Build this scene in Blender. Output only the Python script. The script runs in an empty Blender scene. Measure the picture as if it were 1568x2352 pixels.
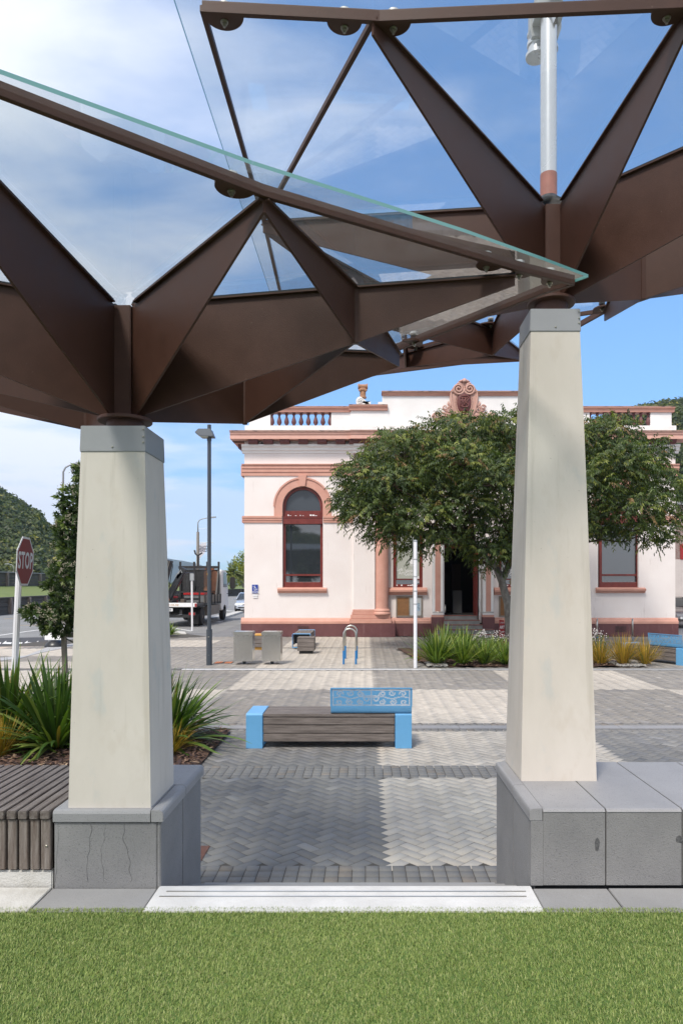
import bpy, bmesh, math, random
import numpy as np
from mathutils import Vector, Matrix, noise
R = math.radians
random.seed(7)
sc = bpy.context.scene
col = sc.collection

# ------------------------------------------------------------------ camera
EYE = 2.15
FOC = 1568.0
cam_d = bpy.data.cameras.new("camera")
cam = bpy.data.objects.new("camera", cam_d)
col.objects.link(cam)
cam.location = (0, 0, EYE)
cam.rotation_euler = (R(90), 0, 0)
cam_d.sensor_fit = 'HORIZONTAL'
cam_d.sensor_width = 24
cam_d.lens = 24
cam_d.shift_x = -55 / 1568
cam_d.shift_y = 165 / 1568
cam_d.clip_start = 0.05
cam_d.clip_end = 6000
sc.camera = cam

# ------------------------------------------------------------------ world
SUN = Vector((-0.25, -0.52, 0.82)).normalized()
w = bpy.data.worlds.new("World"); sc.world = w; w.use_nodes = True
nt = w.node_tree; nt.nodes.clear()
def N(t, **k):
    n = nt.nodes.new(t)
    for a, b in k.items(): setattr(n, a, b)
    return n
out = N('ShaderNodeOutputWorld'); bg = N('ShaderNodeBackground')
sky = N('ShaderNodeTexSky'); sky.sky_type = 'NISHITA'; sky.sun_disc = False
sky.sun_elevation = math.asin(SUN.z); sky.sun_rotation = math.atan2(SUN.x, SUN.y)
sky.air_density = 1.0; sky.dust_density = 0.4; sky.ozone_density = 2.0
tc = N('ShaderNodeTexCoord')
L = nt.links.new
sep = N('ShaderNodeSeparateXYZ'); L(tc.outputs['Generated'], sep.inputs[0])
# cloud sheet: direction projected on a plane overhead
def M2(op, a, b=None, c=None):
    n = N('ShaderNodeMath', operation=op)
    for i, v in enumerate((a, b, c)):
        if v is None: continue
        if isinstance(v, (int, float)): n.inputs[i].default_value = v
        else: L(v, n.inputs[i])
    return n.outputs[0]
zc = M2('ADD', M2('MAXIMUM', sep.outputs[2], 0.0), 0.16)
cx = M2('DIVIDE', sep.outputs[0], zc); cy = M2('DIVIDE', sep.outputs[1], zc)
comb = N('ShaderNodeCombineXYZ'); L(cx, comb.inputs[0]); L(cy, comb.inputs[1])
n1 = N('ShaderNodeTexNoise'); n1.inputs['Scale'].default_value = 1.7; n1.inputs['Detail'].default_value = 7; n1.inputs['Roughness'].default_value = 0.52; n1.inputs['Distortion'].default_value = 0.35
mp = N('ShaderNodeMapping'); mp.inputs['Location'].default_value = (3.1, 1.7, 0.0); mp.inputs['Rotation'].default_value = (0, 0, R(25)); mp.inputs['Scale'].default_value = (1.0, 1.5, 1)
L(comb.outputs[0], mp.inputs[0]); L(mp.outputs[0], n1.inputs['Vector'])
# more cloud towards the upper left of the view
bank = M2('MULTIPLY_ADD', cx, -0.50, -0.035)
bank = M2('ADD', bank, M2('MULTIPLY', cy, -0.10))
bank = M2('ADD', bank, M2('MULTIPLY', sep.outputs[2], 0.24))
bank = M2('ADD', bank, M2('MULTIPLY', M2('MINIMUM', M2('ADD', sep.outputs[1], 0.15), 0.0), -1.2))   # unseen cloud added behind the viewer as neutral fill light
bank = M2('ADD', bank, M2('MULTIPLY', M2('MAXIMUM', M2('ADD', sep.outputs[0], -0.44), 0.0), 2.2))   # more unseen cloud added off to the right, for the same fill
dens = M2('ADD', n1.outputs['Fac'], bank)
rmp = N('ShaderNodeMapRange'); rmp.interpolation_type = 'SMOOTHSTEP'
rmp.inputs['From Min'].default_value = 0.39; rmp.inputs['From Max'].default_value = 0.92; rmp.inputs['To Max'].default_value = 0.95
L(dens, rmp.inputs['Value'])
# low bank of soft cloud near the horizon
n2 = N('ShaderNodeTexNoise'); n2.inputs['Scale'].default_value = 3.0; n2.inputs['Detail'].default_value = 5
mp2 = N('ShaderNodeMapping'); mp2.inputs['Scale'].default_value = (1.0, 1.0, 4.5); mp2.inputs['Location'].default_value = (0.3, 0.5, 0.35)
L(tc.outputs['Generated'], mp2.inputs[0]); L(mp2.outputs[0], n2.inputs['Vector'])
low = N('ShaderNodeMapRange'); low.interpolation_type = 'SMOOTHSTEP'
low.inputs['From Min'].default_value = 0.54; low.inputs['From Max'].default_value = 0.66; low.inputs['To Max'].default_value = 0.50
L(M2('ADD', n2.outputs['Fac'], M2('MULTIPLY', sep.outputs[0], -0.11)), low.inputs['Value'])
band = N('ShaderNodeMapRange'); band.interpolation_type = 'SMOOTHSTEP'
band.inputs['From Min'].default_value = 0.30; band.inputs['From Max'].default_value = 0.16
L(sep.outputs[2], band.inputs['Value'])
lowf = M2('MULTIPLY', low.outputs[0], band.outputs[0])
cl = M2('MAXIMUM', rmp.outputs[0], lowf)
mix = N('ShaderNodeMix', data_type='RGBA')
L(cl, mix.inputs[0]); 
hs = N('ShaderNodeHueSaturation'); hs.inputs['Saturation'].default_value = 1.2; hs.inputs['Value'].default_value = 1.32
L(sky.outputs[0], hs.inputs['Color'])
hz = N('ShaderNodeMapRange'); hz.interpolation_type = 'SMOOTHSTEP'; hz.inputs['From Min'].default_value = 0.0; hz.inputs['From Max'].default_value = 0.42
L(sep.outputs[2], hz.inputs['Value'])
tint = N('ShaderNodeMix', data_type='RGBA'); tint.inputs[6].default_value = (0.36, 0.52, 0.80, 1); tint.inputs[7].default_value = (1, 1, 1, 1); L(hz.outputs[0], tint.inputs[0])
mulc = N('ShaderNodeMix', data_type='RGBA'); mulc.blend_type = 'MULTIPLY'; mulc.inputs[0].default_value = 1; L(hs.outputs[0], mulc.inputs[6]); L(tint.outputs[2], mulc.inputs[7])
L(mulc.outputs[2], mix.inputs[6]); mix.inputs[7].default_value = (5.6, 5.75, 6.2, 1)
L(mix.outputs[2], bg.inputs[0]); bg.inputs[1].default_value = 0.15
L(bg.outputs[0], out.inputs[0])

sd = bpy.data.lights.new("sun", 'SUN'); sd.energy = 2.9; sd.angle = R(11); sd.color = (1, 0.93, 0.84)
so = bpy.data.objects.new("sun", sd); col.objects.link(so)
so.rotation_euler = SUN.to_track_quat('Z', 'Y').to_euler()
so.location = (-5, -5, 20)

vs = sc.view_settings; vs.view_transform = 'Standard'; vs.look = 'None'; vs.exposure = 0.45; vs.gamma = 1; vs.use_curve_mapping = False
sc.cycles.max_bounces = 8; sc.cycles.transparent_max_bounces = 24
sc.cycles.use_denoising = True

# ------------------------------------------------------------------ coordinates read off the photograph
def P(px, py, d):
    return Vector(((px - 839) * d / FOC, d, EYE - (py - 1341) * d / FOC))
def G(px, py, z=0.0):
    return P(px, py, FOC * (EYE - z) / (py - 1341))
def PH(px, py, h):
    """point at height EYE+h seen at px,py"""
    return P(px, py, FOC * h / (1341 - py))

# ------------------------------------------------------------------ materials
def mat(name, c, rough=0.6, metal=0.0, var=0.0, vscale=3.0, c2=None, bump=0.0, bscale=60.0, spec=0.5, stretch=(1, 1, 1), attr=None, detail=5, coat=0.0):
    m = bpy.data.materials.new(name); m.use_nodes = True
    t = m.node_tree; b = t.nodes['Principled BSDF']
    b.inputs['Roughness'].default_value = rough; b.inputs['Metallic'].default_value = metal
    b.inputs['Specular IOR Level'].default_value = spec
    b.inputs['Coat Weight'].default_value = coat
    b.inputs['Base Color'].default_value = (*c, 1)
    m.diffuse_color = (*c, 1)
    co = t.nodes.new('ShaderNodeTexCoord'); mpp = t.nodes.new('ShaderNodeMapping'); mpp.inputs['Scale'].default_value = stretch
    t.links.new(co.outputs['Object'], mpp.inputs[0])
    src = None
    if attr:
        a = t.nodes.new('ShaderNodeAttribute'); a.attribute_name = attr; src = a.outputs['Color']
    if var > 0 or c2:
        nz = t.nodes.new('ShaderNodeTexNoise'); nz.inputs['Scale'].default_value = vscale; nz.inputs['Detail'].default_value = detail; nz.inputs['Roughness'].default_value = 0.62
        t.links.new(mpp.outputs[0], nz.inputs['Vector'])
        mr = t.nodes.new('ShaderNodeMapRange'); mr.inputs['From Min'].default_value = 0.3; mr.inputs['From Max'].default_value = 0.7
        t.links.new(nz.outputs['Fac'], mr.inputs['Value'])
        mx = t.nodes.new('ShaderNodeMix'); mx.data_type = 'RGBA'
        t.links.new(mr.outputs[0], mx.inputs[0])
        if src:
            mx.blend_type = 'MULTIPLY'; mx.inputs[0].default_value = 1
            mr.inputs['To Min'].default_value = 1 - var; mr.inputs['To Max'].default_value = 1 + var
            vm = t.nodes.new('ShaderNodeVectorMath'); vm.operation = 'SCALE'
            t.links.new(src, vm.inputs[0]); t.links.new(mr.outputs[0], vm.inputs['Scale'])
            src = vm.outputs[0]
        else:
            d = c2 if c2 else tuple(x * (1 + var) for x in c)
            e = c if c2 else tuple(x * (1 - var) for x in c)
            mx.inputs[6].default_value = (*e, 1); mx.inputs[7].default_value = (*d, 1)
            src = mx.outputs[2]
        mr2 = t.nodes.new('ShaderNodeMapRange'); mr2.inputs['To Min'].default_value = max(0, rough - 0.08); mr2.inputs['To Max'].default_value = min(1, rough + 0.08)
        t.links.new(nz.outputs['Fac'], mr2.inputs['Value']); t.links.new(mr2.outputs[0], b.inputs['Roughness'])
    if src: t.links.new(src, b.inputs['Base Color'])
    if bump > 0:
        nb = t.nodes.new('ShaderNodeTexNoise'); nb.inputs['Scale'].default_value = bscale; nb.inputs['Detail'].default_value = 4
        t.links.new(mpp.outputs[0], nb.inputs['Vector'])
        bp = t.nodes.new('ShaderNodeBump'); bp.inputs['Strength'].default_value = bump; bp.inputs['Distance'].default_value = 0.02
        t.links.new(nb.outputs['Fac'], bp.inputs['Height']); t.links.new(bp.outputs[0], b.inputs['Normal'])
    return m

def speckle(m, scale, dark, amount=0.62, light=None):
    """grains laid over a material's own colour"""
    t = m.node_tree; b = t.nodes['Principled BSDF']
    co = t.nodes.new('ShaderNodeTexCoord')
    nz = t.nodes.new('ShaderNodeTexNoise'); nz.inputs['Scale'].default_value = scale; nz.inputs['Detail'].default_value = 2
    t.links.new(co.outputs['Object'], nz.inputs['Vector'])
    mr = t.nodes.new('ShaderNodeMapRange'); mr.inputs['From Min'].default_value = amount; mr.inputs['From Max'].default_value = amount + 0.06
    t.links.new(nz.outputs['Fac'], mr.inputs['Value'])
    mx = t.nodes.new('ShaderNodeMix'); mx.data_type = 'RGBA'
    t.links.new(mr.outputs[0], mx.inputs[0])
    lk = b.inputs['Base Color'].links
    if lk: t.links.new(lk[0].from_socket, mx.inputs[6])
    else: mx.inputs[6].default_value = b.inputs['Base Color'].default_value
    mx.inputs[7].default_value = (*dark, 1)
    t.links.new(mx.outputs[2], b.inputs['Base Color'])
    return m

def glassmat(name, tint, refl=1.0, dirt=0.05, rough=0.02, power=2.6):
    m = bpy.data.materials.new(name); m.use_nodes = True; t = m.node_tree; t.nodes.clear()
    o = t.nodes.new('ShaderNodeOutputMaterial'); tr = t.nodes.new('ShaderNodeBsdfTransparent'); gl = t.nodes.new('ShaderNodeBsdfGlossy')
    df = t.nodes.new('ShaderNodeBsdfDiffuse'); df.inputs[0].default_value = (0.6, 0.66, 0.66, 1)
    tl = t.nodes.new('ShaderNodeBsdfTranslucent'); tl.inputs[0].default_value = (0.6, 0.66, 0.66, 1)
    ad = t.nodes.new('ShaderNodeMixShader'); t.links.new(df.outputs[0], ad.inputs[1]); t.links.new(tl.outputs[0], ad.inputs[2])
    tr.inputs[0].default_value = (*tint, 1); gl.inputs[1].default_value = rough
    fr = t.nodes.new('ShaderNodeLayerWeight'); fr.inputs[0].default_value = 0.5
    pw = t.nodes.new('ShaderNodeMath'); pw.operation = 'POWER'; pw.inputs[1].default_value = power; t.links.new(fr.outputs['Facing'], pw.inputs[0])
    mu = t.nodes.new('ShaderNodeMath'); mu.operation = 'MULTIPLY_ADD'; mu.inputs[1].default_value = 0.9 * refl; mu.inputs[2].default_value = 0.07 * refl; mu.use_clamp = True
    t.links.new(pw.outputs[0], mu.inputs[0])
    m1 = t.nodes.new('ShaderNodeMixShader'); t.links.new(mu.outputs[0], m1.inputs[0]); t.links.new(tr.outputs[0], m1.inputs[1]); t.links.new(gl.outputs[0], m1.inputs[2])
    nz = t.nodes.new('ShaderNodeTexNoise'); nz.inputs['Scale'].default_value = 2.5; nz.inputs['Detail'].default_value = 8; nz.inputs['Roughness'].default_value = 0.7
    co = t.nodes.new('ShaderNodeTexCoord'); t.links.new(co.outputs['Object'], nz.inputs['Vector'])
    mr = t.nodes.new('ShaderNodeMapRange'); mr.inputs['From Min'].default_value = 0.35; mr.inputs['From Max'].default_value = 0.75
    mr.inputs['To Min'].default_value = dirt * 0.4; mr.inputs['To Max'].default_value = dirt * 1.7
    t.links.new(nz.outputs['Fac'], mr.inputs['Value'])
    m2 = t.nodes.new('ShaderNodeMixShader'); t.links.new(mr.outputs[0], m2.inputs[0]); t.links.new(m1.outputs[0], m2.inputs[1]); t.links.new(ad.outputs[0], m2.inputs[2])
    t.links.new(m2.outputs[0], o.inputs[0])
    return m

M = {}
M['steel'] = mat('brown painted steel', (0.070, 0.031, 0.0215), 0.48, 0.0, 0.10, 9, bump=0.12, bscale=260, spec=0.32)
speckle(M['steel'], 75, (0.14, 0.09, 0.07), 0.73)
M['steel_edge'] = mat('rusty brown steel', (0.13, 0.052, 0.03), 0.6, var=0.25, vscale=12, bump=0.2, bscale=120)
M['gasket'] = mat('black rubber gasket', (0.012, 0.013, 0.015), 0.35)
M['glass'] = glassmat('canopy glass', (0.955, 0.98, 0.98), refl=0.85, dirt=0.07)
M['glass_low'] = glassmat('lower canopy glass', (0.90, 0.955, 0.955), refl=1.0, dirt=0.055, power=2.1)
M['glass_edge'] = mat('green glass edge', (0.13, 0.32, 0.31), 0.18, spec=0.7)
M['stainless'] = mat('stainless steel', (0.55, 0.54, 0.50), 0.30, 1.0, 0.05, 5, stretch=(1, 1, 0.2))
M['bolt'] = mat('zinc bolt', (0.42, 0.40, 0.34), 0.42, 1.0)
M['capmetal'] = mat('grey sheet metal', (0.31, 0.313, 0.32), 0.42, 0.25, 0.05, 3, bump=0.05, bscale=30)
M['plaster'] = mat('cream plaster', (0.55, 0.50, 0.44), 0.75, var=0.0, c2=(0.64, 0.585, 0.525), vscale=1.6, stretch=(1.6, 1.6, 0.7), bump=0.07, bscale=18, detail=9)

# ------------------------------------------------------------------ mesh builder
OFF = {}
class MB:
    def __init__(s): s.v = []; s.f = []; s.m = []; s.c = None
    def _add(s, vs, fs, mi=0):
        n = len(s.v); s.v.extend([tuple(x) for x in vs]); s.f.extend([tuple(i + n for i in f) for f in fs]); s.m.extend([mi] * len(fs)); return s
    def box(s, x0, x1, y0, y1, z0, z1, mi=0):
        return s._add([(x0, y0, z0), (x1, y0, z0), (x1, y1, z0), (x0, y1, z0), (x0, y0, z1), (x1, y0, z1), (x1, y1, z1), (x0, y1, z1)],
                      [(3, 2, 1, 0), (4, 5, 6, 7), (0, 1, 5, 4), (1, 2, 6, 5), (2, 3, 7, 6), (3, 0, 4, 7)], mi)
    def obox(s, c, ax, ay, az, mi=0):
        """box from centre and three half-axis vectors"""
        c = Vector(c); ax = Vector(ax); ay = Vector(ay); az = Vector(az); V = []
        for k in (-1, 1):
            for (i, j) in ((-1, -1), (1, -1), (1, 1), (-1, 1)): V.append(c + ax * i + ay * j + az * k)
        return s._add(V, [(3, 2, 1, 0), (4, 5, 6, 7), (0, 1, 5, 4), (1, 2, 6, 5), (2, 3, 7, 6), (3, 0, 4, 7)], mi)
    def bar(s, a, b, w, h, mi=0):
        a = Vector(a); b = Vector(b); d = b - a; L_ = d.length
        if L_ < 1e-6: return s
        d.normalize(); up = Vector((0, 0, 1)) if abs(d.z) < 0.97 else Vector((0, 1, 0))
        r = d.cross(up).normalized(); u = r.cross(d).normalized()
        return s.obox((a + b) / 2, d * L_ / 2, r * w / 2, u * h / 2, mi)
    def plate(s, q, t, mi=0):
        """polygon q (3D points) thickened by t along its normal"""
        q = [Vector(p) for p in q]; n = Vector((0, 0, 0))
        for i in range(len(q)): n += q[i].cross(q[(i + 1) % len(q)])
        if n.length < 1e-9: return s
        n.normalize(); V = [p + n * t / 2 for p in q] + [p - n * t / 2 for p in q]; k = len(q)
        F = [tuple(range(k)), tuple(range(2 * k - 1, k - 1, -1))] + [((i + 1) % k, i, i + k, (i + 1) % k + k) for i in range(k)]
        return s._add(V, F, mi)
    def prism(s, poly, y0, y1, mi=0, axis='y'):
        """poly of (x,z) extruded along y (axis='y'), (x,y) along z ('z'), (y,z) along x ('x')"""
        def m(p, d): return {'y': (p[0], d, p[1]), 'z': (p[0], p[1], d), 'x': (d, p[0], p[1])}[axis]
        k = len(poly); V = [m(p, y0) for p in poly] + [m(p, y1) for p in poly]
        F = [tuple(range(k)), tuple(range(2 * k - 1, k - 1, -1))] + [((i + 1) % k, i, i + k, (i + 1) % k + k) for i in range(k)]
        return s._add(V, F, mi)
    def tube(s, path, r, n=10, mi=0, cap=True):
        path = [Vector(p) for p in path]; k = len(path); rs = r if isinstance(r, (list, tuple)) else [r] * k
        base = len(s.v); V = []; F = []; pu = None
        for i, p in enumerate(path):
            d = (path[min(i + 1, k - 1)] - path[max(i - 1, 0)])
            d = d.normalized() if d.length > 1e-9 else Vector((0, 0, 1))
            if pu is None:
                up = Vector((0, 0, 1)) if abs(d.z) < 0.9 else Vector((1, 0, 0)); u = d.cross(up).normalized()
            else:
                u = (pu - d * pu.dot(d)); u = u.normalized() if u.length > 1e-6 else d.orthogonal().normalized()
            pu = u; v = d.cross(u)
            for j in range(n):
                a = 2 * math.pi * j / n; V.append(p + (u * math.cos(a) + v * math.sin(a)) * rs[i])
        for i in range(k - 1):
            for j in range(n):
                F.append((i * n + j, i * n + (j + 1) % n, (i + 1) * n + (j + 1) % n, (i + 1) * n + j))
        if cap: F.append(tuple(range(n - 1, -1, -1))); F.append(tuple((k - 1) * n + j for j in range(n)))
        return s._add(V, F, mi)
    def lathe(s, c, prof, n=20, mi=0, axis='z'):
        """prof: list of (r, h)"""
        c = Vector(c); V = []; F = []; k = len(prof)
        for (r, h) in prof:
            for j in range(n):
                a = 2 * math.pi * j / n; x, y = r * math.cos(a), r * math.sin(a)
                V.append(c + (Vector((x, y, h)) if axis == 'z' else Vector((x, -h, y)) if axis == 'y' else Vector((h, x, y))))
        for i in range(k - 1):
            for j in range(n): F.append((i * n + j, i * n + (j + 1) % n, (i + 1) * n + (j + 1) % n, (i + 1) * n + j))
        F.append(tuple(range(n - 1, -1, -1))); F.append(tuple((k - 1) * n + j for j in range(n)))
        return s._add(V, F, mi)
    def build(s, name, mats, parent=None, smooth=False, bevel=0.0, colors=None, auto=None):
        me = bpy.data.meshes.new(name)
        off = OFF.get(parent, Vector((0, 0, 0))) if parent else Vector((0, 0, 0))
        me.from_pydata([(x - off.x, y - off.y, z - off.z) for (x, y, z) in s.v], [], s.f)
        if not isinstance(mats, (list, tuple)): mats = [mats]
        for m_ in mats: me.materials.append(m_)
        me.polygons.foreach_set('material_index', s.m)
        if smooth: me.polygons.foreach_set('use_smooth', [True] * len(me.polygons))
        bm = bmesh.new(); bm.from_mesh(me)
        if colors is None: bmesh.ops.recalc_face_normals(bm, faces=bm.faces)
        if bevel > 0:
            bmesh.ops.remove_doubles(bm, verts=bm.verts, dist=1e-5)
            es = [e for e in bm.edges if len(e.link_faces) == 2 and e.calc_face_angle(0) > 0.6]
            bmesh.ops.bevel(bm, geom=es, offset=bevel, segments=2, affect='EDGES', clamp_overlap=True)
        bm.to_mesh(me); bm.free()
        if colors is not None:
            ca = me.color_attributes.new('col', 'FLOAT_COLOR', 'CORNER')
            arr = np.ones((len(me.loops), 4), dtype=np.float32)
            cc = np.asarray(colors, dtype=np.float32); lt = np.zeros(len(me.polygons), dtype=np.int32)
            me.polygons.foreach_get('loop_total', lt)
            arr[:, :3] = np.repeat(cc, lt, axis=0)
            ca.data.foreach_set('color', arr.ravel())
        if smooth and auto:
            try: me.set_sharp_from_angle(angle=R(auto))
            except Exception: pass
        me.update()
        o = bpy.data.objects.new(name, me); col.objects.link(o)
        if parent: o.parent = parent
        OFF[o] = off.copy()
        return o

def tag(o, label=None, cat=None, group=None, kind=None):
    if label: o['label'] = label
    if cat: o['category'] = cat
    if group: o['group'] = group
    if kind: o['kind'] = kind
    return o
def thing(name, loc, label, cat, group=None):
    o = bpy.data.objects.new(name, None); col.objects.link(o); o.location = loc; o.empty_display_size = 0.2
    OFF[o] = Vector(loc); return tag(o, label, cat, group)
def kids(o): return [c for c in KID.get(o, [])]
def copy_tree(o, parent=None):
    ch = [c for c in bpy.data.objects if c.parent == o]
    c = o.copy(); col.objects.link(c); c.parent = parent
    for k in ch: copy_tree(k, c)
    return c
def text(s_, size, loc, parent, m_, name='lettering', depth=0.002, rx=90, rz=0, align='CENTER', xs=1.0, bold=0.0, space=1.0):
    cu = bpy.data.curves.new(name, 'FONT'); cu.body = s_; cu.size = size; cu.extrude = depth; cu.align_x = align; cu.align_y = 'CENTER'
    cu.offset = bold; cu.space_character = space; cu.resolution_u = 3
    ob = bpy.data.objects.new(name, cu); col.objects.link(ob)
    bpy.context.view_layer.update()
    me = bpy.data.meshes.new_from_object(ob.evaluated_get(bpy.context.evaluated_depsgraph_get()))
    bpy.data.objects.remove(ob)
    me.transform(Matrix.Rotation(R(rz), 4, 'Z') @ Matrix.Rotation(R(rx), 4, 'X') @ Matrix.Diagonal((xs, 1, 1, 1)))
    off = OFF.get(parent, Vector((0, 0, 0)))
    me.transform(Matrix.Translation(Vector(loc) - off))
    me.materials.clear(); me.materials.append(m_)
    o = bpy.data.objects.new(name, me); col.objects.link(o); o.parent = parent; OFF[o] = off.copy()
    return o
# ------------------------------------------------------------------ ground
M['asphalt'] = speckle(mat('asphalt', (0.17, 0.17, 0.175), 0.9, var=0.12, vscale=0.7, bump=0.3, bscale=90), 60, (0.30, 0.30, 0.30), 0.6)
M['joint'] = mat('paver joints', (0.07, 0.062, 0.053), 0.95)
M['paver'] = mat('concrete pavers', (0.3, 0.3, 0.3), 0.85, attr='col', var=0.07, vscale=60, bump=0.05, bscale=300)
M['channel'] = mat('pale concrete strip', (0.36, 0.36, 0.365), 0.85, var=0.1, vscale=2, bump=0.15, bscale=150)
M['whiteline'] = mat('white concrete', (0.60, 0.60, 0.60), 0.8, var=0.08, vscale=4, bump=0.2, bscale=140)
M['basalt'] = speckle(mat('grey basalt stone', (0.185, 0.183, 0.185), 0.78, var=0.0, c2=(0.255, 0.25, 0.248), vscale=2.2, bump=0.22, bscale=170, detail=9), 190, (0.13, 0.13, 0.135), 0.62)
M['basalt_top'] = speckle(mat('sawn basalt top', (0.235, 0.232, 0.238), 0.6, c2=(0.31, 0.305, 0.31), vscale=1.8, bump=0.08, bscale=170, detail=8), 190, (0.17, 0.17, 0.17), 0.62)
M['timber'] = mat('weathered hardwood', (0.085, 0.062, 0.05), 0.75, c2=(0.23, 0.20, 0.18), vscale=9, stretch=(6, 0.35, 6), bump=0.5, bscale=60)
M['timber_v'] = mat('weathered hardwood upright', (0.10, 0.068, 0.05), 0.75, c2=(0.27, 0.235, 0.21), vscale=9, stretch=(6, 6, 0.45), bump=0.5, bscale=60)
M['timber_x'] = mat('weathered hardwood lengthwise', (0.085, 0.07, 0.06), 0.72, c2=(0.25, 0.215, 0.195), vscale=7, stretch=(0.35, 6, 6), bump=0.5, bscale=60)
M['mulch'] = mat('bark mulch', (0.028, 0.016, 0.013), 0.95, c2=(0.13, 0.07, 0.045), vscale=42, bump=1.0, bscale=38, detail=7)
M['turf_base'] = mat('turf backing', (0.07, 0.13, 0.025), 0.95)

LAWN = 0.55
g = MB(); g._add([(-3000, -500, -0.03), (3000, -500, -0.03), (3000, 5000, -0.03), (-3000, 5000, -0.03)], [(0, 1, 2, 3)])
tag(g.build('ground', M['asphalt']), kind='structure')
# plaza base
PX0, PX1, PY0, PY1 = -13.0, 16.5, 4.0, 27.7
g = MB(); g.prism([(PX0, 4), (PX1, 4), (PX1, PY1), (-6.3, PY1), (-8.6, 30.4), (-12.2, 25.2), (PX0, 22.0)], -0.028, -0.0025, axis='z')
tag(g.build('plaza_bed', M['joint']), kind='structure')

LIGHTZ = [(0.2, 3.15, 4.0, 10.2), (0.2, 3.15, 10.2, 13.85), (-2.85, 0.2, 13.85, 17.2), (3.15, 6.15, 13.85, 17.2), (6.15, 9.15, 10.2, 13.85),
          (-2.85, 0.2, 17.2, 27.7), (-5.9, -2.85, 10.2, 13.85), (-13, -5.9, 13.85, 18.8), (-12.5, -6.6, 20.3, 22.6), (-10, -5.5, 23.3, 26.0),
          (3.15, 6.15, 20.0, 27.7), (9.0, 12.0, 17.2, 22.0), (9.15, 12.15, 13.85, 17.2)]
rng = np.random.default_rng(3)
STR = [(5.2 - 0.6, 5.2), (7.56, 8.06), (9.93, 10.5), (16.9, 17.35), (22.75, 22.98)]
def inbed(x, y):
    b1 = (x < -1.95) & (y > 4.5) & (y < 10.0)
    xl = 1.62 + (y - 17.4) * -0.12
    b2 = (x > xl) & (x < 7.35 - (y - 17.4) * 0.45) & (y > 17.45) & (y < 22.6)
    return b1 | b2
def pavers():
    a = 0.1; j = 0.0022; n = 260
    I, J = np.meshgrid(np.arange(-n, n), np.arange(-n, n), indexing='ij'); I = I.ravel(); J = J.ravel()
    t = (I - J) % 4
    H = t == 0; Vv = t == 2
    x0 = np.concatenate([I[H], I[Vv]]) * a; y0 = np.concatenate([J[H], J[Vv] - 1]) * a
    wx = np.concatenate([np.full(H.sum(), 2 * a), np.full(Vv.sum(), a)]); wy = np.concatenate([np.full(H.sum(), a), np.full(Vv.sum(), 2 * a)])
    cx_, cy_ = x0 + wx / 2, y0 + wy / 2
    c, s = math.cos(R(45)), math.sin(R(45)); ox, oy = 0.2, 16.0
    X = cx_ * c - cy_ * s + ox; Y = cx_ * s + cy_ * c + oy
    ok = (X > PX0) & (X < PX1) & (Y > PY0) & (Y < PY1) & ~((X < -6.5) & (Y > 21.8 + (X + 13) * 0.9)) & ~inbed(X, Y)
    for (s0, s1) in STR: ok &= ~((Y > s0 + 0.05) & (Y < s1 - 0.05))
    # extra footpath to the left of the building
    x0, y0, wx, wy, X, Y = x0[ok], y0[ok], wx[ok], wy[ok], X[ok], Y[ok]
    k = len(X); zr = np.clip(rng.normal(0, 0.0007, k), -0.0011, 0.0011)
    def corner(fx, fy, ins, z):
        u = x0 + np.where(fx > 0, wx - ins, ins); v = y0 + np.where(fy > 0, wy - ins, ins)
        return np.stack([u * c - v * s + ox, u * s + v * c + oy, z + zr], 1)
    co = []
    for (fx, fy) in ((0, 0), (1, 0), (1, 1), (0, 1)): co.append(corner(fx, fy, j, -0.003))
    for (fx, fy) in ((0, 0), (1, 0), (1, 1), (0, 1)): co.append(corner(fx, fy, j + 0.0018, 0.0))
    V = np.stack(co, 1).reshape(-1, 3)
    fb = np.array([[4, 5, 6, 7], [0, 1, 5, 4], [1, 2, 6, 5], [2, 3, 7, 6], [3, 0, 4, 7]])
    F = (np.arange(k)[:, None, None] * 8 + fb[None]).reshape(-1, 4)
    light = np.zeros(k, bool)
    for (a0, a1, b0, b1) in LIGHTZ: light |= (X > a0) & (X < a1) & (Y > b0) & (Y < b1)
    d = np.array([0.245, 0.223, 0.197]); l = np.array([0.44, 0.395, 0.338])
    C = np.where(light[:, None], l, d) * (1 + rng.normal(0, 0.055, (k, 1)))
    canopy_shade = (Y < 10.1) & ~light; C[canopy_shade] *= np.array([0.74, 0.78, 0.83])   # nearer dark pavers darkened in colour to stand in for the canopy's shade
    blu = (rng.random(k) < 0.25) & ~light; C[blu] *= np.array([0.90, 0.92, 0.97])
    bri = (rng.random(k) < 0.035) & ~light; C[bri] *= 1.28
    drk = rng.random(k) < 0.03; C[drk] *= 0.82
    # wear drifts slowly over the square
    wv = 1 + 0.06 * np.sin(X * 0.9 + 1.3 * np.sin(Y * 0.5)) + 0.04 * np.sin(Y * 1.7 + X)
    C = C * wv[:, None]
    C = np.repeat(C, 5, axis=0)
    return V, F, C
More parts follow.
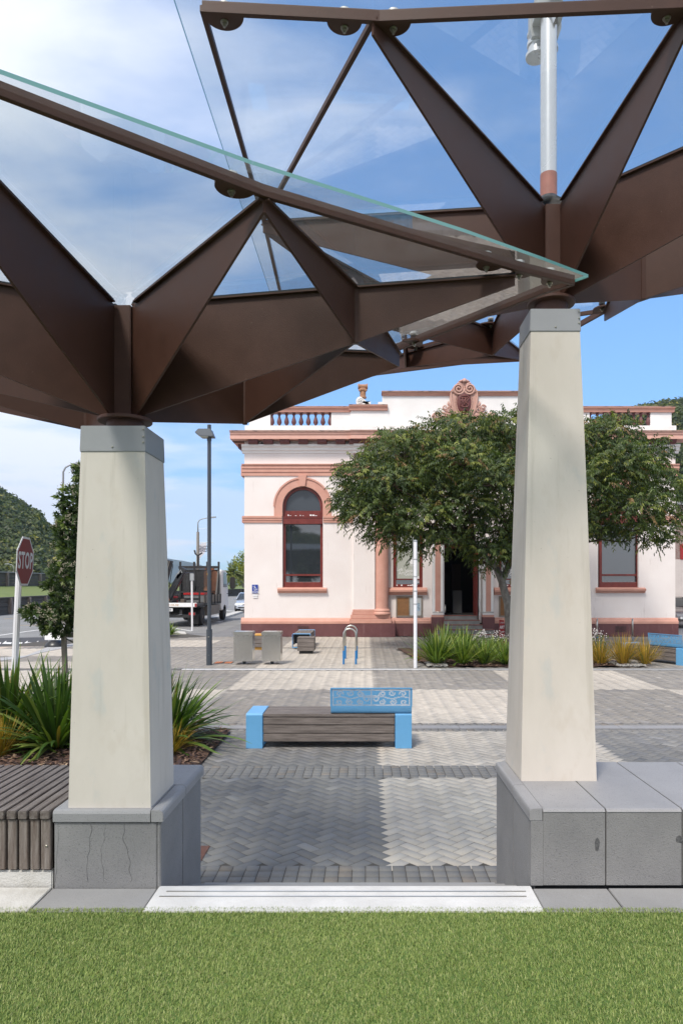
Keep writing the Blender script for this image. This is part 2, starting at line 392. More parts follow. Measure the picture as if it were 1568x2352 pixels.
def rawmesh(name, V, F, mats, C=None, nper=4, smooth=False):
    me = bpy.data.meshes.new(name); V = np.asarray(V, dtype=np.float32); F = np.asarray(F, dtype=np.int32)
    me.vertices.add(len(V)); me.vertices.foreach_set('co', V.ravel())
    me.loops.add(F.size); me.loops.foreach_set('vertex_index', F.ravel())
    me.polygons.add(len(F)); me.polygons.foreach_set('loop_start', np.arange(0, F.size, nper, dtype=np.int32))
    if smooth: me.polygons.foreach_set('use_smooth', np.ones(len(F), dtype=bool))
    me.update(calc_edges=True)
    if C is not None:
        ca = me.color_attributes.new('col', 'FLOAT_COLOR', 'CORNER')
        arr = np.ones((F.size, 4), dtype=np.float32); arr[:, :3] = np.repeat(C, nper, axis=0)
        ca.data.foreach_set('color', arr.ravel())
    for m_ in (mats if isinstance(mats, list) else [mats]): me.materials.append(m_)
    return me
def rawobj(name, me, parent=None):
    o = bpy.data.objects.new(name, me); col.objects.link(o)
    if parent:
        o.parent = parent; off = OFF[parent]; me.transform(Matrix.Translation(-off)); OFF[o] = off.copy()
    return o
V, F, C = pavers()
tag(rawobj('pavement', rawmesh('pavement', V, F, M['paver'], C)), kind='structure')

# square-block bands and drainage strips
def band(name, y0, y1, rows, cw, base, x0=PX0, x1=PX1, z=0.004, skip=None):
    Vs = []; Fs = []; Cs = []; rh = (y1 - y0) / rows; k = 0
    for r in range(rows):
        x = x0 + (0.0)
        while x < x1:
            cx_ = x + cw / 2; cy_ = y0 + (r + 0.5) * rh
            if not bool(inbed(np.array(cx_), np.array(cy_))) and not (skip and skip(cx_)):
                ins = 0.003; zz = z - 0.002 + random.gauss(0, 0.0005)
                a0, a1, b0, b1 = x + ins, x + cw - ins, y0 + r * rh + ins, y0 + (r + 1) * rh - ins; e = 0.002
                Vs += [(a0, b0, -0.002), (a1, b0, -0.002), (a1, b1, -0.002), (a0, b1, -0.002), (a0 + e, b0 + e, zz), (a1 - e, b0 + e, zz), (a1 - e, b1 - e, zz), (a0 + e, b1 - e, zz)]
                for f in ((4, 5, 6, 7), (0, 1, 5, 4), (1, 2, 6, 5), (2, 3, 7, 6), (3, 0, 4, 7)): Fs.append([i + k for i in f])
                q = random.gauss(1, 0.055); tint = random.random()
                cc = [base[0] * q, base[1] * q, base[2] * q] if tint > 0.12 else [base[0] * q * 1.08, base[1] * q * 0.99, base[2] * q * 0.9]
                Cs += [cc] * 5; k += 8
            x += cw
    tag(rawobj(name, rawmesh(name, np.array(Vs), np.array(Fs), M['paver'], np.array(Cs))), kind='structure')
gb = (0.185, 0.176, 0.165)
band('paving_band', 4.6, 5.2, 6, 0.1, gb, -2.2, 6)
band('paving_band', 7.56, 8.06, 5, 0.1, gb, -2.2, 9)
band('paving_band', 9.93, 10.1, 1, 0.105, gb, -13, 14)
band('paving_band', 10.33, 10.5, 1, 0.105, gb, -13, 14)
band('paving_band', 16.9, 17.06, 1, 0.205, (0.19, 0.185, 0.18))
band('paving_band', 17.20, 17.36, 1, 0.205, (0.17, 0.165, 0.16))
band('paving_band', 22.75, 22.98, 1, 0.21, (0.155, 0.15, 0.145), -12, 16)
def strip(y0, y1, x0, x1, m_, step=1.2):
    g = MB(); x = x0
    while x < x1:
        g.box(x + 0.003, min(x + step, x1) - 0.003, y0, y1, -0.02, 0.006); x += step
    tag(g.build('drainage_strip', m_, bevel=0.002), kind='structure')
strip(10.105, 10.325, -13, 14, mat('grey channel concrete', (0.25, 0.245, 0.25), 0.85, var=0.12, vscale=2, bump=0.15, bscale=150))
strip(17.065, 17.195, -4.6, 1.9, M['whiteline'])
strip(17.065, 17.195, 1.9, 14, M['channel'])

# kerb around planting beds, mulch
def mulch(name, pts, z=0.02, step=0.12):
    xs = [p[0] for p in pts]; ys = [p[1] for p in pts]
    bm = bmesh.new(); vs_ = [bm.verts.new((x, y, z)) for x, y in pts]; bm.faces.new(vs_)
    nx = int(max((max(xs) - min(xs)) / step, (max(ys) - min(ys)) / step))
    for ax in (0, 1):
        lo, hi = (min(xs), max(xs)) if ax == 0 else (min(ys), max(ys)); c_ = lo + step
        while c_ < hi:
            co = (c_, 0, 0) if ax == 0 else (0, c_, 0); no = (1, 0, 0) if ax == 0 else (0, 1, 0)
            bmesh.ops.bisect_plane(bm, geom=bm.verts[:] + bm.edges[:] + bm.faces[:], plane_co=co, plane_no=no); c_ += step
    for v in bm.verts:
        v.co.z += 0.05 * noise.noise(v.co * 2.1) + 0.03 * noise.noise(v.co * 7)
    me = bpy.data.meshes.new(name); bm.to_mesh(me); bm.free(); me.materials.append(M['mulch'])
    me.polygons.foreach_set('use_smooth', [True] * len(me.polygons))
    o = bpy.data.objects.new(name, me); col.objects.link(o); tag(o, kind='structure'); return o
mulch('mulch_bed', [(-9, 4.6), (-1.95, 4.6), (-1.95, 9.9), (-9, 9.9)], 0.03)
mulch('mulch_bed', [(1.64, 17.5), (7.3, 17.5), (5.1, 22.5), (1.05, 22.5)], 0.03)
# loose bark chips over the mulch: uncountable
def chips(name, regions, n, size):
    Vs = []; Fs = []; Cs = []
    for (x0, x1, y0, y1, k) in regions:
        for _ in range(k):
            x, y = random.uniform(x0, x1), random.uniform(y0, y1)
            z = 0.06 + 0.05 * noise.noise(Vector((x, y, 0)) * 2.1) * 0.8 + random.uniform(-0.01, 0.012)
            a = random.uniform(0, math.pi); l = size * random.uniform(0.5, 1.6); w_ = l * random.uniform(0.2, 0.45)
            dx, dy = math.cos(a) * l, math.sin(a) * l; ex, ey = -math.sin(a) * w_, math.cos(a) * w_
            b = len(Vs); t = random.uniform(-0.3, 0.3) * l
            Vs += [(x - dx - ex, y - dy - ey, z - t), (x + dx - ex, y + dy - ey, z + t), (x + dx + ex, y + dy + ey, z + t), (x - dx + ex, y - dy + ey, z - t * 0.6)]
            Fs.append([b, b + 1, b + 2, b + 3]); q = random.random()
            Cs.append([0.36, 0.25, 0.16] if q < 0.12 else [0.15, 0.085, 0.055] if q < 0.5 else [0.05, 0.028, 0.025])
    tag(rawobj(name, rawmesh(name, np.array(Vs), np.array(Fs), M['chip'], np.array(Cs))), 'brown bark mulch chips scattered over the planting beds', 'mulch', kind='stuff')
M['chip'] = mat('bark chips', (0.1, 0.06, 0.04), 0.9, attr='col', var=0.1, vscale=30)
chips('mulch_chips', [(-7, -1.97, 7.8, 9.85, 5200), (1.7, 7.0, 17.5, 19.2, 3500)], 0, 0.03)
# pale gravel at the bed's corner
gv = MB()
for _ in range(900):
    x = random.uniform(1.6, 2.1) if random.random() < 0.5 else random.uniform(6.5, 7.2); y = random.uniform(17.5, 18.3); r = random.uniform(0.012, 0.03)
    gv.obox((x, y, 0.045), (r, 0, r * 0.2), (0, r * 0.8, 0), (0, 0, r * 0.6))
tag(gv.build('gravel', mat('pale gravel', (0.32, 0.31, 0.29), 0.9, var=0.3, vscale=20)), 'pale gravel spread at the bed corners', 'gravel', kind='stuff')

# ------------------------------------------------------------------ raised terrace in front: slabs, steps, lawn
g = MB(); g.box(-14, 14, -6, 3.32, 0.0, LAWN - 0.012)
tag(g.build('terrace', M['channel']), kind='structure')
M['slabgrey'] = speckle(mat('grey paving slab', (0.235, 0.232, 0.232), 0.75, c2=(0.29, 0.287, 0.285), vscale=2.6, bump=0.1, bscale=140, detail=8), 200, (0.2, 0.2, 0.2), 0.62)
M['slabwhite'] = mat('white concrete sill', (0.50, 0.495, 0.485), 0.8, c2=(0.63, 0.625, 0.615), vscale=5, bump=0.25, bscale=130, detail=9)
M['slabold'] = mat('stained concrete', (0.36, 0.34, 0.30), 0.85, c2=(0.62, 0.61, 0.585), vscale=4, bump=0.3, bscale=90, detail=9)
YB = 3.585; YF = 3.345
def slab(x0, x1, m_, dz=0.0, xb0=None, xb1=None):
    g = MB(); g.box(x0 + 0.003, x1 - 0.003, YF - 0.02, YB, LAWN - 0.10, LAWN + dz); tag(g.build('paving_slab', m_, bevel=0.003), kind='structure')
slab(-3.2, -1.645, M['slabold'], 0.004)
slab(-1.645, -1.09, M['slabgrey'], -0.002)
sw = MB(); sw.box(-1.087, 0.872, YF - 0.02, YB + 0.02, LAWN - 0.15, LAWN + 0.004); tag(sw.build('sill_slab', M['slabwhite'], bevel=0.004), kind='structure')
slab(0.875, 1.27, M['slabgrey'], -0.002); slab(1.27, 1.67, M['slabgrey']); slab(1.67, 2.07, M['slabgrey'], -0.001); slab(2.07, 2.8, M['slabgrey'])
g = MB()
for (y, xa, xb) in ((3.535, -1.03, 0.83), (3.478, -1.05, 0.82)): g.box(xa, xb, y - 0.004, y + 0.004, LAWN + 0.001, LAWN + 0.007)
tag(g.build('step_grip_strip', M['stainless']), 'pair of thin metal grip strips set in the white sill', 'grip strip')
# steps down to the plaza between the plinths
for i in range(3):
    g = MB(); g.box(-1.08, 0.87, YB + 0.02 + 0.33 * i, YB + 0.02 + 0.33 * (i + 1), 0.0 if i else 0.0, LAWN - 0.137 * (i + 1)); tag(g.build('step', M['slabgrey'], bevel=0.003), kind='structure')

# turf
def turf():
    x0, x1, y0, y1 = -4.2, 4.2, 1.6, 3.36
    n = 760000
    X = rng.uniform(x0, x1, n); Y = rng.uniform(y0, y1, n)
    keep = (np.abs(X) < 0.66 * Y + 1.3); X = X[keep]; Y = Y[keep]; n = len(X)
    edge = (Y > y1 - 0.03); 
    ang = rng.uniform(0, 2 * math.pi, n); lean = rng.uniform(0.3, 1.25, n); h = rng.uniform(0.009, 0.020, n); wd = rng.uniform(0.0006, 0.0012, n)
    # pile direction drifts
    drift = 0.9 * np.sin(X * 1.3 + 0.7 * np.sin(Y * 3)) + 1.57
    ang = np.where(rng.random(n) < 0.55, drift + rng.normal(0, 0.9, n), ang)
    dx, dy = np.cos(ang), np.sin(ang); px, py = -dy * wd, dx * wd; z0 = LAWN - 0.006
    l1 = h * 0.55 * np.sin(lean * 0.6); z1 = h * 0.55 * np.cos(lean * 0.6); l2 = l1 + h * 0.5 * np.sin(lean); z2 = z1 + h * 0.5 * np.cos(lean)
    A = np.stack([X - px, Y - py, np.full(n, z0)], 1); B = np.stack([X + px, Y + py, np.full(n, z0)], 1)
    C1 = np.stack([X + dx * l1 + px, Y + dy * l1 + py, z0 + z1], 1); D = np.stack([X + dx * l1 - px, Y + dy * l1 - py, z0 + z1], 1)
    E1 = np.stack([X + dx * l2 + px * .3, Y + dy * l2 + py * .3, z0 + z2], 1); E2 = np.stack([X + dx * l2 - px * .3, Y + dy * l2 - py * .3, z0 + z2], 1)
    V = np.stack([A, B, C1, D, E1, E2], 1).reshape(-1, 3)
    F = (np.arange(n)[:, None, None] * 6 + np.array([[0, 1, 2, 3], [3, 2, 4, 5]])[None]).reshape(-1, 4)
    pal = np.array([[0.15, 0.215, 0.055], [0.21, 0.28, 0.085], [0.29, 0.34, 0.13], [0.10, 0.155, 0.04], [0.38, 0.40, 0.21]])
    idx = rng.choice(5, n, p=[0.32, 0.30, 0.18, 0.14, 0.06]); C_ = pal[idx] * np.array([0.96, 0.95, 0.76]) * (1 + rng.normal(0, 0.17, (n, 1)))
    return V, F, np.repeat(C_, 2, axis=0)
M['turf'] = mat('artificial grass', (0.2, 0.3, 0.06), 0.5, attr='col', spec=0.35)
V, F, C = turf()
tag(rawobj('grass', rawmesh('grass', V, F, M['turf'], C)), 'short artificial grass pile covering the foreground', 'grass', kind='stuff')
g = MB(); g.box(-8, 8, -4, 3.34, LAWN - 0.02, LAWN - 0.004); tag(g.build('lawn', M['turf_base']), kind='structure')
# ------------------------------------------------------------------ plinths and pillars
CAP = 0.96
def cap_prism(g, x0, x1, y0, y1, z0, z1, r=0.022, sides='f'):
    g.box(x0, x1, y0, y1, z0, z1)
# left plinth
t = thing('stone_plinth', (-1.365, 4.0, 0), 'grey basalt plinth with dark cracked front beside the slatted timber seat', 'plinth')
g = MB(); g.box(-1.632, -1.098, 3.612, 4.47, 0, 0.895); g.build('core', M['basalt'], t)
def piece(name, x0, x1, y0, y1, z0, z1, m_, bev=0.004):
    g = MB(); g.box(x0, x1, y0, y1, z0, z1); return g.build(name, m_, t, bevel=bev)
fp = piece('front_slab', -1.637, -1.097, 3.592, 3.61, 0.0, 0.893, M['basalt'])
piece('side_slab', -1.096, -1.078, 3.594, 4.032, 0, 0.893, M['basalt']); piece('side_slab', -1.096, -1.078, 4.037, 4.475, 0, 0.893, M['basalt'])
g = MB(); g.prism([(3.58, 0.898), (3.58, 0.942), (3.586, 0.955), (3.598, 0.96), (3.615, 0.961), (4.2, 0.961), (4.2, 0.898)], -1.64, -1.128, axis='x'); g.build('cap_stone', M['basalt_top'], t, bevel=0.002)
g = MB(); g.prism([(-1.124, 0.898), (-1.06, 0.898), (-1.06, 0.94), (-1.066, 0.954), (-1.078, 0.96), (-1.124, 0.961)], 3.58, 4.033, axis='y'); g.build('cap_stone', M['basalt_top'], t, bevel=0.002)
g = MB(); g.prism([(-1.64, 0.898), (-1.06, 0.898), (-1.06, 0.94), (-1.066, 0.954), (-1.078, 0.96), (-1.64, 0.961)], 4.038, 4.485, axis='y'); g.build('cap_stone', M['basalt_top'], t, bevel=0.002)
# natural cracks in the front slab
M['crack'] = mat('dark stone vein', (0.05, 0.05, 0.052), 0.9)
for (px, amp, k0, wd) in ((204, 5, 1, 0.0045), (238, 6, 2, 0.0028), (292, 9, 4, 0.005), (131, 3, 7, 0.0035)):
    pts = []; g = MB(); seg_ = []
    for i in range(26):
        f = i / 25; zz = 0.885 - f * 0.32
        x = (px - 839) * 3.59 / FOC + 0.002 * amp * math.sin(f * 5 + k0) + 0.0022 * amp * noise.noise(Vector((f * 6, k0, 0)))
        pts.append((x, zz))
    for i in range(25):
        (a, b), (c, d) = pts[i], pts[i + 1]
        w_ = wd * random.uniform(0.15, 0.5); seg_ += [(a - w_ / 2, 3.5908, b), (a + w_ / 2, 3.5908, b)]
    g._add(seg_, [(2 * i, 2 * i + 2, 2 * i + 3, 2 * i + 1) for i in range(len(seg_) // 2 - 1)]); g.build('crack', M['crack'], fp)
# right plinth
t = thing('stone_plinth', (2.2, 4.1, 0), 'grey basalt plinth forming a long seat wall under the taller pillar', 'plinth')
g = MB(); g.box(0.895, 4.4, 3.63, 4.54, 0, 0.90); g.build('core', M['basalt'], t)
jx = [0.873, 1.268, 1.672, 2.075, 2.48, 2.885, 3.29, 3.7, 4.4]
for i in range(len(jx) - 1):
    a, b = (jx[i] + 0.003 if i else 0.937), jx[i + 1] - 0.003
    g = MB(); g.prism([(3.603, 0.556), (3.603, 0.948), (3.61, 0.955), (3.64, 0.955), (3.64, 0.556)], a, b, axis='x'); fs = g.build('front_slab', M['basalt'], t, bevel=0.002)
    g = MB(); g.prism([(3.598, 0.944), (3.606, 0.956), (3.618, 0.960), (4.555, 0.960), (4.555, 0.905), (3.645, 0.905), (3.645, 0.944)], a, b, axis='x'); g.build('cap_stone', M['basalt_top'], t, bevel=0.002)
g = MB(); g.box(0.90, 4.4, 3.615, 3.64, LAWN - 0.05, 0.57); g.build('shadow_gap', M['gasket'], t)
g = MB(); g.box(0.873, 0.891, 3.642, 4.032, 0, 0.893); g.build('side_slab', M['basalt'], t, bevel=0.003)
g = MB(); g.box(0.873, 0.891, 4.037, 4.55, 0, 0.893); g.build('side_slab', M['basalt'], t, bevel=0.003)
g = MB(); g.box(0.873, 0.9365, 3.603, 3.64, 0.556, 0.897); g.build('corner_slab', M['basalt'], t)
for (a, b) in ((3.6035, 4.033), (4.038, 4.556)):
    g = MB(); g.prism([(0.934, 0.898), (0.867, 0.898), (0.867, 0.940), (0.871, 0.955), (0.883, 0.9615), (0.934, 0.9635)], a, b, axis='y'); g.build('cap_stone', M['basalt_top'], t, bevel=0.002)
# weathered pits in two slabs
M['pit'] = mat('dark weathered pit', (0.05, 0.05, 0.055), 0.95, c2=(0.13, 0.13, 0.13), vscale=90)
for (x, z, rx_, rz_) in ((1.222, 0.775, 0.012, 0.035), (1.655, 0.80, 0.02, 0.02)):
    g = MB(); pts = []
    for i in range(18):
        a = i / 18 * 2 * math.pi; q = 1 + 0.25 * noise.noise(Vector((math.cos(a), math.sin(a), x)) * 2); pts.append((x + rx_ * q * math.cos(a), 3.6022, z + rz_ * q * math.sin(a)))
    g._add(pts, [tuple(range(18))]); g.build('weathered_pit', M['pit'], t)

def pillar(cx_, cy_, z0, z1, hb, ht, capz, hc, label):
    t = thing('pillar', (cx_, cy_, z0), label, 'pillar')
    n = 14; V = []; F = []
    for i in range(n + 1):
        f = i / n; h = hb + (ht - hb) * f + 0.004 * math.sin(f * 3.1); z = z0 + (capz - z0 + 0.05) * f
        for (sx, sy) in ((-1, -1), (1, -1), (1, 1), (-1, 1)): V.append((cx_ + sx * h, cy_ + sy * h, z))
    for i in range(n):
        for j in range(4): F.append((i * 4 + j, i * 4 + (j + 1) % 4, (i + 1) * 4 + (j + 1) % 4, (i + 1) * 4 + j))
    F += [(3, 2, 1, 0), tuple(n * 4 + j for j in range(4))]
    g = MB(); g._add(V, F); s_ = g.build('shaft', M['plaster'], t)
    g = MB(); zc_ = capz
    g._add([(cx_ + sx * h, cy_ + sy * h, z) for (h, z) in ((hc, zc_), (hc - 0.004, z1)) for (sx, sy) in ((-1, -1), (1, -1), (1, 1), (-1, 1))],
           [(3, 2, 1, 0), (4, 5, 6, 7), (0, 1, 5, 4), (1, 2, 6, 5), (2, 3, 7, 6), (3, 0, 4, 7)])
    c_ = g.build('cap', M['capmetal'], t, bevel=0.003)
    for (x, z) in ((cx_ + hc - 0.012, z1 - 0.02), (cx_ + hc - 0.012, zc_ + 0.05), (cx_ + hc - 0.012, (z1 + zc_) / 2 + 0.01), (cx_, zc_ + 0.025)):
        g = MB(); g.lathe((x, cy_ - hc, z), [(0.005, 0), (0.005, 0.004), (0.002, 0.006)], 8, axis='y'); g.build('rivet', M['bolt'], c_)
    return t
# plaster: pale bluish scuffs and faint stains in the coat
def plaster_patches(m, seed, blue, amt, st=(1.5, 1.5, 0.75)):
    t = m.node_tree; b = t.nodes['Principled BSDF']; co = t.nodes.new('ShaderNodeTexCoord')
    mpp = t.nodes.new('ShaderNodeMapping'); mpp.inputs['Location'].default_value = (seed, 0, seed); mpp.inputs['Scale'].default_value = st
    t.links.new(co.outputs['Object'], mpp.inputs[0])
    nz = t.nodes.new('ShaderNodeTexNoise'); nz.inputs['Scale'].default_value = 4.2; nz.inputs['Detail'].default_value = 9; nz.inputs['Roughness'].default_value = 0.6
    t.links.new(mpp.outputs[0], nz.inputs['Vector'])
    mr = t.nodes.new('ShaderNodeMapRange'); mr.inputs['From Min'].default_value = 0.58; mr.inputs['From Max'].default_value = 0.68; mr.inputs['To Max'].default_value = amt
    t.links.new(nz.outputs['Fac'], mr.inputs['Value'])
    mx = t.nodes.new('ShaderNodeMix'); mx.data_type = 'RGBA'; t.links.new(mr.outputs[0], mx.inputs[0])
    t.links.new(b.inputs['Base Color'].links[0].from_socket, mx.inputs[6]); mx.inputs[7].default_value = (*blue, 1)
    t.links.new(mx.outputs[2], b.inputs['Base Color'])
plaster_patches(M['plaster'], 1.3, (0.47, 0.48, 0.46), 0.5)
plaster_patches(M['plaster'], 3.3, (0.40, 0.36, 0.30), 0.4, (3.2, 3.2, 0.16))
speckle(M['plaster'], 55, (0.30, 0.27, 0.23), 0.755)
plaster_patches(M['plaster'], 7.9, (0.50, 0.43, 0.35), 0.3)
pillar(-1.356, 3.838, CAP, 3.0, 0.2185, 0.170, 2.86, 0.177, 'shorter tapered cream plaster pillar with grey metal cap, left of the blue bench')
pillar(1.165, 4.34, CAP, 3.84, 0.2275, 0.149, 3.70, 0.156, 'taller tapered cream plaster pillar with grey metal cap in front of the leafy tree')

# slatted seat
t = thing('slatted_seat', (-2.6, 4.0, LAWN), 'weathered timber slat seat deck next to the shorter pillar', 'seat')
x = -1.655; k = 0
while x > -4.6:
    w_ = 0.046 if k else 0.05
    g = MB(); g.box(x - w_, x, 3.575, 4.49, 0.914, 0.958)
    g.build('seat_slat', M['timber'], t, bevel=0.003)
    g = MB(); g.box(x - w_, x, 3.588, 3.622, 0.645, 0.908)
    f_ = g.build('front_slat', M['timber_v'], t, bevel=0.003)
    if k == 0:
        g = MB(); g.lathe((x - 0.02, 3.588, 0.77), [(0.007, 0), (0.007, 0.003), (0.004, 0.005)], 10, axis='y'); g.build('bolt', M['bolt'], f_)
    x -= 0.0595; k += 1
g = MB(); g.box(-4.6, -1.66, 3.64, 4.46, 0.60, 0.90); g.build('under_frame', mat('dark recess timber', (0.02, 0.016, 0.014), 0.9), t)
g = MB(); g.box(-4.6, -1.65, 3.600, 4.46, 0.30, 0.635); g.build('concrete_base', M['slabold'], t, bevel=0.006)
# ------------------------------------------------------------------ canopies
def canopy(name, base, label, hub, nodes, fins, beams, panels, clamps, zbeam, over=0.0):
    """nodes: name -> (x, y, ztop, zbottom). fins between nodes; beams = poly-lines of node names or points"""
    t = thing(name, base, label, 'canopy')
    T = 0.012
    hx, hy, hzt, hzb = nodes[hub]
    g = MB(); s = 0.047
    g.box(hx - s, hx + s, hy - s, hy + s, hzb + 0.012, hzt - 0.004); g.build('hub_post', M['steel'], t, bevel=0.004)
    g = MB(); g.lathe((hx, hy, hzb - 0.006), [(0.145, 0), (0.148, 0.004), (0.148, 0.016), (0.145, 0.02)], 32); g.build('hub_flange', M['steel'], t, smooth=True, auto=35)
    g = MB(); g.lathe((hx, hy, base[2]), [(0.1, 0), (0.1, hzb - base[2] - 0.006)], 24); g.build('hub_neck', M['steel'], t, smooth=True, auto=35)
    for (a, b) in fins:
        ax, ay, at, ab = nodes[a]; bx, by, bt, bb = nodes[b]
        if a == hub:
            dx_, dy_ = bx - ax, by - ay
            if dy_ < -0.6: ax += 0.052 * (1 if dx_ > 0 else -1); ay -= 0.02
        d = Vector((bx - ax, by - ay, 0)); n_ = Vector((-d.y, d.x, 0)).normalized()
        g = MB(); g.plate([(ax, ay, ab), (bx, by, bb), (bx, by, bt), (ax, ay, at)], T)
        # T flange along the top
        q = n_ * 0.024
        A = Vector((ax, ay, at)); B = Vector((bx, by, bt)); up = Vector((0, 0, 0.008))
        u = d.normalized(); A2 = A + u * (0.05 if a == hub else 0.0)
        fin_ = g.build('fin', M['steel'], t)
        g = MB(); g._add([A2 - q, A2 + q, B + q, B - q, A2 - q + up, A2 + q + up, B + q + up, B - q + up], [(3, 2, 1, 0), (4, 5, 6, 7), (0, 1, 5, 4), (1, 2, 6, 5), (2, 3, 7, 6), (3, 0, 4, 7)])
        g.build('flange', M['steel'], fin_)
        g = MB(); q = n_ * 0.016; A2 = A2 + up * 1.1; B2 = B + up * 1.1; up2 = Vector((0, 0, 0.011))
        g._add([A2 - q, A2 + q, B2 + q, B2 - q, A2 - q + up2, A2 + q + up2, B2 + q + up2, B2 - q + up2], [(3, 2, 1, 0), (4, 5, 6, 7), (0, 1, 5, 4), (1, 2, 6, 5), (2, 3, 7, 6), (3, 0, 4, 7)])
        g.build('gasket', M['gasket'], fin_)
    for nm, (x, y, zt, zb) in nodes.items():
        if nm != hub and zt - zb > 0.2:
            g = MB(); g.box(x - 0.016, x + 0.016, y - 0.016, y + 0.016, zb - 0.004, zt); g.build('node_post', M['steel'], t, bevel=0.003)
    def pt(q): return Vector((nodes[q][0], nodes[q][1], zbeam)) if isinstance(q, str) else Vector((q[0], q[1], zbeam if len(q) < 3 else q[2]))
    for bm_ in beams:
        hgt = bm_[0]; pts = [pt(q) for q in bm_[1:]]
        # mitred flat bar
        g = MB(); k = len(pts); V = []; tw = 0.011
        for i, p in enumerate(pts):
            d1 = (pts[i] - pts[i - 1]).normalized() if i else (pts[1] - pts[0]).normalized()
            d2 = (pts[i + 1] - pts[i]).normalized() if i < k - 1 else d1
            n1_ = Vector((-d1.y, d1.x, 0)); n2_ = Vector((-d2.y, d2.x, 0)); nn = (n1_ + n2_).normalized(); nn = nn / max(0.3, nn.dot(n1_))
            for (s1, s2) in ((-1, -1), (1, -1), (1, 1), (-1, 1)): V.append(p + nn * tw * s1 + Vector((0, 0, hgt / 2 * s2)))
        F = []
        for i in range(k - 1):
            for j in range(4): F.append((i * 4 + j, i * 4 + (j + 1) % 4, (i + 1) * 4 + (j + 1) % 4, (i + 1) * 4 + j))
        F += [(3, 2, 1, 0), tuple((k - 1) * 4 + j for j in range(4))]
        g._add(V, F); g.build('edge_beam', M['steel'], t, bevel=0.0015)
    for (pts, zg) in panels:
        q = []
        for p in pts: q.append((nodes[p][0], nodes[p][1]) if isinstance(p, str) else (p[0], p[1]))
        cxm = sum(p[0] for p in q) / len(q); cym = sum(p[1] for p in q) / len(q)
        q = [(x + (cxm - x) * 0.0008, y + (cym - y) * 0.0008) for x, y in q]
        g = MB(); k = len(q)
        g._add([(x, y, zg) for x, y in q], [tuple(range(k))])
        e = MB()
        pane = g.build('glass_panel', M['glass'] if zbeam > 4 else M['glass_low'], t)
        for i in range(k):
            if isinstance(pts[i], str) or isinstance(pts[(i + 1) % k], str): continue
            (x1, y1), (x2, y2) = q[i], q[(i + 1) % k]
            e._add([(x1, y1, zg - 0.008), (x2, y2, zg - 0.008), (x2, y2, zg + 0.008), (x1, y1, zg + 0.008)], [(0, 1, 2, 3)])
        e.build('glass_edge', M['glass_edge'], pane)
    for (x, y, ang, r) in clamps:
        # half-round plate welded below the beam with a bolt through it and a disc on top of the glass
        g = MB(); n = 18; z = zbeam - 0.012
        poly = [(x + r * math.cos(ang + math.pi * i / n), y + r * math.sin(ang + math.pi * i / n)) for i in range(n + 1)]
        g.prism(poly, z - 0.006, z + 0.006, axis='z'); c_ = g.build('clamp_plate', M['steel'], t)
        bx_, by_ = x + r * 0.42 * math.cos(ang + math.pi / 2), y + r * 0.42 * math.sin(ang + math.pi / 2)
        g = MB(); g.lathe((bx_, by_, z - 0.03), [(0.006, 0), (0.006, 0.01), (0.011, 0.01), (0.011, 0.02), (0.017, 0.02), (0.017, 0.024)], 12); g.build('bolt', M['bolt'], c_)
        g = MB(); g.lathe((bx_, by_, z + 0.006), [(0.010, 0), (0.010, 0.028), (0.026, 0.028), (0.028, 0.034), (0.024, 0.038)], 16); g.lathe((bx_, by_, z + 0.052), [(0.028, 0), (0.028, 0.012)], 18, mi=1)
        g.build('glass_disc', [M['gasket'], M['stainless']], c_)
    return t

ZL = 3.70   # top plane of the lower canopy's fins
Lx = {'H': (-1.35, 3.838, 3.705, 3.062),
      'A': (-0.416, 2.80, 3.72, 3.675), 'B': (-1.47, 1.98, 3.72, 3.62), 'C': (-3.05, 2.95, 3.70, 3.64),
      'D': (-3.7, 4.25, 3.70, 3.66), 'E': (-3.4, 5.25, 3.70, 3.60), 'F': (-0.055, 3.60, 3.705, 3.42), 'G': (0.76, 3.475, 3.71, 3.67),
      'I': (0.224, 4.62, 3.70, 3.62), 'K': (-0.795, 4.5, 3.70, 3.205), 'J': (0.97, 3.69, 3.71, 3.67), 'Q': (-2.0, 4.9, 3.70, 3.25),
      'Rr': (-1.1, 5.9, 3.70, 3.62), 'S': (-2.5, 6.0, 3.7, 3.62)}
fb = [(-2.3, 1.42), (-1.186, 2.217), (-0.416, 2.79), (0.802, 3.47), (1.10, 3.61)]
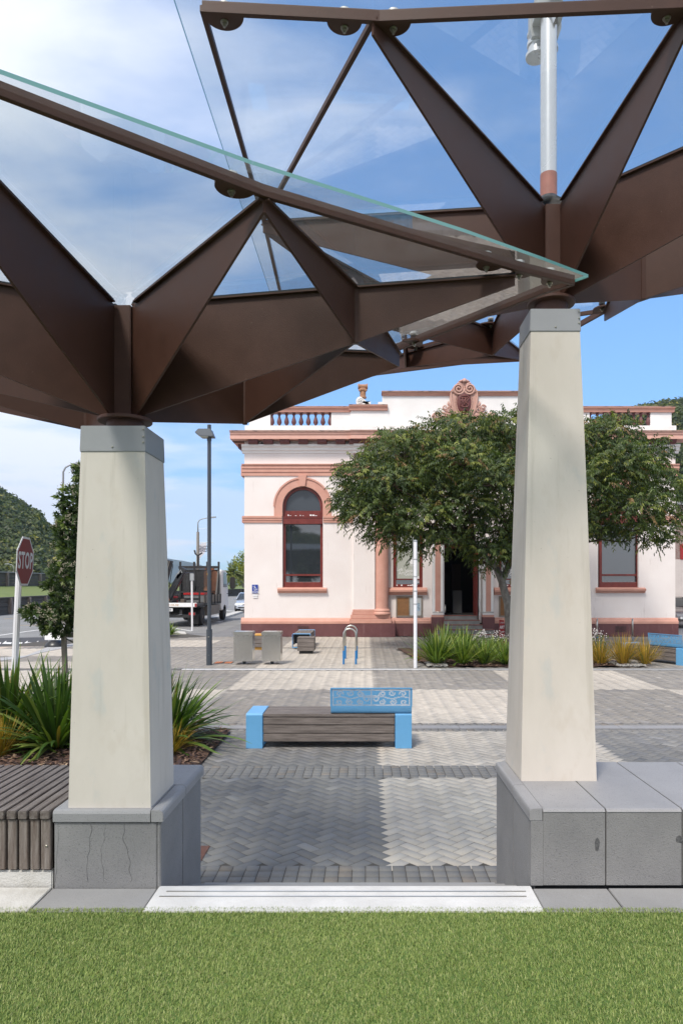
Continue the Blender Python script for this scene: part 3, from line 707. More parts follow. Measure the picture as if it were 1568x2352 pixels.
canopy('glass_canopy', (-1.35, 3.838, 3.0), 'lower brown steel and glass canopy fanning out from the shorter pillar', 'H', Lx,
       [('H', 'A'), ('H', 'B'), ('H', 'C'), ('H', 'D'), ('H', 'Q'), ('Q', 'E'), ('Q', 'S'), ('H', 'F'), ('F', 'A'), ('F', 'G'), ('F', 'I'), ('H', 'K'), ('K', 'F'), ('K', 'I'), ('K', 'Rr'), ('Q', 'D')],
       [[0.05, *fb], [0.05, (1.10, 3.61), (0.97, 3.72), 'I', (-0.35, 5.25), 'Rr', 'S', 'E', 'D', 'C', (-2.7, 1.9)]],
       [([(-1.20, 2.10), (-0.43, 2.60), 'A', 'H', 'B', (-1.5, 1.86)], ZL + 0.085 - 0.03),
        ([(-2.9, 1.75), (-2.2, 1.38), (-1.5, 1.86), 'B', 'H', 'C'], ZL + 0.055),
        ([(-0.43, 2.60), (0.45, 3.10), (0.88, 3.37), 'G', 'F', 'A'], ZL + 0.055), (['A', 'F', 'H'], ZL + 0.055),
        ([(0.88, 3.37), (1.16, 3.555), (0.97, 3.76), 'I', 'F', 'G'], ZL + 0.055), (['F', 'I', 'K'], ZL + 0.055), (['H', 'F', 'K'], ZL + 0.055),
        (['H', 'K', 'Q'], ZL + 0.055), (['K', 'I', (-0.35, 5.35), 'Rr'], ZL + 0.055), (['K', 'Rr', 'S', 'Q'], ZL + 0.055), (['Q', 'S', 'E'], ZL + 0.055), (['Q', 'E', 'D'], ZL + 0.055), (['H', 'Q', 'D'], ZL + 0.055), (['H', 'D', 'C'], ZL + 0.055)],
       [(-0.52, 2.73, R(37), 0.082), (0.62, 3.395, R(30), 0.07), (0.80, 3.49, R(28), 0.055), (0.98, 3.575, R(24), 0.06), (0.30, 4.52, R(220), 0.08), (-0.02, 4.86, R(140) + math.pi, 0.08)], 3.755)

ZR = 4.54
Rx = {'H': (1.178, 4.335, 4.545, 3.925),
      'P0': (-0.686, 2.872, 4.56, 4.50), 'W': (0.03, 2.92, 4.56, 4.50), 'V': (1.355, 2.85, 4.56, 4.48), 'U': (2.65, 2.90, 4.56, 4.36), 'X': (3.2, 3.0, 4.55, 4.5),
      'P1': (-0.678, 4.54, 4.545, 4.49), 'P2': (-0.71, 5.75, 4.545, 4.50), 'P3': (-0.225, 8.0, 4.54, 4.50), 'R4': (1.70, 7.2, 4.54, 4.50),
      'M': (0.30, 5.7, 4.545, 4.25), 'R1': (1.2, 6.45, 4.54, 4.31), 'R2': (0.42, 7.1, 4.54, 4.40), 'R5': (2.12, 6.05, 4.54, 4.48), 'N': (1.86, 4.58, 4.545, 4.06), 'S': (2.9, 4.25, 4.54, 4.30), 'S2': (2.75, 5.3, 4.54, 4.44)}
canopy('glass_canopy', (1.178, 4.335, 3.84), 'upper brown steel and glass canopy fanning out from the taller pillar', 'H', Rx,
       [('H', 'W'), ('H', 'V'), ('H', 'U'), ('H', 'P1'), ('H', 'M'), ('H', 'N'), ('N', 'S'), ('N', 'S2'), ('N', 'R5'), ('R1', 'R2'), ('R1', 'R4'), ('R2', 'R4'), ('H', 'R1'), ('M', 'P2'), ('M', 'R2'), ('M', 'R1'), ('M', 'P1'), ('R2', 'P3')],
       [[0.05, 'P0', (0.0, 2.915), (0.06, 2.92), 'V', (3.2, 2.80)], [0.028, 'P0', 'P1', 'P2', (-0.6, 7.2), 'P3'], [0.03, (0.03, 2.94), 'P1'], [0.05, 'P3', 'R4', 'R5', 'S2', 'S', (3.2, 2.80)], [0.035, 'R2', 'R1', 'R5']],
       [([(-0.80, 2.72), (0.03, 2.80), 'W', 'P1', (-0.80, 4.5)], ZR + 0.055), (['W', 'H', 'P1'], ZR + 0.055), ([(0.03, 2.80), (1.36, 2.74), 'V', 'H', 'W'], ZR + 0.055),
        ([(1.36, 2.74), (2.8, 2.70), 'U', 'H', 'V'], ZR + 0.055), (['H', 'U', 'S', 'N'], ZR + 0.055), (['P1', 'H', 'M'], ZR + 0.055), ([(-0.80, 4.5), 'P1', 'M', 'P2', (-0.80, 5.75)], ZR + 0.055),
        (['P2', 'M', 'R2', 'P3'], ZR + 0.055), (['M', 'H', 'R1'], ZR + 0.055), (['M', 'R1', 'R2'], ZR + 0.055), (['P3', 'R2', 'R1', 'R4'], ZR + 0.055), (['H', 'N', 'R5', 'R1'], ZR + 0.055), (['N', 'S', 'S2', 'R5'], ZR + 0.055)],
       [(-0.60, 2.885, R(5), 0.085), (-0.09, 2.92, R(2), 0.075), (0.12, 2.925, R(-2), 0.075), (1.28, 2.87, R(0), 0.075), (1.45, 2.87, R(0), 0.07), (0.5, 7.0, R(200), 0.11), (0.2, 7.5, R(150), 0.11), (1.15, 6.4, R(200), 0.11), (1.5, 7.1, R(180), 0.11), (-0.66, 4.62, R(-90), 0.06), (2.1, 6.0, R(130), 0.1)], 4.575)

# floodlight pole on the upper hub
t = thing('floodlight_pole', (1.19, 4.45, 4.6), 'silver tubular floodlight pole with terracotta foot above the taller pillar', 'light pole')
fx, fy = 1.185, 4.42
M['silver'] = mat('silver paint', (0.56, 0.58, 0.60), 0.28, 0.55, 0.03, 6, stretch=(1, 1, 0.3))
M['silver_d'] = mat('cast aluminium', (0.36, 0.38, 0.39), 0.45, 0.3)
g = MB(); g.tube([(fx, fy, 4.80), (fx, fy, 5.86)], 0.052, 24); g.build('pole', M['silver'], t, smooth=True, auto=40)
g = MB(); g.tube([(fx, fy, 4.64), (fx, fy, 4.80)], 0.0535, 24); g.build('foot_band', mat('terracotta wrap', (0.33, 0.12, 0.085), 0.6, var=0.15, vscale=14), t, smooth=True, auto=40)
g = MB(); g.lathe((fx, fy, 4.605), [(0.085, 0), (0.09, 0.008), (0.09, 0.014), (0.07, 0.022), (0.058, 0.045)], 24); g.build('base_flange', M['gasket'], t, smooth=True, auto=40)
g = MB(); g.box(fx - 0.095, fx + 0.085, fy - 0.03, fy + 0.05, 5.80, 5.93); g.prism([(fx - 0.09, 5.74), (fx + 0.08, 5.74), (fx + 0.10, 5.80), (fx + 0.10, 5.96), (fx - 0.105, 5.96), (fx - 0.105, 5.80)], fy + 0.055, fy + 0.12); g.build('bracket', M['silver_d'], t, bevel=0.006)
def spot(cx_, cy_, cz_, sc_):
    g = MB(); g.lathe((cx_, cy_, cz_), [(0.052, 0.0), (0.072, 0.0), (0.072, 0.02), (0.058, 0.03), (0.054, 0.07), (0.062, 0.075), (0.062, 0.10), (0.054, 0.105), (0.054, 0.14), (0.062, 0.145), (0.062, 0.16), (0.035, 0.20)], 28)
    o = g.build('lamp_head', M['silver'], t, smooth=True, auto=35)
    g = MB(); g.lathe((cx_, cy_, cz_ + 0.012), [(0.05, 0), (0.05, 0.004)], 24); g.build('lens', mat('lamp lens', (0.09, 0.10, 0.105), 0.3), o)
    return o
spot(fx - 0.045, fy + 0.13, 5.66, 1); spot(fx + 0.03, fy + 0.15, 5.72, 1); spot(fx + 0.045, fy - 0.10, 5.96, 1)
g = MB(); g.tube([(fx - 0.02, fy - 0.055, 5.80), (fx + 0.015, fy - 0.085, 5.79), (fx + 0.035, fy - 0.075, 5.765), (fx + 0.03, fy - 0.05, 5.735)], [0.008, 0.008, 0.008, 0.014], 8); g.build('cable', M['gasket'], t, smooth=True)
# ------------------------------------------------------------------ the old bank building
FY = 27.66; KK = FY / FOC
def fx(px): return (px - 839) * KK
def fz(py): return EYE - (py - 1341) * KK
M['render'] = mat('pale pink painted render', (0.76, 0.69, 0.66), 0.75, c2=(0.82, 0.765, 0.74), vscale=0.9, bump=0.12, bscale=20, detail=9)
M['pink'] = mat('salmon paint', (0.54, 0.27, 0.205), 0.6, c2=(0.62, 0.335, 0.26), vscale=2.5, bump=0.1, bscale=30)
M['maroon'] = mat('maroon paint', (0.105, 0.035, 0.038), 0.6, c2=(0.16, 0.062, 0.062), vscale=1.6, bump=0.15, bscale=25, detail=8)
M['redframe'] = mat('dark red window paint', (0.13, 0.018, 0.014), 0.4, c2=(0.2, 0.035, 0.025), vscale=6)
M['bwhite'] = mat('white parapet paint', (0.76, 0.735, 0.72), 0.75, c2=(0.84, 0.825, 0.81), vscale=1.4, bump=0.15, bscale=25)
def grime(m, z0, z1, scale=9.0, dark=(0.06, 0.055, 0.05), thr=0.5, stretch=(0.6, 0.6, 2.2)):
    t = m.node_tree; b = t.nodes['Principled BSDF']; co = t.nodes.new('ShaderNodeTexCoord'); mpp = t.nodes.new('ShaderNodeMapping'); mpp.inputs['Scale'].default_value = stretch
    t.links.new(co.outputs['Object'], mpp.inputs[0])
    nz = t.nodes.new('ShaderNodeTexNoise'); nz.inputs['Scale'].default_value = scale; nz.inputs['Detail'].default_value = 8; nz.inputs['Roughness'].default_value = 0.7
    t.links.new(mpp.outputs[0], nz.inputs['Vector'])
    mr = t.nodes.new('ShaderNodeMapRange'); mr.inputs['From Min'].default_value = thr; mr.inputs['From Max'].default_value = thr + 0.12; mr.inputs['To Max'].default_value = 0.85
    t.links.new(nz.outputs['Fac'], mr.inputs['Value'])
    mx = t.nodes.new('ShaderNodeMix'); mx.data_type = 'RGBA'; t.links.new(mr.outputs[0], mx.inputs[0])
    t.links.new(b.inputs['Base Color'].links[0].from_socket, mx.inputs[6]); mx.inputs[7].default_value = (*dark, 1); t.links.new(mx.outputs[2], b.inputs['Base Color'])
    return m
M['copinggrime'] = grime(mat('weather stained coping', (0.50, 0.29, 0.23), 0.85, c2=(0.36, 0.25, 0.20), vscale=5), 0, 0, 7, thr=0.50)
M['whitegrime'] = grime(mat('lichen spotted white', (0.78, 0.76, 0.74), 0.8, var=0.05), 0, 0, 5, dark=(0.16, 0.15, 0.12), thr=0.60)
grime(M['render'], 0, 0, 2.2, dark=(0.56, 0.48, 0.44), thr=0.60, stretch=(2.4, 2.4, 0.25))
grime(M['maroon'], 0, 0, 2.0, dark=(0.20, 0.10, 0.10), thr=0.56, stretch=(3, 3, 0.4))
def panemat(name, base, ior=1.7, rough=0.03):
    m = mat(name, base, rough); b = m.node_tree.nodes['Principled BSDF']; b.inputs['IOR'].default_value = ior; return m
M['pane'] = panemat('window pane', (0.03, 0.036, 0.042), 2.2)
M['pane_dim'] = panemat('dusty fanlight pane', (0.05, 0.06, 0.072), 1.5, 0.15)
M['blind'] = mat('grey green blind', (0.42, 0.44, 0.39), 0.7)
M['white'] = mat('white paint', (0.8, 0.8, 0.8), 0.5)
M['black'] = mat('black', (0.012, 0.012, 0.012), 0.6)
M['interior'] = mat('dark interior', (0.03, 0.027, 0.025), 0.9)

bk = thing('bank_building', (fx(1058), FY + 6, 0), 'pale pink old bank building with salmon mouldings, maroon base and arched windows', 'building')
XL, XR = fx(560), fx(1553); WY = FY + 0.10   # main wall plane
MID = 1058
def mir(px): return 2 * MID - px
def wallpiece(name, polys, y0, y1, m_, parent=bk, bevel=0):
    g = MB()
    for p in polys: g.prism(p, y0, y1)
    return g.build(name, m_, parent, bevel=bevel)
def arc(cx_, cz, r, a0, a1, n=20): return [(cx_ + r * math.cos(a0 + (a1 - a0) * i / n), cz + r * math.sin(a0 + (a1 - a0) * i / n)) for i in range(n + 1)]
WT = 0.45
springz = fz(1163); wz0 = fz(1350)
def bay(x0, x1, wx0, wx1):
    """wall from x0..x1 with an arched opening wx0..wx1"""
    cxm = (wx0 + wx1) / 2; r = (wx1 - wx0) / 2
    P_ = [[(x0, fz(1432)), (x1, fz(1432)), (x1, wz0), (x0, wz0)], [(x0, wz0), (wx0, wz0), (wx0, springz), (x0, springz)], [(wx1, wz0), (x1, wz0), (x1, springz), (wx1, springz)]]
    P_.append([(x0, springz), (wx0, springz)] + arc(cxm, springz, r, math.pi, math.pi / 2)[1:] + [(cxm, fz(1000)), (x0, fz(1000))])
    P_.append([(wx1, springz), (x1, springz), (x1, fz(1000)), (cxm, fz(1000))] + arc(cxm, springz, r, math.pi / 2, 0)[:-1])
    return P_
polys = []
for s in (0, 1):
    m_ = (lambda p: fx(p)) if s == 0 else (lambda p: fx(mir(p)))
    a, b = sorted((m_(560 if s == 0 else 563), m_(812))); c, d = sorted((m_(648), m_(741)))
    wallpiece('wall', bay(a, b, c, d), WY, WY + WT, M['render'])
# centre recessed wall with two windows and the doorway
CY = WY + 0.22
def rectwall(xa, xb, za, zb): return [(xa, za), (xb, za), (xb, zb), (xa, zb)]
dl, dr = fx(1021), fx(1102); fl = fz(1414)
cw = [rectwall(fx(812), fx(903), fz(1432), fz(1000)), rectwall(fx(903), fx(972), fz(1432), fz(1350)), rectwall(fx(903), fx(972), fz(1212), fz(1000)), rectwall(fx(972), dl, fz(1432), fz(1000)),
      rectwall(dl, dr, fz(1242), fz(1000)), rectwall(dr, fx(mir(968)), fz(1432), fz(1000)), rectwall(fx(mir(968)), fx(mir(899)), fz(1432), fz(1350)), rectwall(fx(mir(968)), fx(mir(899)), fz(1212), fz(1000)), rectwall(fx(mir(899)), fx(mir(812)), fz(1432), fz(1000))]
wallpiece('wall', cw, CY, CY + 0.3, M['render'])
# side walls, back, roof
g = MB(); g.box(XL + 0.05, XL + 0.4, WY + WT, FY + 15, 0, fz(1000)); g.box(XR - 0.4, XR - 0.05, WY + WT, FY + 15, 0, fz(1000)); g.box(XL + 0.4, XR - 0.4, FY + 14.6, FY + 15, 0, fz(1000)); g.build('wall', M['render'], bk)
g = MB(); g.box(XL + 0.1, XR - 0.1, WY + 0.3, FY + 15, fz(1000), fz(996)); g.build('roof', M['capmetal'], bk)
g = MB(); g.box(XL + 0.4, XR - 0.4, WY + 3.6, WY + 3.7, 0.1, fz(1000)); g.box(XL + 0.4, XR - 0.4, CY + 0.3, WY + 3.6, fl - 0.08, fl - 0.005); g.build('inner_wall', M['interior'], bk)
# maroon base course with salmon moulding
def run(name, prof, x0, x1, m_, parent=bk, yoff=0.0, ends=True):
    """profile (outward, z) run along x on plane WY; outward is towards the camera"""
    g = MB(); g.prism([(WY - o - yoff, z) for (o, z) in prof], x0, x1, axis='x'); return g.build(name, m_, parent)
zb = fz(1463)
for (a, b, o) in ((553, 905, 0.10), (905, 993, -0.12), (mir(993) , mir(905), -0.12), (mir(905), 1558, 0.10)):
    g = MB(); g.box(fx(a), fx(b), WY - o, WY + 0.5, 0, fz(1433)); g.build('base_course', M['maroon'], bk, bevel=0.01)
    xa, xb = fx(a), fx(b)
    run('base_moulding', [(o + 0.01, fz(1433)), (o + 0.01, fz(1427.5)), (o - 0.03, fz(1426)), (o - 0.06, fz(1422)), (o - 0.09, fz(1419.5)), (o - 0.4, fz(1419.5)), (o - 0.4, fz(1433))], xa, xb, M['pink'])
g = MB(); g.box(fx(553), fx(557.5), WY - 0.04, FY + 15, 0, fz(1433)); g.build('base_course', M['maroon'], bk)
# pilaster pairs and round columns flanking the centre
for s in (0, 1):
    q = (lambda p: fx(p)) if s == 0 else (lambda p: fx(mir(p)))
    a, b = sorted((q(811), q(861))); g = MB(); g.box(a, b, WY - 0.09, CY, fz(1402), fz(1092)); g.build('pilaster', M['render'], bk, bevel=0.01)
    cxm = q(877); cyc = WY - 0.02; r = 0.262
    g = MB(); g.lathe((cxm, cyc, 0), [(r + 0.0, fz(1400)), (r, fz(1300)), (r - 0.012, fz(1200)), (r - 0.035, fz(1105)), (r + 0.03, fz(1100)), (r + 0.05, fz(1093))], 30); g.build('round_column', M['pink'], bk, smooth=True, auto=40)
    g = MB(); g.lathe((cxm, cyc, 0), [(r + 0.09, fz(1412)), (r + 0.10, fz(1409)), (r + 0.07, fz(1406.5)), (r + 0.05, fz(1404.5)), (r + 0.07, fz(1403)), (r + 0.06, fz(1401)), (r, fz(1398))], 30); g.build('column_base', M['pink'], bk, smooth=True, auto=40)
    a, b = sorted((q(805), q(896)))
    g = MB(); g.box(a, b, WY - 0.20, CY, fz(1421), fz(1412)); g.box(a - 0.05, b + 0.05, WY - 0.26, CY, fz(1432), fz(1421)); g.build('column_plinth', M['pink'], bk, bevel=0.015)
    a, b = sorted((q(808), q(864))); g = MB(); g.box(a, b, WY - 0.15, CY, fz(1412), fz(1406)); g.box(a + 0.03, b - 0.03, WY - 0.12, CY, fz(1406), fz(1400)); g.build('column_plinth', M['pink'], bk, bevel=0.012)
    a, b = sorted((q(803), q(907))); g = MB(); g.box(a, b, WY - 0.28, CY, 0, fz(1432.5)); g.build('base_course', M['maroon'], bk, bevel=0.01)
# corner pilaster strip (slightly proud field right of the corner)
g = MB(); g.box(fx(571), fx(812), WY - 0.025, WY, fz(1419), fz(1091)) if False else None
# string course at the springing
def mould(name, y0, y1, xa, xb, pr, m_, back=0.0, fascia=2):
    z1, z0 = fz(y0), fz(y1); h = z1 - z0
    prof = [(-0.02, z0), (pr * 0.45, z0), (pr * 0.5, z0 + h * 0.3), (pr * 0.72, z0 + h * 0.36), (pr * 0.75, z0 + h * 0.62), (pr, z0 + h * 0.72), (pr, z1), (-0.02, z1)]
    return run(name, [(o - back, z) for o, z in prof], xa, xb, m_)
for s in (0, 1):
    q = (lambda p: fx(p)) if s == 0 else (lambda p: fx(mir(p)))
    for (p0, p1) in ((556, 647), (742, 813)):
        a, b = sorted((q(p0), q(p1))); mould('string_course', 1185, 1200, a, b, 0.10, M['pink'])
mould('string_course', 1185, 1200, fx(862), fx(902), 0.08, M['pink'], back=0.22); mould('string_course', 1185, 1200, fx(mir(902)), fx(mir(862)), 0.08, M['pink'], back=0.22)
# architrave bands, bed mould, cornice
for (p0, p1, bk_) in ((555, 812, 0), (812, 866, -0.09), (866, mir(866), 0.06), (mir(866), mir(812), -0.09), (mir(812), 1560, 0)):
    a, b = fx(p0), fx(p1)
    z0 = fz(1092)
    run('architrave', [(o - bk_, z) for o, z in [(-0.1, z0), (0.04, z0), (0.04, fz(1084)), (0.07, fz(1083.5)), (0.07, fz(1076)), (0.10, fz(1075.5)), (0.10, fz(1069.5)), (0.14, fz(1068)), (0.15, fz(1065.5)), (-0.1, fz(1064))]], a, b, M['pink'])
    run('bed_moulding', [(o - bk_, z) for o, z in [(-0.1, fz(1040)), (0.03, fz(1040)), (0.05, fz(1035)), (0.10, fz(1034)), (0.12, fz(1028)), (0.18, fz(1026)), (0.2, fz(1021)), (-0.1, fz(1021))]], a, b, M['bwhite'])
M['cornicepink'] = mat('pale salmon cornice paint', (0.64, 0.355, 0.28), 0.6, c2=(0.72, 0.42, 0.34), vscale=2.5)
def cornice(xa, xb, y_add=0.0):
    c = run('cornice', [(-0.3, fz(1012)), (0.46 + y_add, fz(1012)), (0.46 + y_add, fz(1003)), (0.49 + y_add, fz(1002)), (0.50 + y_add, fz(999)), (0.53 + y_add, fz(996.5)), (-0.3, fz(996.5))], xa, xb, M['cornicepink'])
    run('cornice_edge', [(-0.3, fz(996.5)), (0.54 + y_add, fz(996.5)), (0.55 + y_add, fz(993.5)), (-0.3, fz(992.5))], xa - 0.01, xb + 0.01, M['copinggrime'])
cornice(fx(532), fx(812)); cornice(fx(805), fx(870), 0.08); cornice(fx(870), fx(mir(870))); cornice(fx(mir(870)), fx(mir(805)), 0.08); cornice(fx(mir(812)), fx(1584))
# brackets (modillions)
for p in [583, 607 - 20 + 30, 655, 697, 740, 782, 812, 832, 878, 921, 964, 1007, 1050, 1093, 1136, 1179, 1222, 1265, 1286, 1306, 1336, 1376, 1419, 1461, 1500, 1536]:
    x = fx(p); g = MB(); g.prism([(WY - 0.02, fz(1021.5)), (WY - 0.28, fz(1021.5)), (WY - 0.36, fz(1017)), (WY - 0.38, fz(1012.2)), (WY - 0.02, fz(1012.2))], x - 0.19, x + 0.19, axis='x'); g.build('bracket', M['maroon'], bk)
for k in range(3):
    g = MB(); g.box(fx(545) - 0.10, XL, WY + 0.6 + k * 1.6, WY + 0.95 + k * 1.6, fz(1021.5), fz(1012.2)); g.build('bracket', M['maroon'], bk)
g = MB(); g.box(XL - 0.5, XL + 0.1, WY, FY + 15, fz(1012), fz(996)); g.build('cornice', M['pink'], bk)
g = MB(); g.box(XL - 0.14, XL + 0.1, WY, FY + 15, fz(1092), fz(1068)); g.build('architrave', M['pink'], bk)
g = MB(); g.box(XL - 0.1, XL + 0.1, WY, FY + 15, fz(1200), fz(1185)); g.build('string_course', M['pink'], bk)
# round vents under the cornice
for p in (602, mir(602)):
    g = MB(); g.tube([(fx(p) + 0.125 * math.cos(a * math.pi / 12), WY - 0.05, fz(1020.5) + 0.125 * math.sin(a * math.pi / 12)) for a in range(25)], 0.028, 8); o = g.build('round_vent', M['bwhite'], bk, smooth=True)
    g = MB(); g.lathe((fx(p), WY - 0.03, fz(1020.5)), [(0.12, 0), (0.12, 0.01), (0.05, 0.012), (0.045, 0.03)], 20, axis='y'); g.build('vent_disc', M['black'], o)
# parapet
PYW = WY + 0.02
def blk(name, p0, p1, y0, y1, m_, dep=(0.0, 0.35), bevel=0.01):
    g = MB(); g.box(fx(p0), fx(p1), PYW - dep[0], PYW + dep[1], fz(y1), fz(y0)); return g.build(name, m_, bk, bevel=bevel)
blk('parapet', 562, 1553, 977, 993, M['whitegrime'], (0.12, 0.4)); blk('parapet', 805, 1311, 977, 994, M['whitegrime'], (0.2, 0.0))
for s in (0, 1):
    q = (lambda p: p) if s == 0 else (lambda p: mir(p))
    def two(a, b): return sorted((q(a), q(b)))
    blk('pier', *two(571, 620), 944, 977, M['bwhite']); blk('pier', *two(760, 806), 944, 977, M['bwhite']); blk('pier', *two(804, 892), 941, 977, M['bwhite'], (0.07, 0.35))
    a, b = two(566, 806); run('coping', [(-0.4, fz(945)), (0.05, fz(945)), (0.07, fz(939)), (0.12, fz(937)), (0.13, fz(935)), (-0.4, fz(935))], fx(a), fx(b), M['pink']); blk('coping_top', a, b, 932.5, 935, M['copinggrime'], (0.15, 0.4))
    a, b = two(801, 890); run('coping', [(-0.4, fz(942)), (0.13, fz(942)), (0.15, fz(937)), (0.2, fz(934)), (0.21, fz(932)), (-0.4, fz(932))], fx(a), fx(b), M['pink']); blk('coping_top', a, b, 929.5, 932, M['copinggrime'], (0.23, 0.4))
    # balusters
    for k in range(9):
        p = q(623 + k * 16.8); r0 = 0.05 if 0 < k < 8 else 0.05
        prof = [(0.085, 0), (0.085, 0.03), (0.05, 0.035), (0.045, 0.06), (0.095, 0.14), (0.10, 0.20), (0.075, 0.30), (0.042, 0.40), (0.040, 0.46), (0.07, 0.475), (0.07, 0.50), (0.045, 0.51), (0.05, 0.54), (0.085, 0.55), (0.085, 0.578)]
        g = MB(); g.lathe((fx(p), PYW + 0.1, fz(977)), prof, 14); g.build('baluster', M['maroon'], bk, smooth=True, auto=50)
    # finial with scroll base
    cx0 = fx(q(833)); fp_ = thing('x', (0, 0, 0), '', '') if False else bk
    g = MB(); g.prism(arc(cx0 - 0.09, fz(921), 0.19, math.pi * 1.5, math.pi * 0.5, 14)[::-1] + [(cx0 + 0.32, fz(921.5)), (cx0 + 0.32, fz(930))], PYW - 0.12, PYW + 0.25)
    g.tube([(cx0 - 0.09 + 0.15 * math.cos(a * 0.5) * (1 - a / 26), PYW - 0.13, fz(921) + 0.13 * math.sin(a * 0.5) * (1 - a / 26)) for a in range(25)], 0.02, 6); g.build('scroll', M['whitegrime'], bk, bevel=0)
    M.setdefault('terracotta', mat('terracotta', (0.36, 0.19, 0.11), 0.8, var=0.25, vscale=9))
    g = MB(); g.lathe((cx0, PYW + 0.1, fz(911)), [(0.15, 0), (0.15, 0.05), (0.12, 0.07), (0.125, 0.28), (0.16, 0.30), (0.16, 0.36), (0.12, 0.40)], 16)
    g.lathe((cx0 - 0.2, PYW + 0.1, fz(884)), [(0.115, 0), (0.115, 0.05), (0.09, 0.06), (0.09, 0.34), (0.115, 0.35), (0.115, 0.40)], 16, axis='x')
    for sx in (-1, 1): g.lathe((cx0 + sx * 0.12, PYW + 0.0, fz(897)), [(0.0, 0), (0.05, 0.01), (0.06, 0.05), (0.04, 0.09), (0, 0.10)], 10)
    g.build('finial', M['terracotta'], bk, smooth=True, auto=40)
# attic wall
blk('attic_wall', 878, mir(878), 902, 977, M['bwhite'], (0.05, 0.35))
g = MB(); g.prism([(fx(890), fz(932)), (fx(890), fz(921)), (fx(868), fz(921)), (fx(868), fz(932))], PYW, PYW + 0.3); g.prism([(fx(mir(890)), fz(932)), (fx(mir(890)), fz(921)), (fx(mir(868)), fz(921)), (fx(mir(868)), fz(932))], PYW, PYW + 0.3); g.build('pier', M['bwhite'], bk)
run('coping', [(-0.4, fz(908)), (0.08, fz(908)), (0.10, fz(905)), (0.14, fz(903)), (0.15, fz(901)), (-0.4, fz(901))], fx(878), fx(mir(878)), M['pink'])
blk('coping_top', 876, mir(876), 898, 901, M['copinggrime'], (0.2, 0.4))

# arched windows
def window_arch(p0, p1, right=False):
    x0, x1 = fx(p0), fx(p1); cxm = (x0 + x1) / 2; r = (x1 - x0) / 2
    wf = thing_part('window', bk)
    # salmon surround ring
    ro = r + 0.34; g = MB(); n = 28
    po = arc(cxm, springz, ro, math.pi, 0, n); pi_ = arc(cxm, springz, r + 0.0, 0, math.pi, n)
    for i in range(n): g.prism([po[i], po[i + 1], pi_[n - i - 1], pi_[n - i]], WY - 0.05, WY + 0.02)
    g.box(x0 - 0.34, x0, WY - 0.05, WY + 0.02, fz(1185.5), springz); g.box(x1, x1 + 0.34, WY - 0.05, WY + 0.02, fz(1185.5), springz)
    g.build('arch_surround', M['pink'], bk)
    g = MB(); po = arc(cxm, springz, ro + 0.03, math.pi, 0, n); pi_ = arc(cxm, springz, ro - 0.035, 0, math.pi, n)
    for i in range(n): g.prism([po[i], po[i + 1], pi_[n - i - 1], pi_[n - i]], WY - 0.085, WY - 0.05)
    g.build('arch_rim', M['pink'], bk)
    g = MB(); g.prism([(cxm - 0.11, fz(1117)), (cxm + 0.11, fz(1117)), (cxm + 0.17, fz(1091)), (cxm - 0.17, fz(1091))], WY - 0.13, WY + 0.02); g.build('keystone', M['pink'], bk, bevel=0.01)
    # reveals salmon red, frame
    g = MB(); f = 0.06; yb = WY + 0.22
    po = arc(cxm, springz, r, math.pi, 0, n); pi_ = arc(cxm, springz, r - 0.12, 0, math.pi, n)
    for i in range(n): g.prism([po[i], po[i + 1], pi_[n - i - 1], pi_[n - i]], yb - 0.1, yb + 0.02)
    g.box(x0, x0 + 0.11, yb - 0.1, yb + 0.02, wz0, springz); g.box(x1 - 0.11, x1, yb - 0.1, yb + 0.02, wz0, springz)
    g.box(x0 + 0.11, x1 - 0.11, yb - 0.13, yb + 0.02, fz(1185), fz(1172)); g.box(x0 + 0.0, x1, yb - 0.2, yb, fz(1203), fz(1186)); g.box(x0 - 0.0, x1, yb - 0.22, yb - 0.1, fz(1189), fz(1185.5))
    g.box(x0 + 0.11, x1 - 0.11, yb - 0.08, yb + 0.02, fz(1323), fz(1318.5)); g.box(x0 + 0.11, x1 - 0.11, yb - 0.1, yb + 0.02, wz0, fz(1337))
    fr = g.build('window_frame', M['redframe'], bk, bevel=0.008)
    g = MB(); g.prism([(x0 + 0.09, fz(1174))] + arc(cxm, springz, r - 0.09, math.pi, 0, n) + [(x1 - 0.09, fz(1174))], yb - 0.03, yb - 0.02); g.build('fanlight_pane', M['pane_dim'], fr)
    g = MB(); g.box(x0 + 0.1, x1 - 0.1, yb - 0.02, yb - 0.012, fz(1320), fz(1203)); g.build('pane', M['pane'], fr)
    g = MB(); g.box(x0 + 0.1, x1 - 0.1, yb - 0.02, yb - 0.012, fz(1338), fz(1322)); g.build('pane', M['pane'], fr)
    g = MB()
    g.box(x0 + 0.14, x1 - 0.14, yb - 0.09, yb - 0.075, fz(1338.2), fz(1336.8)); 
    for k in range(14):
        a = x0 + 0.2 + k * 0.1; 
        if random.random() < 0.6: g.box(a, a + random.uniform(0.03, 0.1), yb - 0.135, yb - 0.131, fz(1184), fz(1184 - random.uniform(1, 3.5)))
    g.build('flaked_paint', M['white'], fr)
    prof = [(0.02, fz(1362)), (0.06, fz(1362)), (0.09, fz(1358.5)), (0.16, fz(1357)), (0.17, fz(1353)), (0.05, fz(1350)), (-0.25, fz(1348.5)), (-0.25, fz(1362))]
    run('sill', prof, x0 - 0.19, x1 + 0.16, M['pink'])
def thing_part(name, parent): return None
window_arch(648, 741); window_arch(mir(741) + 5, mir(648) + 5)

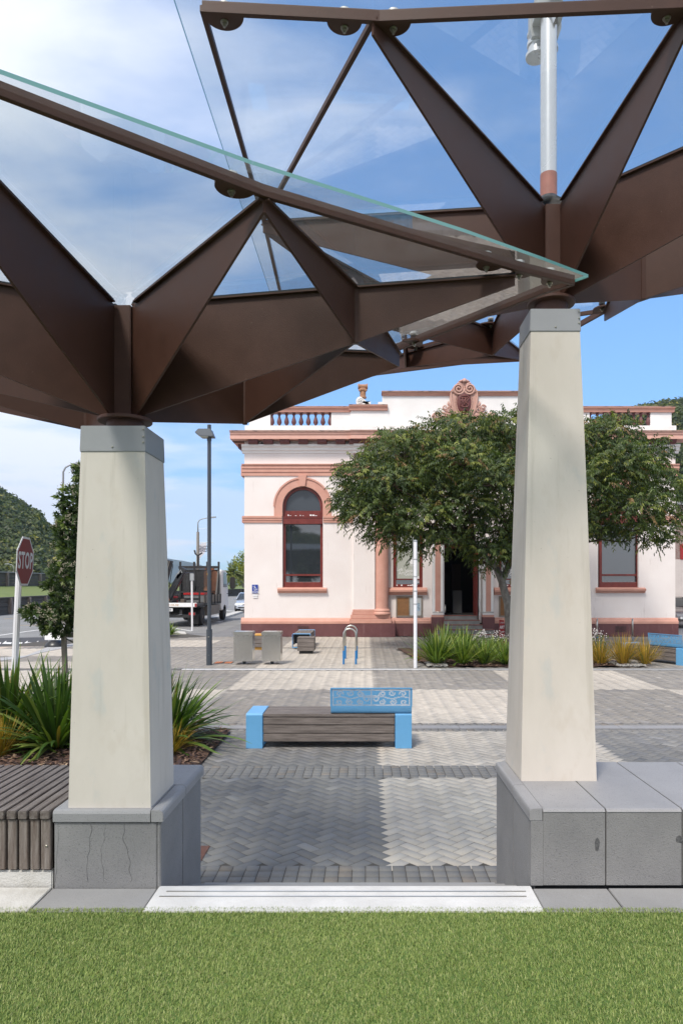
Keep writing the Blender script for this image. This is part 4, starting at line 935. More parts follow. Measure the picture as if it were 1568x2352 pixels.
# windows in the centre recess with gallery blinds
def gallery_window(p0, p1, dark):
    x0, x1 = fx(p0), fx(p1); yb = CY + 0.12
    g = MB(); t_ = 0.13; z0, z1 = fz(1350), fz(1212)
    g.box(x0, x0 + t_, yb - 0.06, yb + 0.05, z0, z1); g.box(x1 - t_, x1, yb - 0.06, yb + 0.05, z0, z1); g.box(x0 + t_, x1 - t_, yb - 0.06, yb + 0.05, z1 - t_, z1)
    g.box(x0 + t_, x1 - t_, yb - 0.08, yb + 0.05, z0, fz(1342)); g.box(x0 + t_, x1 - t_, yb - 0.04, yb + 0.05, fz(1332), fz(1329.5))
    fr = g.build('window_frame', M['redframe'], bk, bevel=0.008)
    g = MB(); g.box(x0 + t_, x1 - t_, yb + 0.03, yb + 0.04, fz(1329), z1 - t_); bl = g.build('blind', M['pane'] if dark else M['blind'], fr)
    g = MB(); g.box(x0 + t_, x1 - t_, yb + 0.02, yb + 0.03, fz(1342), fz(1332)); g.build('pane', M['pane'], fr)
    g = MB()
    for k in range(10):
        a = x0 + 0.14 + k * 0.09
        if random.random() < 0.75: g.box(a, a + random.uniform(0.04, 0.1), yb - 0.085, yb - 0.081, fz(1346), fz(1343 - random.uniform(-0.8, 1)))
    g.build('flaked_paint', M['white'], fr)
    run('sill', [(o - 0.22, z) for o, z in [(0.02, fz(1367)), (0.06, fz(1367)), (0.12, fz(1362)), (0.2, fz(1360)), (0.21, fz(1356)), (0.04, fz(1350)), (-0.2, fz(1348)), (-0.2, fz(1367))]], x0 - 0.2, x1 + 0.17, M['pink'])
    # sunburst and lettering
    g = MB(); sx, sz = fx(948) + (x0 - fx(903)), fz(1290); g.lathe((sx, yb + 0.028, sz), [(0.10, 0), (0.10, 0.004)], 24, axis='y')
    for k in range(36):
        a = k * math.pi / 18
        for (r0, r1, w_) in ((0.12, 0.24, 0.006),):
            d = Vector((math.cos(a), 0, math.sin(a))); n_ = Vector((-d.z, 0, d.x)) * w_; c = Vector((sx, yb + 0.026, sz))
            if sx + d.x * r1 < x1 - t_: g._add([c + d * r0 - n_, c + d * r0 + n_, c + d * r1], [(0, 1, 2)])
    g.build('sunburst', M['white'], bl)
    for (s_, px, py) in (('Left', 919, 1308), ('Bank', 941, 1310.5), ('Art', 923, 1316), ('Gallery', 944, 1318.5)):
        text(s_, 0.19, (fx(px) + (x0 - fx(903)), yb + 0.026, fz(py)), bl, M['white'], depth=0.001, xs=0.9)
    return fr
fr1 = gallery_window(903, 972, False)
g = MB(); g.box(fx(955), fx(965), CY + 0.13, CY + 0.135, fz(1338), fz(1323)); g.build('paper_notice', M['white'], fr1)
gallery_window(mir(968), mir(899), True)
def notice(p0, p1):
    x0, x1 = fx(p0), fx(p1); g = MB(); yb = CY - 0.06; z0, z1 = fz(1417.5), fz(1370)
    g.box(x0, x1, yb, CY, z1 - 0.05, z1 + 0.01); g.box(x0, x1, yb, CY, z0, z0 + 0.05); g.box(x0, x0 + 0.05, yb, CY, z0 + 0.05, z1 - 0.05); g.box(x1 - 0.05, x1, yb, CY, z0 + 0.05, z1 - 0.05); g.box((x0 + x1) / 2 - 0.02, (x0 + x1) / 2 + 0.02, yb, CY, z0 + 0.05, z1 - 0.05)
    t = thing('notice_board', (x0, CY, z0), 'framed notice board of cork and white panel under the ' + ('gallery window left of the door' if p0 < 1000 else 'gallery window right of the door'), 'notice board')
    g.build('frame', mat('weathered board frame', (0.23, 0.19, 0.15), 0.8, var=0.2, vscale=10), t)
    g = MB(); g.box(x0 + 0.05, (x0 + x1) / 2 - 0.02, CY - 0.03, CY - 0.005, z0 + 0.05, z1 - 0.05); g.build('cork_panel', mat('cork', (0.24, 0.12, 0.05), 0.9, var=0.15, vscale=8), t)
    g = MB(); g.box((x0 + x1) / 2 + 0.02, x1 - 0.05, CY - 0.04, CY - 0.005, z0 + 0.05, z1 - 0.05); w_ = g.build('white_panel', mat('pale panel', (0.5, 0.52, 0.53), 0.4), t)
    g = MB(); xm = (x0 + x1) / 2 + 0.24; g.box(xm, xm + 0.2, CY - 0.044, CY - 0.041, fz(1404), fz(1386)); ps = g.build('poster', mat('pale poster', (0.32, 0.42, 0.52), 0.7, var=0.5, vscale=8), w_)
notice(910, 971); notice(mir(967), mir(906))
# door surround
for s, (a, b) in enumerate(((993, 1018), (1110, 1134))):
    g = MB(); g.box(fx(a), fx(b), CY - 0.22, CY, fz(1413), fz(1232)); pl = g.build('pilaster', M['bwhite'], bk, bevel=0.01)
    g = MB(); g.box(fx(a + 6.5), fx(b - 6), CY - 0.228, CY - 0.222, fz(1405), fz(1240)); g.build('panel', M['pink'], pl)
    g = MB(); g.box(fx(a - 1), fx(b + 1), CY - 0.26, CY, fz(1418), fz(1413)); g.build('base_moulding', M['pink'], bk)
    g = MB(); g.box(fx(a - 2), fx(b + 2), CY - 0.30, CY + 0.02, 0, fz(1418)); g.build('base_course', M['maroon'], bk, bevel=0.01)
    g = MB(); z = fz(1406.5); xa, xb = (fx(a + 1), fx(b + 4)) if s == 0 else (fx(a - 6), fx(b - 1)); g.tube([(xa, CY - 0.3, z), (xb, CY - 0.3, z)], 0.022, 10)
    if s == 1: g.tube([(xa, CY - 0.3, z), (xa - 0.06, CY - 0.3, z + 0.02), (fx(1100), CY - 0.2, fz(1375))], 0.022, 10)
    else: g.tube([(xb, CY - 0.3, z), (xb + 0.02, CY - 0.2, z + 0.3)], 0.02, 10)
    g.build('handrail', M['stainless'], bk, smooth=True)
# recessed side panels of the porch and the doorway
g = MB(); g.box(dl - 0.06, dl, CY - 0.12, CY + 0.8, fl, fz(1242)); g.box(dr, dr + 0.06, CY - 0.12, CY + 0.8, fl, fz(1242)); g.build('door_reveal', M['bwhite'], bk)
g = MB(); g.box(fx(1093), fx(1095.5), CY + 0.2, CY + 0.3, fl, fz(1250)); g.box(fx(1021), fx(1024), CY + 0.2, CY + 0.3, fl, fz(1250)); g.box(fx(1024), fx(1093), CY + 0.2, CY + 0.3, fz(1258), fz(1250)); g.build('door_frame', M['redframe'], bk)
g = MB(); g.obox((fx(1098), CY + 0.45, (fl + fz(1250)) / 2), (0.03, 0, 0), (0, 0.45, 0), (0, 0, (fz(1250) - fl) / 2)); dd = g.build('door', M['redframe'], bk, bevel=0.01)
g = MB()
for (a, b) in ((1405, 1385), (1375, 1330), (1320, 1265)): g.box(fx(1098) - 0.045, fx(1098) - 0.03, CY + 0.1, CY + 0.8, fz(a), fz(b))
g.build('door_panel', M['redframe'], dd)
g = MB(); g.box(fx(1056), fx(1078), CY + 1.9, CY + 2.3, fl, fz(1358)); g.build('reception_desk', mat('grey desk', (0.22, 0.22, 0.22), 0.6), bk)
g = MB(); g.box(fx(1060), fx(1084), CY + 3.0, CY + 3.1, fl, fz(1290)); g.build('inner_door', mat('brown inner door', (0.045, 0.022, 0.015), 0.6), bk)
# steps up to the door
M['stepstone'] = mat('worn grey step', (0.19, 0.185, 0.175), 0.85, c2=(0.27, 0.26, 0.25), vscale=3, bump=0.15)
stp = thing('entrance_steps', (fx(1060), CY - 1, 0), 'worn grey concrete entrance steps with red nosings below the dark doorway', 'steps')
rise = fl / 5
for k in range(5):
    zt = fl - rise * k; y1 = CY + 0.2; y0 = CY - 0.05 - 0.32 * k
    if k < 3: xa, xb = fx(1019 + 0), fx(1098 + k * 3)
    else: xa, xb = fx(1000 - (k - 3) * 14), fx(1126 + (k - 3) * 12)
    g = MB(); g.box(xa, xb, y0, (CY - 0.05 - 0.32 * (k - 1)) if k else y1, 0, zt - (0.002)); st = g.build('step', M['stepstone'], stp, bevel=0.008)
    g = MB(); g.box(xa, xb, y0 - 0.012, y0 + 0.05, zt - 0.03, zt + 0.002); g.build('nosing', mat('red nosing', (0.22, 0.07, 0.05), 0.8, var=0.3, vscale=6), st)
# vents in the base
for p in (696, mir(696) + 5):
    g = MB(); g.box(fx(p - 13), fx(p + 13), WY - 0.104, WY - 0.09, fz(1452), fz(1438)); v_ = g.build('vent_plate', M['black'], bk)
    g = MB()
    for i in range(9): x = fx(p - 12.5) + i * 0.052; g.box(x, x + 0.014, WY - 0.112, WY - 0.104, fz(1452), fz(1438))
    for i in range(5): z = fz(1452) + i * 0.052; g.box(fx(p - 13), fx(p + 13), WY - 0.114, WY - 0.105, z, z + 0.014)
    g.build('vent_grille', M['maroon'], v_)
# access sign
asg = thing('access_sign', (fx(585), WY - 0.03, fz(1352)), 'blue and white wheelchair ramp access sign on the building corner', 'sign')
M['signblue'] = mat('sign blue', (0.02, 0.05, 0.30), 0.35)
g = MB(); g.box(fx(577.5), fx(592.5), WY - 0.04, WY - 0.03, fz(1363.5), fz(1342.5)); g.build('sign_border', M['white'], asg, bevel=0.002)
g = MB(); g.box(fx(578), fx(592), WY - 0.044, WY - 0.0402, fz(1358.2), fz(1343)); g.box(fx(578), fx(592), WY - 0.044, WY - 0.0402, fz(1363), fz(1359)); bl_ = g.build('sign_face', M['signblue'], asg)
text('RAMP ACCESS', 0.052, (fx(585), WY - 0.045, fz(1361)), bl_, M['white'], depth=0.001, bold=0.001)
g = MB(); yy = WY - 0.046; c = Vector((fx(585), yy, fz(1351.5)))
g.lathe((c.x - 0.01, yy, c.z + 0.09), [(0.017, 0), (0.017, 0.003)], 12, axis='y')
g.tube([c + Vector((-0.012, 0, 0.07)), c + Vector((-0.005, 0, 0.0)), c + Vector((0.05, 0, -0.005)), c + Vector((0.075, 0, -0.05)), c + Vector((0.10, 0, -0.045))], 0.008, 6)
g.tube([c + Vector((-0.01, 0, 0.04)), c + Vector((0.045, 0, 0.035))], 0.007, 6)
g.tube([c + Vector((-0.0, 0, -0.015)) + Vector((0.05 * math.cos(a * 0.35 + 1.9), 0, 0.05 * math.sin(a * 0.35 + 1.9) - 0.0)) for a in range(13)], 0.006, 6)
g.tube([c + Vector((-0.08, 0, 0.075)), c + Vector((-0.045, 0, 0.075))], 0.006, 6); g.tube([c + Vector((-0.0625, 0, 0.057)), c + Vector((-0.0625, 0, 0.093))], 0.006, 6)
g.tube([c + Vector((-0.05, 0, -0.085)), c + Vector((0.09, 0, -0.07))], 0.006, 6); g.build('wheelchair_symbol', M['white'], bl_)
g = MB(); g.box(fx(579), fx(591.5), WY - 0.035, WY - 0.03, fz(1369), fz(1365.5)); g.box(fx(580), fx(591), WY - 0.035, WY - 0.03, fz(1373.5), fz(1370.5)); g.build('paper_slip', M['white'], asg)
# crest on the attic
cr = thing('crest', (fx(1065), PYW - 0.1, fz(975)), 'salmon plaster crest with dark red oval monogram on the parapet', 'crest')
CX0 = fx(1065.3); CYY = PYW - 0.09; ccz = fz(921)
M['crestpink'] = mat('crest pink', (0.55, 0.33, 0.27), 0.75, c2=(0.46, 0.27, 0.22), vscale=5)
def cz_(zy): return fz((1480 + zy * 0.2296) / 1.7417)
def cx__(zx): return fx((1700 + zx * 0.2296) / 1.7417)
def ov(cx_, cz, rx_, rz_, n=40): return [(cx_ + rx_ * math.cos(2 * math.pi * i / n), cz + rz_ * math.sin(2 * math.pi * i / n)) for i in range(n)]
# backing cartouche: outline read from the photograph
outl = [(675, 162), (730, 175), (775, 215), (850, 270), (890, 340), (908, 440), (900, 540), (870, 640), (840, 720), (815, 800), (815, 890), (730, 905), (670, 930), (610, 905), (540, 890), (520, 800), (505, 720), (470, 640), (445, 540), (438, 440), (455, 350), (510, 265), (575, 215), (620, 175)]
g = MB(); g.prism([(cx__(a), cz_(b)) for a, b in outl], CYY - 0.06, CYY + 0.1); g.build('cartouche', M['crestpink'], cr, bevel=0.03)
ocx, ocz = cx__(675), cz_(565); orx = (cx__(800) - cx__(550)) / 2; orz = (cz_(362) - cz_(765)) / 2
g = MB(); V = []; F = []; n = 32; m = 6
for i in range(m + 1):
    a = i / m * math.pi / 2
    for j in range(n):
        b = 2 * math.pi * j / n; V.append((ocx + orx * math.cos(a) * math.cos(b), CYY - 0.07 - 0.07 * math.sin(a), ocz + orz * math.cos(a) * math.sin(b) * (1 + 0.0)))
for i in range(m):
    for j in range(n): F.append((i * n + j, i * n + (j + 1) % n, (i + 1) * n + (j + 1) % n, (i + 1) * n + j))
g._add(V, F); g.build('oval_boss', mat('deep crest red', (0.12, 0.03, 0.028), 0.5), cr, smooth=True)
mono = MB()
def stroke(pts, w_=0.02):
    mono.tube([(cx__(a), CYY - 0.145, cz_(b)) for a, b in pts], w_, 6)
MR = mat('monogram red', (0.17, 0.055, 0.045), 0.5)
stroke([(600, 490), (720, 490)]); stroke([(620, 460), (740, 460)]); stroke([(640, 490), (640, 590), (740, 480), (760, 495), (690, 610)]); stroke([(610, 640), (612, 530), (690, 635), (690, 520)]); stroke([(625, 655), (730, 655), (750, 620), (720, 590), (700, 580)]); stroke([(690, 490), (690, 640)]); stroke([(660, 500), (740, 500), (660, 640)]); stroke([(600, 640), (640, 640)])
mono.build('monogram', MR, cr, smooth=True)
g = MB()
for k in range(54):
    a = 2 * math.pi * k / 54; x = ocx + (orx + 0.05) * math.cos(a); z = ocz + (orz + 0.04) * math.sin(a)
    g.lathe((x, CYY - 0.06, z), [(0.0, 0), (0.017, 0.004), (0.02, 0.016), (0.012, 0.03), (0, 0.033)], 6, axis='y')
g.build('bead_ring', M['crestpink'], cr, smooth=True)
def vol(g, zx, zy, r, turns, dirn, th, start=0.0):
    c = (cx__(zx), cz_(zy)); pts = []; n = int(18 * turns)
    for i in range(n + 1):
        f = i / n; rr = r * (1 - 0.85 * f); a = start + dirn * f * turns * 2 * math.pi; pts.append((c[0] + rr * math.cos(a), CYY - 0.08 - 0.05 * f, c[1] + rr * math.sin(a)))
    g.tube(pts, [th * (1 - 0.4 * i / n) for i in range(n + 1)], 7)
def swirl(g, pts, th, y=-0.06):
    k = len(pts); pp = []
    for i in range(k - 1):
        for f in (0, 0.33, 0.66): pp.append((pts[i][0] + (pts[i + 1][0] - pts[i][0]) * f, pts[i][1] + (pts[i + 1][1] - pts[i][1]) * f))
    pp.append(pts[-1]); n = len(pp)
    g.tube([(cx__(a), CYY + y, cz_(b)) for a, b in pp], [max(0.008, th * math.sin(math.pi * (0.12 + 0.88 * i / (n - 1)))) for i in range(n)], 7)
g = MB()
for s in (0, 1):
    q = (lambda a: a) if s == 0 else (lambda a: 1350 - a); dn = 1 if s == 0 else -1
    vol(g, q(578), 335, 0.24, 2.0, -dn, 0.05, math.pi * (0 if s == 0 else 1)); vol(g, q(425), 700, 0.13, 1.6, dn, 0.035, math.pi / 2); vol(g, q(508), 850, 0.14, 1.6, -dn, 0.035, 0 if s == 0 else math.pi)
    vol(g, q(205), 830, 0.19, 1.7, -dn, 0.05, math.pi * (1.0 if s == 0 else 0)); vol(g, q(345), 655, 0.11, 1.3, -dn, 0.035, 0)
    swirl(g, [(q(455), 350), (q(445), 470), (q(460), 600), (q(500), 740), (q(540), 830), (q(530), 890)], 0.06, -0.07)
    swirl(g, [(q(575), 210), (q(640), 190), (q(675), 170)], 0.05, -0.08); swirl(g, [(q(555), 230), (q(610), 250), (q(660), 310)], 0.05, -0.09)
    for lf in ([(520, 790), (430, 770), (340, 760), (260, 720)], [(520, 790), (420, 790), (340, 800), (250, 790)], [(525, 785), (400, 740), (320, 690), (295, 660)], [(500, 800), (400, 830), (320, 845), (265, 840)],
               [(500, 800), (430, 830), (360, 870), (345, 925)], [(470, 810), (430, 840), (400, 890), (430, 930)], [(400, 840), (330, 880), (250, 915), (170, 890), (150, 830)], [(440, 790), (410, 850), (450, 890)], [(420, 640), (400, 590), (410, 540)], [(430, 660), (440, 600), (435, 560)]):
        swirl(g, [(q(a), b) for a, b in lf], 0.048)
g.lathe((cx__(670), CYY - 0.09, cz_(808)), [(0.0, 0), (0.09, 0.01), (0.11, 0.05), (0.07, 0.1), (0, 0.11)], 12, axis='y'); g.lathe((cx__(678), CYY - 0.09, cz_(193)), [(0.0, 0), (0.08, 0.01), (0.09, 0.05), (0, 0.08)], 12, axis='y')
g.lathe((cx__(670), CYY - 0.06, cz_(885)), [(0.0, 0), (0.16, 0.01), (0.18, 0.05), (0.08, 0.1), (0, 0.11)], 12, axis='y')
g.build('scrollwork', M['crestpink'], cr, smooth=True)
# ------------------------------------------------------------------ vegetation
def leafmat(name, rough=0.45, trans=0.3, var=0.12):
    m = bpy.data.materials.new(name); m.use_nodes = True; t = m.node_tree; b = t.nodes['Principled BSDF']; o = t.nodes['Material Output']
    a = t.nodes.new('ShaderNodeAttribute'); a.attribute_name = 'col'
    b.inputs['Roughness'].default_value = rough; b.inputs['Specular IOR Level'].default_value = 0.4
    t.links.new(a.outputs['Color'], b.inputs['Base Color'])
    tl = t.nodes.new('ShaderNodeBsdfTranslucent'); vm = t.nodes.new('ShaderNodeVectorMath'); vm.operation = 'MULTIPLY'; vm.inputs[1].default_value = (1.3, 1.5, 0.5)
    t.links.new(a.outputs['Color'], vm.inputs[0]); t.links.new(vm.outputs[0], tl.inputs[0])
    mx = t.nodes.new('ShaderNodeMixShader'); mx.inputs[0].default_value = trans; t.links.new(b.outputs[0], mx.inputs[1]); t.links.new(tl.outputs[0], mx.inputs[2]); t.links.new(mx.outputs[0], o.inputs[0])
    return m
M['leaf'] = leafmat('leaves'); M['blade'] = leafmat('strap leaves', 0.4, 0.25)
M['bark'] = mat('lichen patched bark', (0.075, 0.062, 0.05), 0.9, c2=(0.26, 0.25, 0.22), vscale=7, bump=0.6, bscale=30, stretch=(1, 1, 0.6), detail=6)
M['twig'] = mat('brown twigs', (0.08, 0.05, 0.035), 0.9, var=0.2)
def norm(a): return a / np.maximum(np.linalg.norm(a, axis=1, keepdims=True), 1e-9)
def leafmesh(Pp, D, Nn, ln, wd, C_, fold=0.25):
    """one folded leaf each: base, two mid-sides, tip"""
    D = norm(D); S = norm(np.cross(D, Nn)); U = norm(np.cross(S, D)); n = len(Pp)
    ln = ln[:, None]; wd = wd[:, None]
    A = Pp; T = Pp + D * ln - U * ln * 0.12; Mm = Pp + D * ln * 0.45
    Lf = Mm + S * wd / 2 + U * wd * fold; Rt = Mm - S * wd / 2 + U * wd * fold
    V = np.stack([A, Lf, T, Rt], 1).reshape(-1, 3); b = np.arange(n)[:, None] * 4
    F = np.concatenate([b + np.array([[0, 1, 2]]), b + np.array([[0, 2, 3]])], 1).reshape(-1, 3)
    return V, F, np.repeat(C_, 2, axis=0)
def lobes_to_world(lobes):
    out = []
    for (px, py, rx_, ry_, d, rd) in lobes:
        c = P(px, py, d); out.append((np.array(c), np.array([rx_ * d / FOC, rd, ry_ * d / FOC])))
    return out
def crown_sprays(lobes, per_area, rs, shell=0.72, below=0.35, inner=0.2):
    Pp = []; Dd = []
    for (c, r) in lobes:
        area = (r[0] * r[1] + r[0] * r[2] + r[1] * r[2]) * 4
        n = int(area * per_area)
        u = norm(rs.normal(size=(n, 3))); k = rs.random(n)
        keep = (u[:, 2] > -0.25) | (rs.random(n) < below); u = u[keep]; k = k[keep]; n = len(u)
        rad = np.where(rs.random(n) < inner, rs.uniform(0.2, shell, n), rs.uniform(shell, 1.04, n))
        nzv = np.array([noise.noise(Vector(x * 2.3 + c)) for x in u]); rad = rad * (1 + 0.28 * nzv)
        Pp.append(c + u * r * rad[:, None]); Dd.append(norm(u / r))
    return np.concatenate(Pp), np.concatenate(Dd)

def limb(g, a, b, r0, r1, rs, wob=0.12, n=6, seg=7, up=0.0):
    a = np.array(a, float); b = np.array(b, float); L_ = np.linalg.norm(b - a); pts = []
    for i in range(n + 1):
        f = i / n; p = a + (b - a) * f; s = math.sin(f * math.pi)
        pts.append(p + rs.normal(0, wob, 3) * s * L_ * 0.25 + np.array([0, 0, up * s * L_]))
    g.tube(pts, [r0 + (r1 - r0) * (i / n) ** 0.8 for i in range(n + 1)], seg); return pts

# ---- the broad street tree in front of the bank
rs = np.random.default_rng(11)
TD = 21.8
LB = [(838, 1095, 66, 50, 21.0, 1.3), (815, 1150, 48, 42, 21.6, 1.1), (860, 1180, 70, 48, 21.2, 1.4), (925, 1040, 90, 52, 21.6, 1.8), (905, 1110, 75, 45, 20.4, 1.3), (900, 1222, 52, 32, 21.0, 1.0), (965, 1195, 75, 45, 20.6, 1.5),
      (1040, 1005, 105, 44, 22.2, 2.2), (1065, 1060, 80, 45, 20.2, 1.6), (1130, 1105, 85, 55, 20.4, 1.8), (1065, 1165, 70, 42, 20.8, 1.5), (1015, 1238, 62, 26, 21.2, 1.0), (1120, 1215, 75, 48, 21.6, 1.4),
      (1170, 1000, 95, 42, 22.6, 2.2), (1210, 1110, 90, 60, 21.4, 2.0), (1230, 1210, 80, 45, 21.8, 1.6), (1300, 1020, 100, 48, 22.2, 2.2), (1310, 1120, 95, 60, 20.8, 2.0), (1330, 1205, 70, 35, 21.5, 1.3), (1385, 1000, 62, 40, 21.6, 1.5),
      (1405, 1075, 85, 62, 21.0, 1.8), (1470, 1050, 58, 46, 22.0, 1.3), (1505, 1125, 60, 58, 21.8, 1.3), (1450, 1165, 80, 42, 20.6, 1.5), (1480, 1215, 58, 24, 21.0, 0.9), (1535, 1195, 34, 24, 21.6, 0.7), (1515, 1240, 34, 15, 21.2, 0.6), (1385, 1222, 40, 16, 21.2, 0.7), (1150, 1262, 42, 24, 21.4, 0.8),
      (1000, 1060, 120, 50, 24.0, 2.0), (1180, 1080, 160, 80, 24.6, 2.2), (1380, 1100, 130, 70, 24.2, 2.0), (900, 1130, 90, 55, 23.4, 1.5), (950, 1262, 30, 14, 20.8, 0.5), (1125, 1262, 60, 28, 21.0, 0.8), (1190, 1278, 40, 30, 21.3, 0.7), (960, 1110, 90, 50, 22.4, 1.6), (1010, 1120, 60, 40, 21.0, 1.2), (1112, 1290, 22, 22, 21.8, 0.4)]
lw = lobes_to_world(LB)
tree = thing('street_tree', (4.62, 21.9, 0), 'broad dark green leafy street tree growing from the planting bed before the bank', 'tree')
g = MB(); trunk = [P(1172, 1500, 21.9), P(1170, 1440, 21.9), P(1165, 1385, 21.85), P(1152, 1335, 21.8), P(1140, 1305, 21.8)]
g.tube(trunk, [0.155, 0.135, 0.125, 0.12, 0.11], 14)
fork = trunk[-1]; lim = []
g.tube([trunk[3], P(1165, 1305, 21.9), P(1178, 1270, 22.0)], [0.12, 0.11, 0.10], 10); f2 = P(1178, 1270, 22.0)
g.tube([fork, P(1118, 1282, 21.7), P(1090, 1255, 21.5)], [0.11, 0.085, 0.075], 10); f1 = P(1090, 1255, 21.5)
tk = g.build('trunk', M['bark'], tree, smooth=True)
g = MB()
tips = []
for i, (c, r) in enumerate(lw):
    src = f1 if c[0] < 3.6 else f2
    mid = np.array(src) * 0.45 + c * 0.55 + np.array([0, 0, 0.15])
    limb(g, src, mid, 0.055, 0.035, rs, 0.1); limb(g, mid, c - np.array([0, 0, r[2] * 0.2]), 0.035, 0.016, rs, 0.12, up=0.05)
    for k in range(9):
        u = norm(rs.normal(size=(1, 3)))[0]; u[2] = abs(u[2]) * 0.7; limb(g, c - np.array([0, 0, r[2] * 0.2]), c + u * r * 0.95, 0.014, 0.004, rs, 0.12, n=4, seg=5)
g.build('limbs', M['twig'], tree, smooth=True)
Pp, Dd = crown_sprays(lw, 34, rs, below=0.30, inner=0.14)
n = len(Pp); nl = 13
# twig direction: mostly outward and sideways; leaves hang from it
tw = norm(Dd * np.array([1, 1, 0.35]) + rs.normal(0, 0.35, (n, 3)) + np.array([0, 0, 0.0])); 
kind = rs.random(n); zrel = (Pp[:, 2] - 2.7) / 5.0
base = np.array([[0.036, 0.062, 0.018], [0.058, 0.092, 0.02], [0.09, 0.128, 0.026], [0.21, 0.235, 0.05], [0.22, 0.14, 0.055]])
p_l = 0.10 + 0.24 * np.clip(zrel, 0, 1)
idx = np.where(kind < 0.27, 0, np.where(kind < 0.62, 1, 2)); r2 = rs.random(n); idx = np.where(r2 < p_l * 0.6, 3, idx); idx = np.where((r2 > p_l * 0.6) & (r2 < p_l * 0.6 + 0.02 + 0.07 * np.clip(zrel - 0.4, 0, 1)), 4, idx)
LP = []; LD = []; LN = []; LL = []; LW = []; LC = []
for k in range(nl):
    f = k / (nl - 1); side = 1 if k % 2 else -1
    pos = Pp + tw * (0.42 * f - 0.1) + np.array([0, 0, -1]) * (0.11 * f * f)[..., None] if False else Pp + tw * (0.42 * f - 0.1) + np.array([0, 0, -0.12 * f * f])
    sd_ = norm(np.cross(tw, np.array([0, 0, 1.0]))) * side
    dirn = tw * 0.35 + sd_ * rs.uniform(0.25, 0.6, (n, 1)) + np.array([0, 0, -1.0]) * rs.uniform(0.4, 0.9, (n, 1)) + rs.normal(0, 0.16, (n, 3))
    LP.append(pos); LD.append(dirn); LN.append(norm(sd_ * 0.5 + tw + rs.normal(0, 0.3, (n, 3)))); LL.append(rs.uniform(0.085, 0.14, n)); LW.append(rs.uniform(0.034, 0.05, n))
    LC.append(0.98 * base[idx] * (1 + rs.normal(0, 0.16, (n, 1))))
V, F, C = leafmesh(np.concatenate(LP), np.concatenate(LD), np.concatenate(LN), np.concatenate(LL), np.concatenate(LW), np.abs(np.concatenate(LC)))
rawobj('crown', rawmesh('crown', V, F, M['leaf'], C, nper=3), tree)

# ---- young evergreen with cream buds behind the shorter pillar
rs = np.random.default_rng(5)
LB = [(192, 1092, 20, 28, 10.2, 0.2), (183, 1150, 40, 36, 10.1, 0.32), (200, 1200, 55, 40, 10.2, 0.4), (165, 1215, 34, 28, 10.0, 0.26), (200, 1262, 62, 38, 10.1, 0.42), (168, 1325, 52, 36, 10.0, 0.4), (230, 1330, 60, 45, 10.3, 0.42), (118, 1345, 16, 12, 9.9, 0.14), (170, 1385, 46, 34, 10.0, 0.38), (90, 1412, 34, 20, 9.9, 0.22), (140, 1425, 48, 24, 9.9, 0.3), (215, 1410, 60, 32, 10.2, 0.4), (128, 1448, 28, 13, 9.9, 0.18), (70, 1405, 16, 9, 9.9, 0.12)]
lw = lobes_to_world(LB)
lw = [(c, r * np.array([1.16, 1.1, 1.05])) for c, r in lw]
bx, by = -4.25, 10.15
yt = thing('young_tree', (bx, by, 0), 'young evergreen tree with thick glossy leaves and cream buds, tied to a stake', 'tree')
g = MB(); g.tube([(bx, by, 0.02), (bx + 0.02, by, 1.0), (bx - 0.03, by, 2.2), (bx + 0.04, by, 3.3), (-4.22, 10.2, 3.8)], [0.035, 0.032, 0.026, 0.016, 0.006], 8)
for (c, r) in lw: limb(g, (bx, by, max(1.2, c[2] - 0.35)), c, 0.016, 0.007, rs, 0.08, n=4, seg=5)
g.build('trunk', M['bark'], yt, smooth=True)
Pp, Dd = crown_sprays(lw, 190, rs, below=0.7, inner=0.18); n = len(Pp)
LP = []; LD = []; LN = []; LC = []
pal = np.array([[0.04, 0.07, 0.026], [0.06, 0.095, 0.034], [0.09, 0.13, 0.05], [0.22, 0.27, 0.10]]); kd = np.where(rs.random(n) < 0.09, 3, rs.integers(0, 3, n))
a1 = norm(np.cross(Dd, rs.normal(size=(n, 3)))); a2 = np.cross(Dd, a1)
for k in range(9):
    a = k * 2 * math.pi / 9 + rs.uniform(0, 0.4, (n, 1)); op = rs.uniform(0.5, 1.5, (n, 1)) if k % 2 else rs.uniform(0.2, 0.8, (n, 1))
    LP.append(Pp - Dd * 0.012 * k * 0.5); d_ = Dd + (a1 * np.cos(a) + a2 * np.sin(a)) * op; LD.append(d_); LN.append(Dd); LC.append(pal[kd] * (1 + rs.normal(0, 0.13, (n, 1))))
m_ = len(LP) * n
V, F, C = leafmesh(np.concatenate(LP), np.concatenate(LD), np.concatenate(LN), rs.uniform(0.06, 0.095, m_), rs.uniform(0.024, 0.038, m_), np.abs(np.concatenate(LC)), fold=0.15)
rawobj('crown', rawmesh('crown', V, F, M['leaf'], C, nper=3), yt)
g = MB(); sel = rs.choice(n, int(n * 0.30), replace=False)
for i in sel:
    if Dd[i][2] < -0.1: continue
    c = Pp[i] + Dd[i] * 0.045
    for k in range(11):
        q = c + rs.normal(0, 0.020, 3); r = rs.uniform(0.006, 0.0105); g._add([q + (r, 0, 0), q + (-r, 0, 0), q + (0, r, 0), q + (0, -r, 0), q + (0, 0, r), q + (0, 0, -r)], [(0, 2, 4), (2, 1, 4), (1, 3, 4), (3, 0, 4), (2, 0, 5), (1, 2, 5), (3, 1, 5), (0, 3, 5)])
g.build('flower_buds', mat('cream buds', (0.30, 0.29, 0.20), 0.7, c2=(0.42, 0.36, 0.27), vscale=14), yt)
stk = thing('tree_stake', (-4.42, 10.0, 0), 'grey timber tree stake with cross rail in the planting bed', 'stake')
